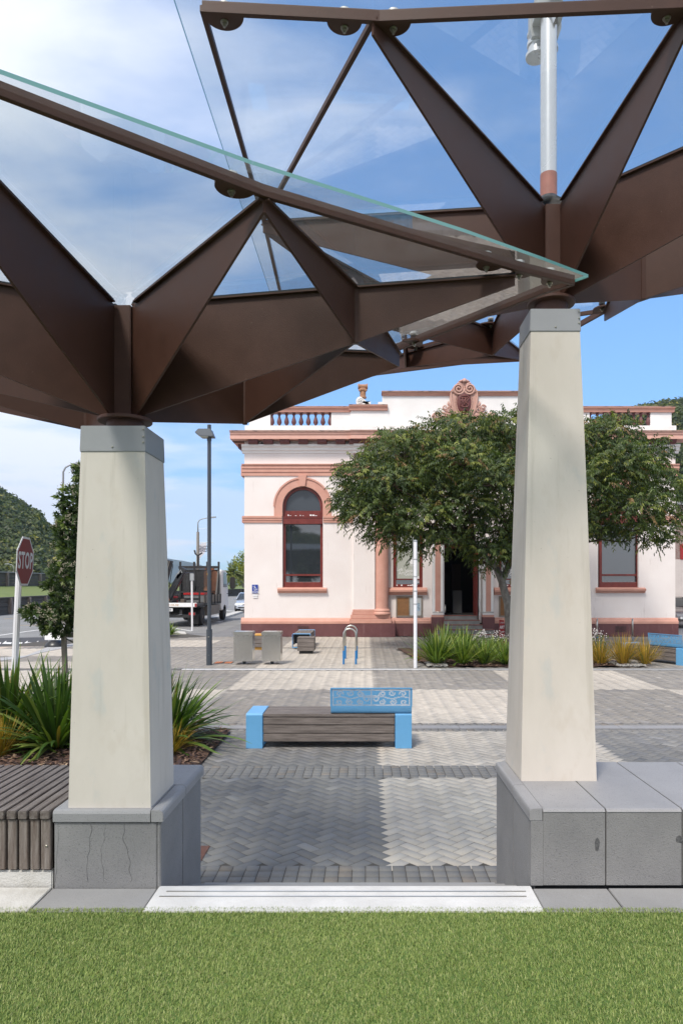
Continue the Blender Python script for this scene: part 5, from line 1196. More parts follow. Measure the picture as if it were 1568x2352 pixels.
M['stake'] = mat('grey treated timber', (0.16, 0.135, 0.105), 0.85, c2=(0.27, 0.235, 0.19), vscale=6, stretch=(5, 5, 0.4), bump=0.3)
g = MB(); g.bar((-4.36, 10.0, 0), (-4.42, 10.0, 1.45), 0.062, 0.062); g.build('post', M['stake'], stk, bevel=0.003)
g = MB(); g.bar((-4.40, 9.955, 1.40), (-3.55, 9.97, 1.40), 0.02, 0.07); g.build('rail', M['stake'], stk, bevel=0.002)
g = MB(); g.bar((-3.55, 10.0, 0), (-3.55, 10.0, 1.45), 0.062, 0.062); g.build('post', M['stake'], stk, bevel=0.003)
g = MB(); g.bar((-4.38, 9.94, 1.25), (-4.36, 9.935, 1.42), 0.03, 0.006); g.build('tie', M['stake'], stk)

# ---- strap-leaved plants
def strap_plant(seed, nb, ln, wd, spread, pal, droop=1.0, seg=6, pw=None):
    r_ = np.random.default_rng(seed); V = []; F = []; C_ = []
    for i in range(nb):
        az = r_.uniform(0, 2 * math.pi); el = R(r_.uniform(86 - spread * 1.55, 87))
        L_ = ln * r_.uniform(0.55, 1.1); w_ = wd * r_.uniform(0.7, 1.25); d = np.array([math.cos(az) * math.cos(el), math.sin(az) * math.cos(el), math.sin(el)])
        p = np.array([math.cos(az), math.sin(az), 0]) * r_.uniform(0, 0.10) ; s = np.array([-math.sin(az), math.cos(az), 0]); b = len(V)
        tw_ = r_.normal(0, 0.5); bend = droop * r_.uniform(0.3, 1.2) * (1 - el / R(120)) * (1.9 if r_.random() < 0.12 else 1)
        c = pal[r_.choice(len(pal), p=pw)] * (1 + r_.normal(0, 0.13))
        for k in range(seg + 1):
            f = k / seg; ww = w_ * (0.55 + 0.9 * f if f < 0.5 else 1.0) * (1 - max(0, (f - 0.55) / 0.45) ** 1.3) + 0.0006
            ss = s * math.cos(tw_ * f) + np.cross(d, s) * math.sin(tw_ * f); nn = np.cross(ss, d)
            V += [p - ss * ww / 2, p + nn * ww * -0.18, p + ss * ww / 2]
            d = d + np.array([0, 0, -1]) * bend * (0.10 + 0.35 * f) * (6 / seg) * 0.55; d = d / np.linalg.norm(d); p = p + d * L_ / seg
            if p[2] < 0.02: p[2] = 0.02
        for k in range(seg):
            o = b + k * 3; F += [[o, o + 1, o + 4, o + 3], [o + 1, o + 2, o + 5, o + 4]]; q = c * (1.0 if k < seg - 1 else 1.25)
            C_ += [np.abs(q)] * 2
    return np.array(V), np.array(F), np.array(C_)
FLAX = np.array([[0.035, 0.075, 0.014], [0.06, 0.115, 0.02], [0.10, 0.165, 0.03], [0.17, 0.22, 0.05], [0.22, 0.16, 0.04]]); FW = [0.28, 0.34, 0.22, 0.13, 0.03]
LIME = np.array([[0.06, 0.11, 0.018], [0.11, 0.18, 0.028], [0.19, 0.26, 0.045], [0.30, 0.34, 0.08]]); LW_ = [0.25, 0.35, 0.27, 0.13]
GOLD = np.array([[0.42, 0.26, 0.035], [0.33, 0.22, 0.03], [0.16, 0.16, 0.03], [0.50, 0.30, 0.06]]); GW = [0.38, 0.27, 0.2, 0.15]
protos = {}
def proto(key, *a, **k):
    V, F, C = strap_plant(*a, **k); protos[key] = rawmesh(key, V, F, M['blade'], C)
proto('flax_a', 1, 210, 1.2, 0.056, 46, FLAX, 1.3, pw=FW); proto('flax_b', 2, 200, 1.22, 0.056, 48, FLAX, 1.35, pw=FW); proto('flax_c', 3, 170, 1.1, 0.052, 42, FLAX, 1.1, pw=FW)
proto('lime_a', 4, 190, 1.0, 0.040, 36, LIME, 0.9, pw=LW_); proto('lime_b', 5, 170, 0.88, 0.038, 38, LIME, 1.0, pw=LW_)
proto('gold_a', 6, 240, 0.62, 0.010, 30, GOLD, 0.9, pw=GW); proto('gold_b', 7, 220, 0.55, 0.010, 34, GOLD, 1.0, pw=GW)
def plant(name, key, x, y, s, rz, label, cat, group):
    o = bpy.data.objects.new(name, protos[key]); col.objects.link(o); o.location = (x, y, 0.04); o.scale = (s, s, s); o.rotation_euler = (0, 0, rz); tag(o, label, cat, group); return o
gl = 'dark flax plants in the bed beside the slatted seat'
for i, (k, x, y, s, la) in enumerate([('flax_a', -3.95, 8.75, 0.98, 'big dark green flax clump in front of the timber stake, over the slatted seat'), ('flax_b', -4.75, 9.1, 1.05, 'tall dark flax clump below the stop sign, at the far left edge'),
      ('flax_c', -3.35, 9.2, 1.0, 'dark flax clump half hidden behind the left edge of the shorter pillar'), ('flax_b', -5.5, 8.8, 1.0, 'dark flax clump cut off by the left picture edge'),
      ('flax_a', -2.62, 8.95, 0.92, 'arching flax clump spilling out right of the shorter pillar toward the paving'), ('flax_c', -2.95, 9.4, 1.0, 'flax clump behind the shorter pillar, its tips showing to the right'),
      ('flax_b', -4.3, 9.65, 0.85, 'smaller flax clump at the back of the bed around the timber stake')]):
    plant('flax_plant', k, x, y, s, i * 1.3, la, 'flax', gl)
plant('golden_grass', 'gold_a', -4.48, 8.35, 0.85, 0.4, 'small golden grass tuft between flax clumps by the slatted seat', 'ornamental grass', 'golden grasses')
plant('golden_grass', 'gold_b', -2.42, 8.42, 0.8, 1.4, 'golden grass tuft under the flax right of the shorter pillar', 'ornamental grass', 'golden grasses')
gl = 'lime flax plants in the bed before the bank'
def gx(px, d): return (px - 839) * d / FOC
for i, (k, px, d, s, la) in enumerate([('lime_a', 1003, 17.95, 1.0, 'largest lime green flax clump at the left end of the bed, beside the white post'), ('lime_a', 1022, 19.2, 1.05, 'tall lime flax clump behind the largest one, in front of the entrance steps'),
      ('lime_b', 1062, 17.9, 0.95, 'lime flax clump second from the white post in the front row'), ('lime_b', 1112, 17.9, 0.8, 'low lime flax clump third from the white post in the front row'), ('lime_b', 1160, 17.9, 0.8, 'low lime flax clump touching the left side of the taller pillar'),
      ('lime_a', 1065, 19.6, 0.95, 'tall lime flax clump right in front of the entrance steps'), ('lime_b', 1200, 18.0, 0.85, 'lime flax clump mostly hidden behind the taller pillar'), ('lime_b', 1130, 19.0, 0.8, 'lime flax clump at the foot of the street tree trunk')]):
    plant('flax_plant', k, gx(px, d), d, s, i * 2.1, la, 'flax', gl)
gg = 'golden grasses'
for i, (px, d, s, la) in enumerate([(1378, 17.95, 1.35, 'golden grass tuft touching the right side of the taller pillar'), (1430, 17.95, 1.35, 'middle golden grass tuft of the three right of the taller pillar'), (1480, 17.95, 1.4, 'greener golden grass tuft next to the blue and timber bench'),
      (1345, 18.2, 1.0, 'golden grass tuft hidden behind the taller pillar'), (958, 18.6, 0.45, 'tiny orange grass tuft beside the white post')]):
    plant('golden_grass', 'gold_a' if i % 2 else 'gold_b', gx(px, d), d, s, i * 1.7, la, 'ornamental grass', gg)
# small white-flowered shrubs
rs = np.random.default_rng(9)
def flowering(px, d, h, la):
    x = gx(px, d); t = thing('flowering_plant', (x, d, 0), la, 'plant', 'small white flowering plants'); g = MB(); fl_ = MB(); V = []; C_ = []
    for k in range(15):
        a = rs.uniform(0, 6.28); r = rs.uniform(0, 0.3); tip = np.array([x + r * math.cos(a), d + r * math.sin(a), h * rs.uniform(0.7, 1.05)]); g.tube([(x, d, 0.02), tip], [0.005, 0.002], 4)
        for j in range(9):
            q = tip + rs.normal(0, 0.045, 3); s = 0.016
            n_ = norm(rs.normal(size=(1, 3)))[0] * s; m2 = norm(np.cross(n_, rs.normal(size=3))[None])[0] * s; fl_._add([q - n_, q + m2, q + n_, q - m2], [(0, 1, 2, 3)])
    g.build('stems', M['twig'], t)
    fl_.build('flowers', mat('white petals', (0.62, 0.58, 0.56), 0.7), t)
    n = 420; Pq = np.stack([x + rs.normal(0, 0.17, n), d + rs.normal(0, 0.17, n), rs.uniform(0.05, h * 0.8, n)], 1)
    V, F, C = leafmesh(Pq, rs.normal(size=(n, 3)) + np.array([0, 0, 0.5]), rs.normal(size=(n, 3)), rs.uniform(0.05, 0.10, n), rs.uniform(0.02, 0.035, n), np.abs(LIME[rs.integers(0, 3, n)]) * 0.8)
    rawobj('foliage', rawmesh('foliage', V, F, M['leaf'], C, nper=3), t)
flowering(1112, 19.8, 0.72, 'white flowering plant between the entrance steps and the red sign'); flowering(1142, 19.6, 0.75, 'white flowering plant at the foot of the street tree')
flowering(1372, 19.0, 0.85, 'white flowering plant below the bike hoop right of the taller pillar')
# ------------------------------------------------------------------ street furniture
M['blue'] = mat('sky blue powder coat', (0.13, 0.36, 0.62), 0.42, var=0.04, vscale=4, bump=0.06, bscale=200, spec=0.4)
M['yellow'] = mat('yellow powder coat', (0.62, 0.33, 0.06), 0.45)
M['darkpole'] = mat('charcoal painted steel', (0.045, 0.055, 0.068), 0.42)
M['hoopblue'] = mat('blue sleeve', (0.02, 0.17, 0.42), 0.45)
M['polewhite'] = mat('white painted pole', (0.74, 0.74, 0.76), 0.45, var=0.03)
def perforated(g, x0, x1, z0, z1, yfun, cell, strokes):
    nx = int((x1 - x0) / cell); nz_ = int((z1 - z0) / cell); cx_ = (x1 - x0) / nx; cz = (z1 - z0) / nz_
    for i in range(nx):
        for j in range(nz_):
            a, b = x0 + i * cx_, x0 + (i + 1) * cx_; c, d = z0 + j * cz, z0 + (j + 1) * cz; mx, mz = (a + b) / 2, (c + d) / 2
            u, v = (mx - x0) / (x1 - x0), (mz - z0) / (z1 - z0)
            hole = strokes(u, v) and not (u < 0.012 or u > 0.988 or v < 0.04 or v > 0.96)
            A = [(a, yfun(c), c), (b, yfun(c), c), (b, yfun(d), d), (a, yfun(d), d)]
            if not hole: g._add(A, [(0, 1, 2, 3)])
            else:
                hx_, hz = cx_ * 0.34, cz * 0.34; n = len(g.v)
                I = [(mx - hx_, mz - hz), (mx + hx_, mz - hz), (mx + hx_, mz + hz), (mx - hx_, mz + hz)]
                g._add(A + [(p, yfun(q), q) for p, q in I], [(0, 1, 5, 4), (1, 2, 6, 5), (2, 3, 7, 6), (3, 0, 4, 7)])
def scroll_mask():
    S = []
    def sp(cu, cv, r, turns, dr, a0):
        n = 26
        for i in range(n): f = i / n; rr = r * (1 - 0.8 * f); a = a0 + dr * f * turns * 6.283; S.append((cu + rr * math.cos(a), cv + rr * math.sin(a)))
    W_ = 3.5
    for s in (0, 1):
        m_ = (lambda u: u) if s == 0 else (lambda u: W_ - u); dr = 1 if s == 0 else -1
        for (cu, cv, r, t_, a0) in ((0.35, 0.72, 0.16, 1.1, 0), (0.85, 0.76, 0.15, 1.1, 3.1), (0.80, 0.25, 0.17, 1.3, 1.5), (0.3, 0.25, 0.16, 1.1, 4), (1.25, 0.70, 0.17, 1.2, 5), (1.28, 0.25, 0.15, 1.2, 2), (1.58, 0.42, 0.2, 0.9, 1)): sp(m_(cu), cv, r, t_, dr, a0 if s == 0 else math.pi - a0)
        for i in range(60):
            f = i / 59; S.append((m_(0.15 + 1.3 * f), 0.5 + 0.05 * math.sin(f * 9))); S.append((m_(1.0 + 0.7 * f), 0.9 - 0.35 * f + 0.1 * math.sin(f * 6)))
    for i in range(30): S.append((W_ / 2, i / 29)); 
    A = np.array(S)
    def f(u, v):
        if v > 0.88 or v < 0.13 or u < 0.03 or u > 0.97: return True
        d = (A[:, 0] - u * W_) ** 2 + (A[:, 1] - v) ** 2; return d.min() < 0.038 ** 2
    return f
MASK = scroll_mask()
def bench(label, L_=2.16, ends='blue', back=True, group='timber benches with coloured brackets', woodend=False):
    """built at the origin, long side on x, back of the bench towards -y"""
    t = thing('bench', (0, 0, 0), label, 'bench', group); D_ = 0.60; H = 0.455; bw = 0.215; em = M[ends]
    x0, x1 = -L_ / 2, L_ / 2
    for s, (a, b) in enumerate(((x0, x0 + bw), (x1 - bw, x1))):
        if woodend and s == 0: a, b = a + 0.18, b + 0.18 - 0.10
        g = MB(); th = 0.012
        g.prism([(-D_ / 2, 0), (-D_ / 2, H - 0.02), (-D_ / 2 + 0.02, H), (D_ / 2 - 0.02, H), (D_ / 2, H - 0.02), (D_ / 2, 0), (D_ / 2 - th, 0), (D_ / 2 - th, H - 0.025), (D_ / 2 - 0.025, H - th), (-D_ / 2 + 0.025, H - th), (-D_ / 2 + th, H - 0.025), (-D_ / 2 + th, 0)], a, b, axis='x')
        g.box(a, b, -D_ / 2 + th, D_ / 2 - th, 0.0, 0.012); g.build('end_bracket', em, t, bevel=0.002)
    xa, xb = (x0 + (0.0 if woodend else bw) + 0.004, x1 - bw - 0.004)
    for (za, zb_) in ((0.085, 0.19), (0.195, 0.30), (0.305, 0.405)):
        g = MB(); g.box(xa, xb, -D_ / 2 + 0.014, -D_ / 2 + 0.06, za, zb_); g.build('front_board', M['timber_x'], t, bevel=0.008)
        g = MB(); g.box(xa, xb, D_ / 2 - 0.06, D_ / 2 - 0.014, za, zb_); g.build('rear_board', M['timber_x'], t, bevel=0.008)
        if woodend: g = MB(); g.box(x0 - 0.04, x0, -D_ / 2 + 0.014, D_ / 2 - 0.014, za, zb_); g.build('end_board', M['timber_v'], t, bevel=0.008)
    n = 5; w_ = (D_ - 0.03) / n
    for i in range(n):
        g = MB(); y = -D_ / 2 + 0.012 + i * w_; g.box(xa - (0.04 if woodend else 0), xb, y, y + w_ - 0.006, 0.410, 0.450); g.build('seat_board', M['timber_x'], t, bevel=0.005)
    g = MB(); g.box(xa + 0.02, xb - 0.02, -D_ / 2 + 0.08, D_ / 2 - 0.08, 0.12, 0.405); g.build('under_frame', M['black'], t)
    if back:
        b0, b1 = x1 - 1.055, x1; g = MB(); z0, z1 = 0.50, 0.795
        yf = lambda z: -D_ / 2 - 0.005 - 0.05 * ((z - z0) / (z1 - z0)) ** 1.0
        perforated(g, b0 + 0.012, b1 - 0.012, z0 + 0.05, z1 - 0.006, yf, 0.0095, MASK)
        # solid foot that curves on to the seat, rolled top and side rims
        foot = [(0.452, -D_ / 2 + 0.30), (0.452, -D_ / 2 + 0.06), (0.456, -D_ / 2 + 0.03), (0.468, -D_ / 2 + 0.008), (0.49, -D_ / 2 - 0.003), (z0 + 0.05, yf(z0 + 0.05))]
        V = []; F = []
        for z, y in foot: V += [(b0, y, z), (b1, y, z)]
        for i in range(len(foot) - 1): F.append((2 * i, 2 * i + 1, 2 * i + 3, 2 * i + 2))
        g._add(V, F)
        g._add([(b0, yf(z0 + 0.05), z0 + 0.05), (b0 + 0.012, yf(z0 + 0.05), z0 + 0.05), (b0 + 0.012, yf(z1), z1), (b0, yf(z1), z1)], [(0, 1, 2, 3)]); g._add([(b1 - 0.012, yf(z0 + 0.05), z0 + 0.05), (b1, yf(z0 + 0.05), z0 + 0.05), (b1, yf(z1), z1), (b1 - 0.012, yf(z1), z1)], [(0, 1, 2, 3)])
        bk_ = g.build('backrest', em, t, smooth=True, auto=40)
        g = MB(); g.bar((b0, yf(z1) - 0.0, z1), (b1, yf(z1), z1), 0.018, 0.012); g.bar((b0 + 0.003, yf(z0 + .05), z0 + 0.05), (b0 + 0.003, yf(z1), z1 - 0.006), 0.014, 0.006); g.bar((b1 - 0.003, yf(z0 + .05), z0 + 0.05), (b1 - 0.003, yf(z1), z1 - 0.006), 0.014, 0.006); g.build('rim', em, bk_)
    return t
b1_ = bench('sky blue and timber bench with patterned half backrest alone in mid paving')
b1_.location = ((755 - 839) * 8.9 / FOC, 8.9 + 0.30, 0)
b2_ = bench('blue bracketed bench seen end-on behind the timber stool, near the maroon wall', back=False); b2_.rotation_euler = (0, 0, R(90)); b2_.location = (gx(693, 22.4) - 0.02, 22.4 + 1.08, 0.05)
def stool(px, d, trim, label):
    x = gx(px, d); t = thing('timber_stool', (x, d, 0), label, 'stool', 'timber block stools'); h = 0.26
    for k in range(3):
        z = 0.09 + k * 0.125
        for (a, b, c_, e) in ((x - h, x + h, d - h, d - h + 0.05), (x - h, x + h, d + h - 0.05, d + h), (x - h, x - h + 0.05, d - h + 0.052, d + h - 0.052), (x + h - 0.05, x + h, d - h + 0.052, d + h - 0.052)):
            g = MB(); g.box(a, b, c_, e, z, z + 0.118); g.build('board', M['timber_x'], t, bevel=0.006)
    for k in range(4): g = MB(); y = d - h + k * 0.13; g.box(x - h, x + h, y + 0.003, y + 0.127, 0.465, 0.505); g.build('seat_board', M['timber_x'] if trim is None else trim, t, bevel=0.005)
    g = MB(); g.box(x - h + 0.06, x + h - 0.06, d - h + 0.06, d + h - 0.06, 0.0, 0.46); g.build('core', M['black'] if trim is None else trim, t)
stool(703.5, 21.15, None, 'weathered timber block stool in front of the blue bracketed bench, near the maroon wall')
stool(594, 22.4, M['yellow'], 'timber block stool with yellow top glimpsed between the two steel bins')
b4_ = bench('timber bench with tilted sky blue backrest right of the golden grasses', woodend=True); b4_.rotation_euler = (0, 0, R(-62)); b4_.location = (gx(1540, 18.3) - 0.12, 18.95, 0)
# bins
def bin_(px, rz, label):
    t = thing('litter_bin', (0, 0, 0), label, 'bin', 'stainless steel litter bins'); w_, d_, h = 0.50, 0.40, 0.84
    g = MB(); g.box(-w_ / 2, w_ / 2, -d_ / 2, d_ / 2, 0.09, h); g.build('body', M['brushed'], t, bevel=0.006)
    g = MB(); z = h + 0.002; o = 0.012
    g.prism([(-w_ / 2 - o, z - 0.055), (-w_ / 2 - o, z + 0.02), (-w_ / 2 + 0.005, z + 0.035), (w_ / 2 - 0.005, z + 0.035), (w_ / 2 + o, z + 0.02), (w_ / 2 + o, z - 0.055)], -d_ / 2 - o, d_ / 2 + o); g.build('lid', M['stainless'], t, bevel=0.006)
    g = MB(); g.box(-0.13, 0.13, -0.1, 0.1, z + 0.034, z + 0.0385); g.build('ash_plate', M['silver'], t)
    for x in (-0.17, 0.17):
        g = MB(); g.box(x - 0.008, x + 0.008, -d_ / 2 - 0.006, -d_ / 2, h - 0.10, h - 0.05); g.build('latch', M['bolt'], t)
    g = MB(); g.lathe((0, 0, 0), [(0.045, 0), (0.045, 0.09)], 16); g.lathe((0, 0, 0.001), [(0.09, 0), (0.09, 0.006)], 20); g.build('foot', M['darkpole'], t)
    t.location = (gx(px, 18.3), 18.3, 0); t.rotation_euler = (0, 0, R(rz)); return t
M['brushed'] = mat('brushed stainless panel', (0.66, 0.65, 0.62), 0.24, 1.0, var=0.06, vscale=3, stretch=(12, 12, 0.5), bump=0.02)
bin_(561, 0, 'left one of two stainless steel litter bins on the pale paving'); bin_(625, 0, 'right one of two stainless steel litter bins, nearer the timber bench end')
# bike hoops
def hoop(px, yb, label, rz=0, wid=0.33, hgt=0.95):
    d = FOC * EYE / (yb - 1341); t = thing('bike_hoop', (0, 0, 0), label, 'bike rack', 'stainless bike hoops with blue feet'); r = wid / 2
    pts = [(-r, 0, 0.27), (-r, 0, hgt - r)] + [(-r * math.cos(a * math.pi / 12), 0, hgt - r + r * math.sin(a * math.pi / 12)) for a in range(1, 12)] + [(r, 0, hgt - r), (r, 0, 0.27)]
    g = MB(); g.tube(pts, 0.024, 12); g.build('hoop', M['stainless'], t, smooth=True)
    for s in (-1, 1): g = MB(); g.lathe((s * r, 0, 0), [(0.027, 0.0), (0.027, 0.36)], 14); g.build('sleeve', M['hoopblue'], t, smooth=True, auto=40)
    t.location = (gx(px, d), d, 0); t.rotation_euler = (0, 0, R(rz)); return t
hoop(803, 1526, 'nearer bike hoop with blue feet left of the white post'); hoop(806, 1513, 'farther bike hoop of the pair left of the white post')
hoop(1371, 1486, 'bike hoop just right of the taller pillar', 70); hoop(1452, 1486, 'bike hoop against the maroon wall above the golden grasses', 70)
# white post in the bed's corner
t = thing('white_post', (gx(953.5, 17.42), 17.42, 0), 'tall thin white sign post standing at the planting bed corner', 'post'); px_ = gx(953.5, 17.42)
g = MB(); g.tube([(px_, 17.42, 0), (px_, 17.42, 3.22)], 0.046, 14); g.build('pole', M['polewhite'], t, smooth=True, auto=40)
g = MB(); g.lathe((px_, 17.42, 3.22), [(0.05, 0), (0.05, 0.03), (0.03, 0.05)], 14); g.build('cap', M['silver_d'], t, smooth=True, auto=40)
for z in (2.76, 2.32, 1.95, 1.62): g = MB(); g.lathe((px_, 17.42, z), [(0.051, 0), (0.051, 0.025)], 14); g.build('clamp', M['silver_d'], t)
g = MB(); g.tube([(px_ - 0.06, 17.40, 1.45), (px_ - 0.062, 17.40, 3.3)], 0.007, 5); g.build('rod', M['silver_d'], t)
# lamp post
def lamp():
    d = 18.03; x = gx(480.5, d); t = thing('lamp_post', (x, d, 0), 'slim charcoal lamp post with boxy head between the shorter pillar and the bank', 'lamp post')
    g = MB(); g.tube([(x, d, 0), (x, d, 0.945)], 0.076, 18); g.build('sleeve', M['darkpole'], t, smooth=True, auto=40)
    g = MB(); g.tube([(x, d, 0.945), (x, d, 6.35)], 0.050, 16); pl = g.build('pole', M['darkpole'], t, smooth=True, auto=40)
    g = MB(); g.lathe((x, d, 5.93), [(0.052, 0), (0.06, 0.0), (0.06, 0.10), (0.052, 0.1)], 16); g.build('collar', M['darkpole'], t)
    g = MB(); k = d / FOC
    V = [(x - 0.35, d - 0.2, 6.20), (x - 0.10, d - 0.2, 6.02), (x + 0.13, d - 0.2, 6.02), (x + 0.06, d - 0.2, 6.24), (x - 0.25, d - 0.2, 6.24)]
    g.prism([(x - 0.35, 6.12), (x - 0.20, 6.02), (x + 0.14, 6.02), (x + 0.06, 6.22), (x - 0.26, 6.22)], d - 0.16, d + 0.16); hd = g.build('lamp_head', mat('grey lamp housing', (0.13, 0.145, 0.16), 0.5), t, bevel=0.01)
    g = MB(); g.plate([(x - 0.30, d - 0.15, 6.075), (x - 0.20, d - 0.15, 6.012), (x + 0.0, d - 0.15, 6.010), (x + 0.0, d + 0.12, 6.010), (x - 0.2, d + 0.12, 6.012)], 0.006); g.build('lens', M['blind'], hd)
    g = MB(); g.box(x + 0.0 - 0.02, x + 0.02, d - 0.078, d - 0.072, 0.74, 0.76); g.lathe((x, d - 0.074, 0.76), [(0.008, 0), (0.008, 0.006)], 8, axis='y'); g.lathe((x, d - 0.074, 0.27), [(0.008, 0), (0.008, 0.006)], 8, axis='y'); g.build('bolt', M['bolt'], t)
lamp()
# orange access cover
t = thing('access_cover', (gx(514, 18.6), 18.6, 0), 'orange painted access cover in the paving beside the lamp post foot', 'cover')
g = MB(); c = G(514, 1522.5); g.box(c.x - 0.25, c.x + 0.25, c.y - 0.22, c.y + 0.22, -0.01, 0.006); g.build('frame', M['joint'], t)
g = MB()
for i in range(7):
    if i != 3: g.box(c.x - 0.22 + i * 0.065, c.x - 0.175 + i * 0.065, c.y - 0.19, c.y + 0.19, 0.007, 0.010)
g.build('cover', mat('orange paint', (0.55, 0.16, 0.05), 0.8, var=0.3, vscale=15), t)
# brown stepping grate by the plinth
t = thing('drain_grate', (-1.0, 5.6, 0), 'rusty drain grate in the paving at the foot of the cracked plinth', 'grate')
g = MB(); g.box(-1.62, -1.27, 5.25, 5.58, -0.01, 0.007); g.build('grate', M['steel_edge'], t)

# stop sign
def stop_sign():
    d = 10.0; x0 = gx(30, 10.3); t = thing('stop_sign', (x0, d, 0), 'red octagonal stop sign turned sideways on a leaning white ribbed pole', 'road sign')
    top = P(46, 1262, d); bot = Vector((gx(27, d), d, 0)); dd = (top - bot)
    g = MB(); n = 20; V = []; k = 2
    for i, p in enumerate((bot, top)):
        for j in range(n): a = 2 * math.pi * j / n; r = 0.044 if j % 2 else 0.0405; V.append(p + Vector((r * math.cos(a), r * math.sin(a), 0)))
    g._add(V, [(j, (j + 1) % n, n + (j + 1) % n, n + j) for j in range(n)] + [tuple(range(n, 2 * n))]); g.build('pole', M['polewhite'], t)
    c = P(57.5, 1289.5, d - 0.03); u = Vector((-0.15, 0.985, 0.0)).normalized(); v = Vector((0.045, 0.0, 1.0)).normalized(); nn = u.cross(v).normalized()
    if nn.y > 0 and nn.x < 0: pass
    front = nn if nn.y < 0 or nn.x > 0 else -nn
    def oc(r, off): return [c + front * off + (u * math.cos(R(22.5 + 45 * i)) + v * math.sin(R(22.5 + 45 * i))) * r for i in range(8)]
    g = MB(); g.plate(oc(0.385, 0.0), 0.006); pl = g.build('plate', mat('aluminium sign back', (0.62, 0.62, 0.62), 0.5), t)
    g = MB(); g.plate(oc(0.384, 0.0045), 0.0015); g.build('border', M['white'], pl)
    sr = mat('sign red', (0.25, 0.012, 0.016), 0.5, spec=0.2); g = MB(); g.plate(oc(0.352, 0.0062), 0.0012); g.build('face', sr, pl)
    cu = bpy.data.curves.new('s', 'FONT'); cu.body = 'STOP'; cu.size = 0.335; cu.extrude = 0.0006; cu.align_x = 'CENTER'; cu.align_y = 'CENTER'; cu.offset = 0.008; cu.resolution_u = 3; cu.space_character = 1.1
    ob = bpy.data.objects.new('s', cu); col.objects.link(ob); bpy.context.view_layer.update(); me = bpy.data.meshes.new_from_object(ob.evaluated_get(bpy.context.evaluated_depsgraph_get())); bpy.data.objects.remove(ob)
    mt = Matrix.Identity(4); uu = u if u.cross(v).dot(front) > 0 else -u
    for i in range(3): mt[i][0] = uu[i] * 0.72; mt[i][1] = v[i]; mt[i][2] = front[i]; mt[i][3] = (c + front * 0.0085 - OFF[t])[i]
    me.transform(mt); me.materials.clear(); me.materials.append(M['white']); o = bpy.data.objects.new('lettering', me); col.objects.link(o); o.parent = pl
    for (du, dv) in ((0.05, -0.02), (0.17, 0.07)):
        g = MB(); q = c + uu * du + v * dv + front * 0.008; g.lathe(q, [(0.008, 0), (0.008, 0.003)], 8, axis='y'); g.build('rivet', M['bolt'], pl)
stop_sign()

# cafe sign on a rubber foot
def cafe_sign():
    c = G(119, 1487); t = thing('pavement_sign', (c.x, c.y, 0), 'white pavement sign advertising free wifi on a black rubber base', 'sign')
    g = MB(); n = 26; g.lathe((c.x, c.y + 0.25, 0), [(0.34, 0), (0.34, 0.03), (0.28, 0.13), (0.17, 0.22), (0.05, 0.26)], 26); g.build('rubber_base', M['gasket'], t, smooth=True, auto=50)
    g = MB(); x0, x1 = c.x - 0.27, c.x + 0.40; y = c.y + 0.05; g.box(x0, x1, y, y + 0.03, 0.24, 1.15); bd = g.build('board', M['white'], t, bevel=0.01)
    text('FOOD &', 0.15, (c.x + 0.06, y - 0.002, 0.70), bd, M['black'], depth=0.001, xs=0.75, bold=0.004, space=1.15); text('FREE WIFI', 0.135, (c.x + 0.09, y - 0.002, 0.53), bd, M['black'], depth=0.001, xs=0.78, bold=0.004, space=1.1)
cafe_sign()
# red gallery board by the tree
t = thing('gallery_board', (gx(1153, 23), 23, 0), 'small red and white art gallery open board between steps and tree trunk', 'sign'); xb = gx(1153, 23.0); M['boardred'] = mat('board red', (0.30, 0.02, 0.02), 0.5)
g = MB(); g.plate([(xb - 0.11, 23, 0.0), (xb + 0.09, 23, 0.0), (xb + 0.06, 23, 0.92), (xb - 0.10, 23, 0.94)], 0.02); bd = g.build('board', M['boardred'], t)
text('ART', 0.14, (xb - 0.01, 22.985, 0.68), bd, M['white'], depth=0.001, xs=0.6, bold=0.003); text('GALLERY', 0.07, (xb - 0.01, 22.985, 0.53), bd, M['white'], depth=0.001, xs=0.55); text('OPEN', 0.16, (xb - 0.02, 22.985, 0.30), bd, M['white'], depth=0.001, xs=0.45, bold=0.003); text('Left Bank', 0.07, (xb - 0.01, 22.985, 0.84), bd, M['white'], depth=0.001, xs=0.5)
# maroon board at the side of the bank
t = thing('side_gate', (XL - 0.05, WY + 1.2, 0), 'narrow dark red slatted gate beside the bank corner', 'gate')
g = MB(); g.box(XL - 0.13, XL - 0.06, WY + 0.7, WY + 0.78, 0, fz(1383)); g.box(XL - 0.13, XL - 0.06, WY + 2.6, WY + 2.68, 0, fz(1383)); g.build('gate_post', M['maroon'], t)
g = MB()
for i in range(14): g.box(XL - 0.11, XL - 0.08, WY + 0.8 + i * 0.13, WY + 0.87 + i * 0.13, 0.15, fz(1386))
g.build('slat_panel', M['maroon'], t)
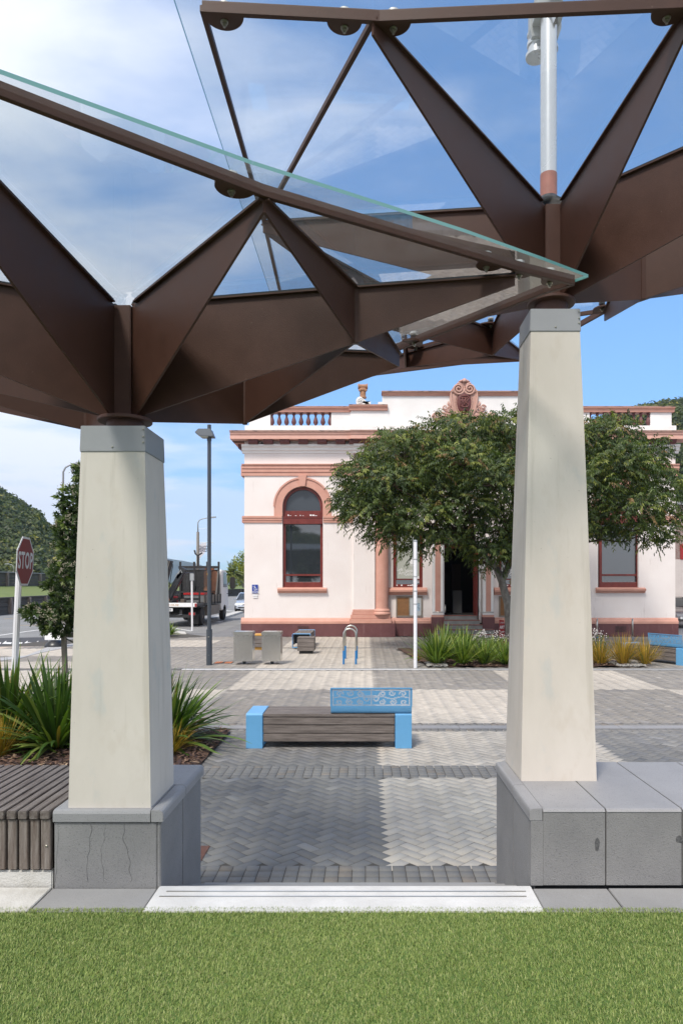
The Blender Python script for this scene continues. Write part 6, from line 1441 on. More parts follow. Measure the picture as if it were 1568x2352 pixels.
# ------------------------------------------------------------------ road, walls, hills, vehicles
M['roadmark'] = mat('road paint', (0.68, 0.68, 0.66), 0.7, var=0.12, vscale=6)
M['roadyellow'] = mat('faded yellow paint', (0.55, 0.34, 0.06), 0.8, var=0.3, vscale=8)
M['darkroad'] = mat('dark asphalt patch', (0.055, 0.055, 0.06), 0.9, var=0.15)
M['chipseal'] = speckle(mat('pale chip seal', (0.20, 0.20, 0.198), 0.95, var=0.14, vscale=0.6, bump=0.4, bscale=70), 45, (0.30, 0.30, 0.29), 0.58)
g = MB(); g._add([(-60, 30, -0.022), (-6.6, 30, -0.022), (-6.6, 260, -0.022), (-60, 260, -0.022)], [(0, 1, 2, 3)]); g._add([(-60, 15.5, -0.0225), (-13, 15.5, -0.0225), (-13, 30, -0.0225), (-60, 30, -0.0225)], [(0, 1, 2, 3)]); g._add([(-13, 22.0, -0.0225), (-11.5, 26, -0.0225), (-8.4, 30, -0.0225), (-13, 30, -0.0225)], [(0, 1, 2, 3)])
tag(g.build('road', M['chipseal']), kind='structure')
def mark(pts, w_, m_=None, z=-0.016, name='road_marking'):
    g = MB()
    for (a, b) in zip(pts[:-1], pts[1:]):
        a = Vector((*a, 0)); b = Vector((*b, 0)); d = (b - a).normalized(); n_ = Vector((-d.y, d.x, 0)) * w_ / 2
        g._add([(a.x - n_.x, a.y - n_.y, z), (b.x - n_.x, b.y - n_.y, z), (b.x + n_.x, b.y + n_.y, z), (a.x + n_.x, a.y + n_.y, z)], [(0, 1, 2, 3)])
    tag(g.build(name, m_ or M['roadmark']), kind='structure')
def gp(px, py): c = G(px, py); return (c.x, c.y)
mark([gp(-60, 1467), gp(60, 1450), gp(200, 1432)], 0.16); mark([gp(505, 1385), gp(521, 1382.5)], 0.25)
mark([gp(493, 1400), gp(557, 1405)], 0.3); mark([gp(480, 1424), gp(510, 1428)], 0.18); mark([gp(392, 1441), gp(440, 1449)], 0.12)
mark([gp(10, 1421), gp(52, 1418.5)], 0.12, M['roadyellow']); mark([gp(30, 1436), gp(100, 1435)], 0.12, M['roadyellow']); mark([gp(190, 1418), gp(150, 1420)], 0.12, M['roadyellow'])
# speed table with white arrows
a, b, c, d = gp(-60, 1466), gp(108, 1463), gp(112, 1484), gp(-70, 1484)
g = MB(); g._add([(a[0], a[1], -0.012), (b[0], b[1], -0.012), (c[0], c[1], -0.012), (d[0], d[1], -0.012)], [(0, 1, 2, 3)]); tag(g.build('speed_table', M['darkroad']), kind='structure')
for i in range(6):
    x = -20 + i * 24.5
    q = [gp(x, 1478.5), gp(x + 9, 1472), gp(x + 11, 1472), gp(x + 8.5, 1475), gp(x + 23, 1475.3), gp(x + 21, 1478.8)]
    g = MB(); g._add([(p[0], p[1], -0.007) for p in q], [tuple(range(6))]); tag(g.build('road_marking', M['roadmark']), kind='structure')
M['beige'] = mat('beige concrete crossing', (0.46, 0.38, 0.31), 0.85, var=0.06, vscale=2)
q = [gp(-80, 1486), gp(112, 1485), gp(84, 1503), gp(-80, 1516)]; g = MB(); g._add([(p[0], p[1], -0.002) for p in q], [(0, 1, 2, 3)]); tag(g.build('crossing_ramp', M['beige']), kind='structure')
q = [gp(112, 1486), gp(190, 1476), gp(190, 1480), gp(95, 1500), gp(40, 1514), gp(-60, 1525), gp(-60, 1517), gp(60, 1507)]; g = MB(); g.prism(q, -0.02, 0.012, axis='z'); tag(g.build('kerb', M['channel']), kind='structure')
# kerb by the building corner and pavement edge
q = [gp(480, 1421), gp(508, 1416), gp(560, 1403), gp(560, 1406.5), gp(516, 1421), gp(484, 1424)]; g = MB(); g.prism(q, -0.02, 0.10, axis='z'); tag(g.build('kerb', M['slabold']), kind='structure')
q = [gp(385, 1451), gp(424, 1452), gp(428, 1457), gp(385, 1457)]; g = MB(); g.prism(q, -0.02, 0.03, axis='z'); tag(g.build('kerb', M['slabold']), kind='structure')
# small ground plant at the pillar's edge
V, F, C = strap_plant(31, 120, 0.35, 0.03, 45, LIME, 1.0, pw=LW_); protos['low'] = rawmesh('low', V, F, M['blade'], C)
plant('shrub', 'low', gx(386, 28), 28, 1.6, 0, 'low yellow green shrub behind the lamp post at the pavement edge', 'shrub', None)

# flood walls with a grass terrace
M['wallboard'] = mat('dark timber wall', (0.045, 0.04, 0.035), 0.9, c2=(0.095, 0.085, 0.075), vscale=3, stretch=(0.2, 0.2, 4), bump=0.4, bscale=20)
M['farlawn'] = mat('mown grass', (0.10, 0.14, 0.03), 0.9, c2=(0.16, 0.19, 0.05), vscale=1.2)
lo = [(-30, 22), (-25.4, 40), (-25.2, 47), (-26.2, 57), (-26.2, 80), (-23.4, 125), (-17, 180), (-5, 240)]
def wall_run(line, z0, z1, name, label, th=0.25):
    t = thing(name, (line[0][0], line[0][1], z0), label, 'wall')
    for i in range(len(line) - 1):
        a = Vector((*line[i], 0)); b = Vector((*line[i + 1], 0)); d = (b - a); n_ = Vector((-d.y, d.x, 0)).normalized() * th; L_ = d.length; u = d.normalized()
        g = MB(); nb = 4; hh = (z1 - z0) / nb
        for k in range(nb):
            o = n_ * (0.02 if k % 2 else 0.0) / th
            for s in (1,): g.plate([a + o + Vector((0, 0, z0 + hh * k)), b + o + Vector((0, 0, z0 + hh * k)), b + o + Vector((0, 0, z0 + hh * (k + 1) - 0.02)), a + o + Vector((0, 0, z0 + hh * (k + 1) - 0.02))], 0.12)
        g.build('boards', M['wallboard'], t)
        g = MB(); g.bar(a + Vector((0, 0, z1 + 0.03)), b + Vector((0, 0, z1 + 0.03)), 0.35, 0.09); g.build('capping', M['slabgrey'] if z1 > 2 else M['wallboard'], t)
        s = 1.5
        while s < L_ and z0 > 1 or (s < L_ and s < 1e9):
            p = a + u * s; g = MB(); q = u.cross(Vector((0, 0, 1))) * 0.12; g.obox(p + q * 1.2 + Vector((0, 0, (z0 + z1) / 2)), u * 0.12, q, (0, 0, (z1 - z0) / 2)); 
            if L_ < 25 or s < 8: g.build('post', M['timber_v'], t)
            s += 3.4 if L_ < 25 else 9
            if s > 60: break
wall_run(lo, -0.03, 1.13, 'flood_wall', 'low dark timber flood wall along the far side of the road')
up = [(-42, 30), (-33, 50), (-33.4, 62), (-34, 85), (-34, 108)]
wall_run(up, 1.95, 3.2, 'flood_wall', 'upper dark flood wall above the grass terrace below the bush hill')
g = MB()
inner = [(-60, 20), (-42, 30), (-33, 50), (-33.4, 62), (-34, 85), (-40, 125), (-40, 180), (-60, 240)]
for i in range(len(lo) - 1):
    g._add([(*lo[i], 1.08), (*lo[i + 1], 1.08), (*inner[i + 1], 1.95), (*inner[i], 1.95)], [(0, 1, 2, 3)])
tag(g.build('grass_bank', M['farlawn']), kind='structure')
g = MB()
for i in range(len(lo) - 1): g._add([(inner[i][0], inner[i][1], 1.95), (inner[i + 1][0], inner[i + 1][1], 1.95), (inner[i + 1][0] - 80, inner[i + 1][1] + 20, 2.0), (inner[i][0] - 80, inner[i][1], 2.0)], [(0, 1, 2, 3)])
tag(g.build('grass_bank', M['farlawn']), kind='structure')

# hills: ground surface plus bush cover
def hill(name, ridge, dist, depth_, base_d, seed, label, n_leaf, leaf=1.0, shade=1.0, drop=24):
    """ridge: list of (px, py) silhouette points at distance dist"""
    r_ = np.random.default_rng(seed); px = np.array([p[0] for p in ridge], float); py = np.array([p[1] for p in ridge], float) + drop
    X = (px - 839) * dist / FOC; Z = EYE - (py - 1341) * dist / FOC
    nx, ny = 70, 26; xs = np.linspace(X[0], X[-1], nx); zz = np.interp(xs, X, Z)
    V = []; F = []
    def surf(x, t_):
        zr = np.interp(x, X, Z); k = t_ if t_ < 1 else 2 - t_; k = max(0, k) ; s = math.sin(min(1, k) * math.pi / 2)
        y = base_d + (dist - base_d) * t_ ; xx = x * (y / dist) if t_ <= 1 else x
        h = zr * s * (1 if t_ <= 1 else 1); e = 1 + 0.10 * noise.noise(Vector((xx * 0.035, y * 0.035, seed))) * (1 - abs(2 * min(t_, 1) - 1)) * 2
        return Vector((xx, y, max(h * e, 0.5)))
    for j in range(ny + 1):
        for i in range(nx): V.append(surf(xs[i], j / ny * 1.35))
    for j in range(ny):
        for i in range(nx - 1): F.append((j * nx + i, j * nx + i + 1, (j + 1) * nx + i + 1, (j + 1) * nx + i))
    g = MB(); g._add(V, F); tag(g.build(name, mat('bush floor', (0.02, 0.03, 0.012), 0.95), smooth=True), kind='structure')
    # tree crowns on the slope; each made of leaf-clump faces
    nt_ = n_leaf // 42; LP = []; LD = []; LN = []; LC = []; LL = []
    pal = np.array([[0.045, 0.065, 0.02], [0.065, 0.088, 0.026], [0.095, 0.115, 0.035], [0.14, 0.15, 0.04], [0.25, 0.23, 0.05]])
    for k in range(nt_):
        x = r_.uniform(X[0], X[-1]); t_ = r_.uniform(0.0, 1.05) ** 0.8; c = surf(x, t_); R_ = r_.uniform(1.3, 2.9) * leaf
        ci = r_.choice(5, p=[0.3, 0.32, 0.22, 0.11, 0.05]); m_ = 42
        u = norm(r_.normal(size=(m_, 3))); u[:, 2] = np.abs(u[:, 2]); rr = r_.uniform(0.75, 1.08, (m_, 1)) * R_
        pos = np.array(c) + u * rr * np.array([1, 1, 0.85]); LP.append(pos); LD.append(norm(np.cross(u, r_.normal(size=(m_, 3))) + u * 0.2)); LN.append(u); LC.append(np.abs(pal[ci] * shade * (1 + r_.normal(0, 0.2, (m_, 1))))); LL.append(np.full(m_, R_ * 0.42) * r_.uniform(0.6, 1.2, m_))
    LL = np.concatenate(LL); V, F, C = leafmesh(np.concatenate(LP), np.concatenate(LD), np.concatenate(LN), LL, LL * 0.6, np.concatenate(LC), fold=0.1)
    tag(rawobj('forest', rawmesh('forest', V, F, M['leaf'], C, nper=3)), label, 'bush', kind='stuff')
hill('hill', [(-520, 800), (-300, 930), (-120, 1040), (0, 1128), (40, 1147), (62, 1168), (78, 1165), (90, 1190), (125, 1214), (160, 1240), (200, 1275), (240, 1300), (300, 1318), (380, 1332)], 190, 60, 115, 3, 'dense dark green native bush covering the steep hill on the far left', 330000, 0.85)
hill('hill', [(1150, 1120), (1300, 1010), (1400, 955), (1450, 932), (1480, 922), (1510, 917), (1560, 914), (1640, 905), (1800, 900), (2000, 930)], 210, 60, 120, 8, 'dense bush on the hill rising behind the right end of the bank', 150000, 0.9, drop=32)
# far blue range
def far_range():
    ridge = [(150, 1262), (250, 1262), (330, 1272), (384, 1283), (420, 1288), (440, 1292), (460, 1298), (476, 1306), (492, 1312), (509, 1316), (540, 1319), (600, 1322), (760, 1328), (900, 1330)]
    D_ = 2600; V = []; F = []; n = 120; P0 = [r[0] for r in ridge]; P1 = [r[1] for r in ridge]
    for i in range(n):
        px = 150 + 750 * i / (n - 1); py = np.interp(px, P0, P1) + 0.8 * noise.noise(Vector((px * 0.06, 0, 0))); 
        X = (px - 839) * D_ / FOC; Z = EYE - (py - 1341) * D_ / FOC
        for (k, yy) in ((0, -700), (0.35, -450), (0.7, -220), (1.0, 0), (0.6, 500)):
            V.append((X, D_ + yy + 60 * noise.noise(Vector((px * 0.05, k, 3))), max(0.2, Z * k * (1 + 0.2 * (1 - k) * noise.noise(Vector((px * 0.08, k * 5, 7)))))))
    for i in range(n - 1):
        for j in range(4): F.append((i * 5 + j, (i + 1) * 5 + j, (i + 1) * 5 + j + 1, i * 5 + j + 1))
    g = MB(); g._add(V, F); tag(g.build('mountains', mat('forested range', (0.035, 0.05, 0.04), 0.95, c2=(0.05, 0.07, 0.045), vscale=0.01), smooth=True), kind='structure')
far_range()

# palm and bright shrubs beyond the road
def palm(x, y, z, s, label):
    r_ = np.random.default_rng(4); t = thing('palm', (x, y, z), label, 'palm'); g = MB(); g.tube([(x, y, z), (x, y, z + 0.7 * s), (x, y, z + 1.3 * s)], [0.42 * s, 0.36 * s, 0.28 * s], 12); g.build('trunk', M['bark'], t, smooth=True)
    LP = []; LD = []; LN = []; LC = []; LL = []
    for k in range(46):
        az = r_.uniform(0, 6.28); el = r_.uniform(R(8), R(85)); d = np.array([math.cos(az) * math.cos(el), math.sin(az) * math.cos(el), math.sin(el)]); p = np.array([x, y, z + 1.3 * s]); L_ = 3.0 * s * r_.uniform(0.75, 1.05); sd_ = np.array([-math.sin(az), math.cos(az), 0])
        n = 30
        for i in range(n):
            f = i / n; p = p + d * L_ / n; d = d + np.array([0, 0, -0.045 - 0.03 * f]); d /= np.linalg.norm(d)
            if f < 0.1: continue
            for sgn in (-1, 1):
                LP.append(p.copy()); LD.append(sd_ * sgn + d * 0.8 + np.array([0, 0, -0.25])); LN.append(np.array([0, 0, 1.0])); LL.append(0.62 * s * math.sin(math.pi * (0.15 + 0.8 * f))); c = np.array([0.13, 0.16, 0.045]) if r_.random() < 0.6 else np.array([0.24, 0.24, 0.09]); LC.append(c * (1 + r_.normal(0, 0.12)))
    LL = np.array(LL); V, F, C = leafmesh(np.array(LP), np.array(LD), np.array(LN), LL, LL * 0.16, np.array(LC)); rawobj('fronds', rawmesh('fronds', V, F, M['leaf'], C, nper=3), t)
palm(gx(533, 118), 118, 2.0, 1.05, 'squat date palm on the grass terrace between the truck and the bank')
def shrub(lobes, label, pal, seed, leaf, per, name='shrub', cat='shrub', group=None):
    r_ = np.random.default_rng(seed); lw = lobes_to_world(lobes); c0 = lw[0][0]; base = (c0[0], c0[1], 0)
    t = thing(name, base, label, cat, group); Pp, Dd = crown_sprays(lw, per, r_, below=0.8, inner=0.1); n = len(Pp); k = 5; LP = np.repeat(Pp, k, axis=0) + r_.normal(0, leaf * 0.6, (n * k, 3)); LD = np.repeat(Dd, k, axis=0) + r_.normal(0, 0.7, (n * k, 3)); LN = r_.normal(size=(n * k, 3)); kk = np.repeat(r_.integers(0, len(pal), n), k)
    V, F, C = leafmesh(LP, LD, LN, r_.uniform(0.7, 1.3, n * k) * leaf, r_.uniform(0.4, 0.7, n * k) * leaf, np.abs(np.array(pal)[kk] * (1 + r_.normal(0, 0.15, (n * k, 1))))); rawobj('crown', rawmesh('crown', V, F, M['leaf'], C, nper=3), t)
    g = MB(); limb(g, (base[0], base[1], 1.5 if base[1] > 60 else 0), c0, 0.25, 0.08, r_); g.build('trunk', M['bark'], t)
shrub([(560, 1298, 22, 26, 124, 2.5), (548, 1318, 18, 22, 122, 2), (575, 1310, 24, 30, 126, 3)], 'yellow green broad shrub behind the palm, cut by the bank corner', [[0.30, 0.30, 0.03], [0.20, 0.24, 0.03], [0.10, 0.14, 0.03]], 3, 0.45, 2.2)
shrub([(540, 1330, 30, 13, 130, 2.5), (500, 1333, 16, 9, 132, 2), (575, 1328, 30, 14, 130, 2)], 'dark green hedge behind the palm on the terrace', [[0.06, 0.10, 0.02], [0.04, 0.07, 0.018], [0.09, 0.13, 0.03]], 4, 0.45, 2.2, 'hedge', 'hedge')

# vehicles
M['tyre'] = mat('tyre rubber', (0.02, 0.02, 0.021), 0.85, var=0.2, vscale=20)
M['carsilver'] = mat('silver car paint', (0.50, 0.53, 0.58), 0.25, 0.55, coat=0.6)
M['cardark'] = mat('bronze grey car paint', (0.16, 0.14, 0.135), 0.28, 0.4, coat=0.6)
M['autoglass'] = panemat('car glass', (0.02, 0.026, 0.03), 1.6)
M['headlamp'] = mat('headlamp lens', (0.6, 0.63, 0.66), 0.12)
M['chrome'] = mat('chrome', (0.6, 0.6, 0.62), 0.15, 1.0)
def car(name, label, body, plate_txt):
    """nose towards -y, built at the origin"""
    t = thing(name, (0, 0, 0), label, 'car'); W_ = 1.80; Ln = 4.7
    prof = [(-2.35, 0.32, .80), (-2.36, 0.55, .84), (-2.26, 0.70, .86), (-1.9, 0.80, .90), (-1.3, 0.90, .92), (-0.85, 0.97, .93), (0.9, 1.0, .94), (1.9, 1.0, .92), (2.3, 0.93, .88), (2.36, 0.6, .86), (2.33, 0.32, .82)]
    V = []; F = []; n = len(prof)
    secs = []
    for (y, z, k) in prof:
        hw = W_ / 2 * k; secs.append([(-hw, y, 0.30), (-hw * 1.04, y, min(z, 0.62)), (-hw * 0.96, y, z - 0.015 if z > 0.62 else z), (0, y, z + 0.03), (hw * 0.96, y, z - 0.015 if z > 0.62 else z), (hw * 1.04, y, min(z, 0.62)), (hw, y, 0.30)])
    # order sections from nose to tail using only monotone y
    order = [2, 3, 4, 5, 6, 7, 8]; S_ = [[(x * 0.93, -2.36, z) for x, y, z in secs[1]]] + [secs[i] for i in order] + [[(x, 2.36, z) for x, y, z in secs[9]]]
    S_[0] = [(x, y, z if z < 0.4 else 0.56) for x, y, z in S_[0]]
    for s in S_: V += s
    m_ = 7
    for i in range(len(S_) - 1):
        for j in range(m_ - 1): F.append((i * m_ + j, i * m_ + j + 1, (i + 1) * m_ + j + 1, (i + 1) * m_ + j))
        F.append((i * m_ + m_ - 1, i * m_, (i + 1) * m_, (i + 1) * m_ + m_ - 1))
    F += [tuple(range(m_))[::-1], tuple((len(S_) - 1) * m_ + j for j in range(m_))]
    g = MB(); g._add(V, F); bd = g.build('body', body, t, smooth=True, auto=40, bevel=0.02)
    # cabin
    cab = [(-1.0, 0.95, 0.84), (-0.15, 1.42, 0.64), (0.25, 1.475, 0.62), (0.95, 1.46, 0.61), (1.75, 1.0, 0.80)]; V = []; F = []
    for (y, z, hw) in cab: V += [(-hw, y, z), (hw, y, z), (hw + (0.1 if z > 1.2 else 0), y, 0.95), (-hw - (0.1 if z > 1.2 else 0), y, 0.95)]
    for i in range(4):
        for j in range(4): F.append((i * 4 + j, i * 4 + (j + 1) % 4, (i + 1) * 4 + (j + 1) % 4, (i + 1) * 4 + j))
    g = MB(); g._add(V, F); g.build('window_glass', M['autoglass'], t, smooth=True, auto=30)
    g = MB(); g._add([(-0.62, -0.15, 1.425), (0.62, -0.15, 1.425), (0.62, 0.25, 1.485), (0.60, 0.95, 1.47), (-0.60, 0.95, 1.47), (-0.62, 0.25, 1.485)], [(0, 1, 2, 5), (5, 2, 3, 4)])
    for s in (-1, 1):
        g.bar((s * 0.84, -0.98, 0.97), (s * 0.65, -0.13, 1.43), 0.06, 0.05); g.bar((s * 0.65, -0.13, 1.44), (s * 0.63, 0.95, 1.475), 0.05, 0.05); g.bar((s * 0.63, 0.95, 1.47), (s * 0.80, 1.75, 1.01), 0.12, 0.05); g.bar((s * 0.70, 0.35, 1.46), (s * 0.88, 0.35, 0.98), 0.05, 0.05)
    g.build('roof', body, t)
    for s in (-1, 1):
        g = MB(); g.obox((s * 0.66, -2.27, 0.63), (0.19, 0.03 * s, 0), (-0.02 * s, 0.07, 0.02), (0, 0.03, 0.085)); g.build('headlight', M['headlamp'], t, bevel=0.03)
        g = MB(); g.obox((s * 1.0, -0.72, 1.0), (0.10, 0, 0), (0, 0.05, 0), (0, 0, 0.065)); g.build('wing_mirror', body, t, bevel=0.02)
        g = MB(); g.obox((s * 0.70, 2.34, 0.72), (0.15, 0, 0), (0, 0.03, 0), (0, 0, 0.09)); g.build('tail_light', mat('tail lamp', (0.35, 0.02, 0.01), 0.3), t)
        for y in (-1.45, 1.35):
            g = MB(); g.lathe((s * 0.80 - 0.1, y, 0.315), [(0.2, -0.005), (0.29, 0), (0.315, 0.03), (0.315, 0.17), (0.29, 0.2), (0.2, 0.205)], 22, axis='x'); wh = g.build('wheel', M['tyre'], t, smooth=True, auto=40)
            g = MB(); g.lathe((s * 0.80 + (0.09 if s > 0 else -0.12), y, 0.315), [(0.205, 0), (0.20, 0.03), (0.05, 0.035)], 14, axis='x'); g.build('rim', M['chrome'], wh)
    g = MB(); g.box(-0.33, 0.33, -2.375, -2.33, 0.56, 0.66); gr = g.build('grille', M['chrome'], t, bevel=0.01)
    g = MB(); g.box(-0.62, 0.62, -2.372, -2.33, 0.36, 0.44); g.build('air_intake', M['black'], t, bevel=0.01)
    g = MB(); g.box(-0.18, 0.18, -2.385, -2.374, 0.43, 0.54); pl = g.build('number_plate', M['white'], t)
    text(plate_txt, 0.10, (0, -2.387, 0.485), pl, M['black'], depth=0.001, xs=0.75, bold=0.002)
    return t
c1 = car('parked_car', 'silver sedan facing the camera, half hidden by the left corner of the bank', M['carsilver'], 'GQW75'); c1.location = (gx(553, 51) + 0.15, 53.4, -0.02); c1.rotation_euler = (0, 0, R(6))
c2 = car('parked_car', 'bronze grey car peeking out past the right end of the bank', M['cardark'], 'EK71'); c2.location = (gx(1590, 33), 35.5, 0.0); c2.rotation_euler = (0, 0, R(-8))
g = MB()
for s in (-1,): g.obox((s * 0.62, -2.36, 0.72), (0.14, 0, 0), (0, 0.03, 0), (0, 0, 0.05))
g.build('indicator', mat('amber lens', (0.6, 0.2, 0.02), 0.3), c2)

def truck():
    x1 = gx(453, 34); x0 = x1 - 2.45; yb = 34.0; yc = yb + 6.9; cxm = (x0 + x1) / 2
    t = thing('crane_truck', (cxm, yb + 3, -0.02), 'black and white flatbed truck with folded crane and hanging chains seen from behind', 'truck')
    dk = M['truckdark'] = mat('grimy black steel', (0.022, 0.021, 0.021), 0.55, var=0.4, vscale=8); gy = M['truckgrey'] = mat('worn alloy drop side', (0.20, 0.18, 0.16), 0.6, 0.3, 0.2, 5)
    def b(name, a, parent=None, m_=dk, bevel=0.01): g = MB(); g.box(*a); return g.build(name, m_, parent or t, bevel=bevel)
    g = MB(); g.box(cxm - 0.45, cxm - 0.33, yb + 0.1, yb + 8.3, 0.62, 0.86); g.box(cxm + 0.33, cxm + 0.45, yb + 0.1, yb + 8.3, 0.62, 0.86); g.box(x0 + 0.2, x1 - 0.2, yb + 0.15, yb + 0.3, 0.45, 0.6); g.build('chassis', dk, t)
    b('deck', (x0, x1, yb, yb + 5.6, 1.02, 1.14))
    b('tailboard', (x0 + 0.02, x1 - 0.02, yb - 0.03, yb, 0.98, 1.20), m_=M['white']); 
    g = MB(); tb = g.box(x0 + 0.02, x1 - 0.02, yb - 0.034, yb - 0.031, 0.985, 1.0).build('tail_trim', M['truckgrey'], t)
    text('ronet.co.nz', 0.19, (x1 - 1.0 - 0.35, yb - 0.036, 1.10), tb, mat('orange lettering', (0.5, 0.25, 0.06), 0.5), depth=0.001)
    pl = b('number_plate', (x1 - 1.52 - 0.06, x1 - 1.16 - 0.06, yb - 0.02, yb, 0.78, 0.92), m_=M['white'], bevel=0); text('BQH381', 0.11, (x1 - 1.34 - 0.06, yb - 0.024, 0.85), pl, M['black'], depth=0.001, xs=0.7, bold=0.002)
    for s in (0, 1):
        xx = x1 - 0.02 if s else x0 + 0.02
        g = MB(); g.box(min(xx, xx - 0.04 * (1 if s else -1)), max(xx, xx - 0.04 * (1 if s else -1)), yb + 1.6, yb + 5.5, 1.15, 1.55)
        g.build('drop_side', gy, t, bevel=0.01)
        g = MB()
        for k in range(6): y = yb + 1.65 + k * 0.75; g.box(xx - 0.02 + (0.03 if s else -0.03), xx + 0.02 + (0.03 if s else -0.03), y, y + 0.08, 1.05, 1.58)
        g.build('side_stake', dk, t)
        lx = x1 - 0.42 if s else x0 + 0.12; lt = b('tail_light', (lx - 0.02, lx + 0.34, yb - 0.0, yb + 0.06, 0.56, 0.74)); g = MB(); g.box(lx + 0.0, lx + 0.30, yb - 0.01, yb, 0.585, 0.715); g.build('lens', mat('red lens', (0.30, 0.02, 0.02), 0.35), lt)
        b('mudflap', ((x1 - 0.62) if s else (x0 + 0.06), (x1 - 0.06) if s else (x0 + 0.62), yb + 0.5, yb + 0.53, 0.10, 0.62))
        for (yy, rr) in ((yb + 1.25, 0.46), (yb + 6.7, 0.47)):
            for q in ((0, 0.28) if yy < yb + 3 else (0,)):
                wx = (x1 - 0.27 - q) if s else (x0 + 0.02 + q); g = MB(); g.lathe((wx, yy, rr), [(rr * 0.55, 0), (rr * 0.93, 0), (rr, 0.03), (rr, 0.22), (rr * 0.93, 0.25), (rr * 0.55, 0.25)], 24, axis='x'); wh = g.build('wheel', M['tyre'], t, smooth=True, auto=40)
                g = MB(); g.lathe((wx + (0.2 if s else 0.0), yy, rr), [(rr * 0.54, 0), (rr * 0.5, 0.02), (rr * 0.2, 0.05)], 16, axis='x'); g.build('rim', mat('rusty rim', (0.22, 0.18, 0.15), 0.6, 0.4), wh)
        b('mudguard', ((x1 - 0.34) if s else (x0 + 0.02), (x1 - 0.02) if s else (x0 + 0.34), yb + 0.65, yb + 1.85, 0.95, 1.0))
        b('side_locker', ((x1 - 0.5) if s else (x0), x1 if s else x0 + 0.5, yb + 2.4, yb + 5.2, 0.45, 0.98), m_=gy)
    rl = b('reflector', (x1 - 0.12, x1 - 0.02, yb - 0.045, yb - 0.035, 1.0, 1.17), m_=M['boardred'], bevel=0)
    # cab
    cy0 = yb + 5.75; cb = MB(); cb.prism([(cy0, 0.75), (cy0, 2.9), (cy0 + 0.15, 2.98), (cy0 + 1.45, 2.92), (cy0 + 1.95, 1.85), (cy0 + 2.0, 0.6), (cy0 + 0.2, 0.6)], x0 + 0.12, x1 - 0.02, axis='x'); cab = cb.build('cab', M['white'], t, bevel=0.03)
    g = MB(); g.prism([(cy0 + 0.55, 1.95), (cy0 + 0.55, 2.85), (cy0 + 1.35, 2.8), (cy0 + 1.65, 1.95)], x1 - 0.03, x1 - 0.005, axis='x'); g.build('side_window', M['autoglass'], cab)
    g = MB(); g.box(x0 + 0.5, x1 - 0.5, cy0 - 0.012, cy0 - 0.002, 2.0, 2.5); g.build('rear_window', M['autoglass'], cab)
    g = MB(); g.tube([(x1, cy0 + 1.5, 1.55), (x1 + 0.32, cy0 + 1.4, 1.6), (x1 + 0.36, cy0 + 1.4, 1.9)], 0.018, 6); mr = g.build('mirror_arm', dk, t); g = MB(); g.box(x1 + 0.22, x1 + 0.52, cy0 + 1.32, cy0 + 1.42, 1.85, 2.55); g.build('wing_mirror', dk, mr, bevel=0.03)
    # headboard with chains
    yh = yb + 5.35
    g = MB(); g.box(x0 + 0.05, x1 - 0.05, yh, yh + 0.1, 3.02, 3.18); g.box(x0 + 0.1, x1 - 0.08, yh + 0.11, yh + 0.14, 1.15, 2.98)
    for x in (x0 + 0.1, x0 + 0.9, x0 + 1.65, x1 - 0.14): g.box(x, x + 0.10, yh - 0.02, yh + 0.08, 1.14, 3.42)
    g.box(x0 + 0.1, x1 - 0.1, yh, yh + 0.06, 1.62, 1.74); g.bar((x1 - 0.1, yh - 0.7, 1.3), (x1 - 0.1, yh, 2.9), 0.08, 0.08); g.build('headboard', dk, t)
    r_ = random.Random(3)
    rust = mat('rusty chain', (0.14, 0.055, 0.03), 0.8, var=0.4, vscale=20); chn = mat('steel chain', (0.10, 0.10, 0.10), 0.5, 0.7, 0.4, 30); yel = mat('yellow strap', (0.55, 0.32, 0.02), 0.6)
    for k in range(26):
        x = x0 + 0.55 + k * 0.065; Ln = r_.uniform(0.9, 1.35) if k < 19 else r_.uniform(1.1, 1.5); z = 3.0; g = MB()
        while z > 3.0 - Ln: g.obox((x + r_.uniform(-0.008, 0.008), yh - 0.06, z - 0.02), (0.013 if int(z * 25) % 2 else 0.006, 0, 0), (0, 0.01, 0), (0, 0, 0.022)); z -= 0.04
        g.build('chain', rust if k >= 19 else chn, t)
    for (x, z) in ((x1 - 0.62, 2.7), (x1 - 0.6, 2.4)): g = MB(); g.tube([(x + 0.10 * math.cos(a * 0.524), yh - 0.1, z + 0.13 * math.sin(a * 0.524)) for a in range(13)], 0.022, 6); g.build('strap_coil', yel, t)
    for (x, w_) in ((x1 - 0.75, 0.24), (x1 - 0.3, 0.2)): g = MB(); g.prism(arc(x, 2.75, w_ * 0.75, 0, math.pi, 10) + [(x - w_ * 0.75, 1.75), (x + w_ * 0.75, 1.75)], yh - 0.04, yh - 0.01); g.build('chain_bag', mat('brown leather sling', (0.20, 0.10, 0.06), 0.8, var=0.3), t)
    # toolboxes on the deck
    b('toolbox', (x1 - 1.35, x1 - 0.3, yb + 2.6, yb + 3.5, 1.15, 1.55), m_=mat('grey toolbox', (0.16, 0.165, 0.17), 0.5)); b('toolbox_lid', (x1 - 1.38, x1 - 0.27, yb + 2.57, yb + 3.53, 1.552, 1.66), m_=mat('red lid', (0.42, 0.02, 0.02), 0.4))
    b('fuel_can', (x1 - 1.85, x1 - 1.55, yb + 1.9, yb + 2.2, 1.15, 1.5), m_=mat('red can', (0.38, 0.02, 0.025), 0.4)); b('vice', (x1 - 0.95, x1 - 0.75, yb + 0.4, yb + 0.8, 1.15, 1.38), m_=mat('rusty vice', (0.13, 0.10, 0.08), 0.6, 0.5))
    for x in (x1 - 1.75, x1 - 0.35): b('stanchion', (x, x + 0.08, yb + 1.7, yb + 1.78, 1.14, 2.0))
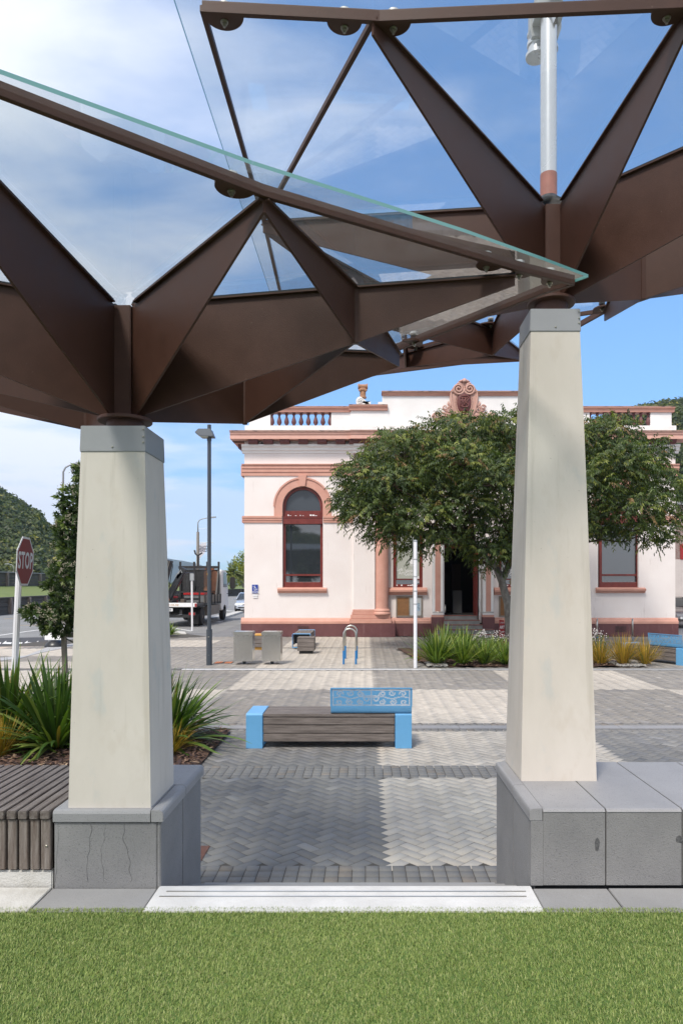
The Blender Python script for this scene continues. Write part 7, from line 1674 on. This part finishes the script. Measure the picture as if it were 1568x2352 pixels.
    b('deck_rail', (x1 - 1.7, x1 - 0.35, yb + 1.7, yb + 1.76, 1.3, 1.4)); g = MB(); g.box(x1 - 1.05, x1 - 0.55, cy0 + 0.3, cy0 + 0.6, 2.98, 3.07); g.build('beacon', mat('orange beacon', (0.5, 0.14, 0.03), 0.4), t)
    g = MB(); g.tube([(x1 - 1.35, cy0 - 0.1, 3.1), (x1 - 1.35, cy0 - 0.1, 3.75), (x1 - 1.5, cy0 - 0.1, 3.9), (x1 - 1.55, cy0 - 0.1, 4.1)], 0.05, 6); g.tube([(x1 - 1.35, cy0 - 0.1, 3.8), (x1 - 1.1, cy0 - 0.1, 3.95)], 0.05, 6); g.build('hook_post', dk, t)
    # crane arms folded at the rear left
    cr_ = mat('crane black', (0.028, 0.029, 0.032), 0.4, var=0.25, vscale=5); g = MB(); xc = x1 - 2.0
    g.bar((xc - 0.10, yb + 0.6, 1.25), (xc + 0.42, yb + 0.6, 3.35), 0.34, 0.42); arm = g.build('crane_boom', cr_, t, bevel=0.02)
    g = MB()
    for o in (-0.08, 0.02, 0.10): g.bar((xc - 0.10 + o, yb + 0.37, 1.35), (xc + 0.42 + o, yb + 0.37, 3.3), 0.02, 0.03)
    g.build('boom_rib', M['truckgrey'], arm)
    g = MB(); g.bar((xc + 0.15, yb + 0.9, 1.1), (xc + 1.12, yb + 0.9, 2.95), 0.30, 0.30); g.bar((xc + 0.2, yb + 0.72, 1.3), (xc + 0.35, yb + 0.72, 1.1), 0.35, 0.3); g.build('crane_arm', cr_, t, bevel=0.02)
    g = MB(); g.lathe((xc + 0.2, yb + 0.66, 1.32), [(0.26, 0), (0.26, 0.02), (0.17, 0.02), (0.17, 0.01)], 8, axis='y'); g.build('arm_end', rust, t)
    g = MB(); g.bar((xc + 0.75, yb + 0.85, 2.45), (xc + 1.0, yb + 0.85, 2.8), 0.2, 0.2); g.tube([(xc + 0.85, yb + 0.7, 2.65), (xc + 1.0, yb + 0.7, 2.85), (xc + 1.05, yb + 0.7, 2.7)], 0.03, 6); g.build('crane_ram', M['silver_d'], t)
    g = MB(); g.tube([(xc + 0.55, yb + 0.5, 3.25), (xc + 0.65, yb + 0.5, 3.1), (xc + 0.55, yb + 0.5, 2.6), (xc + 0.45, yb + 0.5, 1.8)], 0.02, 6); g.tube([(xc + 0.5, yb + 0.45, 1.6), (xc + 1.2, yb + 0.5, 2.7), (xc + 1.4, yb + 1.6, 2.72)], 0.02, 6); g.build('hydraulic_hose', M['gasket'], t)
    b('crane_base', (xc - 0.2, xc + 0.6, yb + 0.5, yb + 1.4, 0.7, 1.3))
truck()

# slim white post beside the truck
px_ = gx(441.5, 31); t = thing('white_post', (px_, 31, 0), 'thin white post at the kerb in front of the truck', 'post'); g = MB(); g.tube([(px_ - 0.0, 31, 0), (px_ - 0.02, 31, 2.6)], 0.045, 12); g.build('pole', M['polewhite'], t, smooth=True, auto=40); g = MB(); g.box(px_ - 0.09, px_ + 0.07, 30.93, 31.07, 2.3, 2.62); g.build('bracket', M['silver_d'], t)
# street lights
def street_light(px, py_top, py_base, d, arm_px, label, banner=False, lower=None):
    x = gx(px, d); zt = EYE - (py_top - 1341) * d / FOC; xa = gx(arm_px, d); s = 1 if xa > x else -1
    t = thing('street_light', (x, d, 0), label, 'street light'); zm = EYE - (lower - 1341) * d / FOC if lower else 3
    g = MB(); g.tube([(x, d, 0), (x, d, zm)], [0.16, 0.12], 10); g.build('concrete_pole', mat('weathered concrete pole', (0.25, 0.22, 0.19), 0.85, var=0.15, vscale=4), t, smooth=True, auto=40)
    g = MB(); g.tube([(x, d, zm), (x, d, zt - 0.35), (x + s * 0.12, d, zt - 0.12), (x + s * 0.35, d, zt), (xa, d, zt + 0.12 * abs(xa - x))], [0.055, 0.05, 0.045, 0.04, 0.035], 8); g.build('pole', mat('grey galvanised pole', (0.32, 0.33, 0.34), 0.5, 0.4), t, smooth=True)
    g = MB(); zz = zt + 0.12 * abs(xa - x); g.obox((xa + s * 0.25, d, zz + 0.02), (0.32, 0, 0.03), (0, 0.12, 0), (0, 0, 0.06)); g.build('lamp_head', M['silver_d'], t, bevel=0.02)
    return t, x, zm
street_light(145, 1068, 1400, 34, 178, 'tall curved street light rising behind the young evergreen tree', lower=1185)
tb, x, zm = street_light(454.5, 1192, 1380, 60, 481, 'street light with white event banner standing behind the truck', lower=1222)
d = 60; g = MB(); g.tube([(x, d, EYE + (1341 - 1215) * d / FOC), (x + 0.8, d, EYE + (1341 - 1215) * d / FOC)], 0.02, 6); g.tube([(x, d, EYE + (1341 - 1246) * d / FOC), (x + 1.35, d, EYE + (1341 - 1246.5) * d / FOC)], 0.025, 6); g.build('banner_arm', M['silver_d'], tb)
kk = d / FOC; X_ = lambda p: (p - 839) * kk; Z_ = lambda p: EYE - (p - 1341) * kk
g = MB(); g.plate([(X_(457.5), d, Z_(1284)), (X_(457), d, Z_(1256)), (X_(458.5), d, Z_(1250)), (X_(463), d, Z_(1247.5)), (X_(474.5), d, Z_(1247)), (X_(474), d, Z_(1256)), (X_(471), d, Z_(1268)), (X_(465), d, Z_(1276))], 0.01); bn = g.build('banner', mat('banner cloth', (0.58, 0.57, 0.60), 0.8, var=0.05), tb)
bt = mat('banner print', (0.05, 0.055, 0.09), 0.7)
for (s_, z, sz) in (('COAST', 1258, 0.42), ('COAST', 1264.5, 0.36)):
    o = text(s_, sz, (X_(466), d - 0.01, Z_(z)), bn, bt, depth=0.001, xs=-0.62, bold=0.012)
# tiny lights at the foot of the hill
for i, (px, la) in enumerate(((24, 'small far street light at the foot of the hill, left of the stop sign'), (155, 'small far street light behind the young tree'))):
    street_light(px + 7 if i == 0 else px, 1297, 1312, 100, px - 4 if i == 0 else px - 10, la, lower=1311)

# brick building beyond the bank
def brick():
    m = bpy.data.materials.new('old brick wall'); m.use_nodes = True; t_ = m.node_tree; b = t_.nodes['Principled BSDF']; br = t_.nodes.new('ShaderNodeTexBrick'); co = t_.nodes.new('ShaderNodeTexCoord'); mp_ = t_.nodes.new('ShaderNodeMapping'); mp_.inputs['Rotation'].default_value = (R(90), 0, 0)
    t_.links.new(co.outputs['Object'], mp_.inputs[0]); t_.links.new(mp_.outputs[0], br.inputs[0]); br.inputs['Scale'].default_value = 4.4; br.inputs['Color1'].default_value = (0.20, 0.10, 0.08, 1); br.inputs['Color2'].default_value = (0.27, 0.20, 0.18, 1); br.inputs['Mortar'].default_value = (0.32, 0.29, 0.27, 1); t_.links.new(br.outputs[0], b.inputs['Base Color']); b.inputs['Roughness'].default_value = 0.9
    d = 36.0; k = d / FOC; x0 = (1556 - 839) * k + 0.0; Z = lambda p: EYE - (p - 1341) * k
    t = thing('brick_building', (x0 + 4, d + 3, 0), 'old brick and pale painted building past the right end of the bank', 'building')
    g = MB(); g.box(x0 - 1.2, x0 + 9, d, d + 8, Z(1285), Z(1160)); g.build('brick_wall', m, t)
    g = MB(); g.box(x0 - 1.2, x0 + 9, d - 0.02, d + 8, 0, Z(1285)); g.build('painted_wall', mat('pale cream wall', (0.56, 0.50, 0.47), 0.85, var=0.08, vscale=1.5), t)
    g = MB(); g.box(x0 - 1.3, x0 + 9.1, d - 0.15, d + 8.1, Z(1160), Z(1153)); g.build('parapet', M['capmetal'], t)
    g = MB(); g.box(x0 + 0.12, x0 + 1.2, d - 0.05, d, Z(1285), Z(1250)); g.build('red_louvre', M['boardred'], t)
brick()
# trees behind the viewer, mirrored in the bank's windows
for (x, y, s, rz, la) in ((-6.0, -19, 1.0, 40, 'street tree behind the viewer, mirrored in the arched window left of the door'), (-13.5, -22, 1.3, 150, 'bigger street tree behind the viewer, mirrored at the edge of the left window'), (12, -20, 1.15, 250, 'street tree behind the viewer, mirrored in the arched window on the right')):
    o = copy_tree(tree); o.location = (x, y, 0); o.scale = (s, s, s); o.rotation_euler = (0, 0, R(rz)); o['label'] = la; o['group'] = 'street trees behind the viewer'

t = thing('pavilion', (-6.4, -13.5, 0), 'white roofed open pavilion behind the viewer, mirrored in the arched window left of the door', 'pavilion')
g = MB(); g.prism([(-9.5, 5.65), (-3.6, 5.65), (-3.9, 6.1), (-8.8, 6.2)], -15.5, -12.5); g.build('roof', M['white'], t)
for x in (-9.0, -4.1):
    for y in (-15.2, -12.8): g = MB(); g.box(x - 0.1, x + 0.1, y - 0.1, y + 0.1, 0, 5.65); g.build('post', M['polewhite'], t)
# ------------------------------------------------------------------ air
hz_ = MB(); hz_.box(-2500, 2500, -300, 3400, -1.1, 400)
hm = bpy.data.materials.new('haze'); hm.use_nodes = True; ht = hm.node_tree; ht.nodes.clear()
ho = ht.nodes.new('ShaderNodeOutputMaterial'); pv = ht.nodes.new('ShaderNodeVolumePrincipled'); pv.inputs['Color'].default_value = (0.62, 0.78, 1.0, 1); pv.inputs['Density'].default_value = 0.0002; pv.inputs['Anisotropy'].default_value = 0.2
ht.links.new(pv.outputs[0], ho.inputs['Volume'])
tag(hz_.build('haze', hm), 'thin blue air fading the far hills', 'haze', kind='stuff')
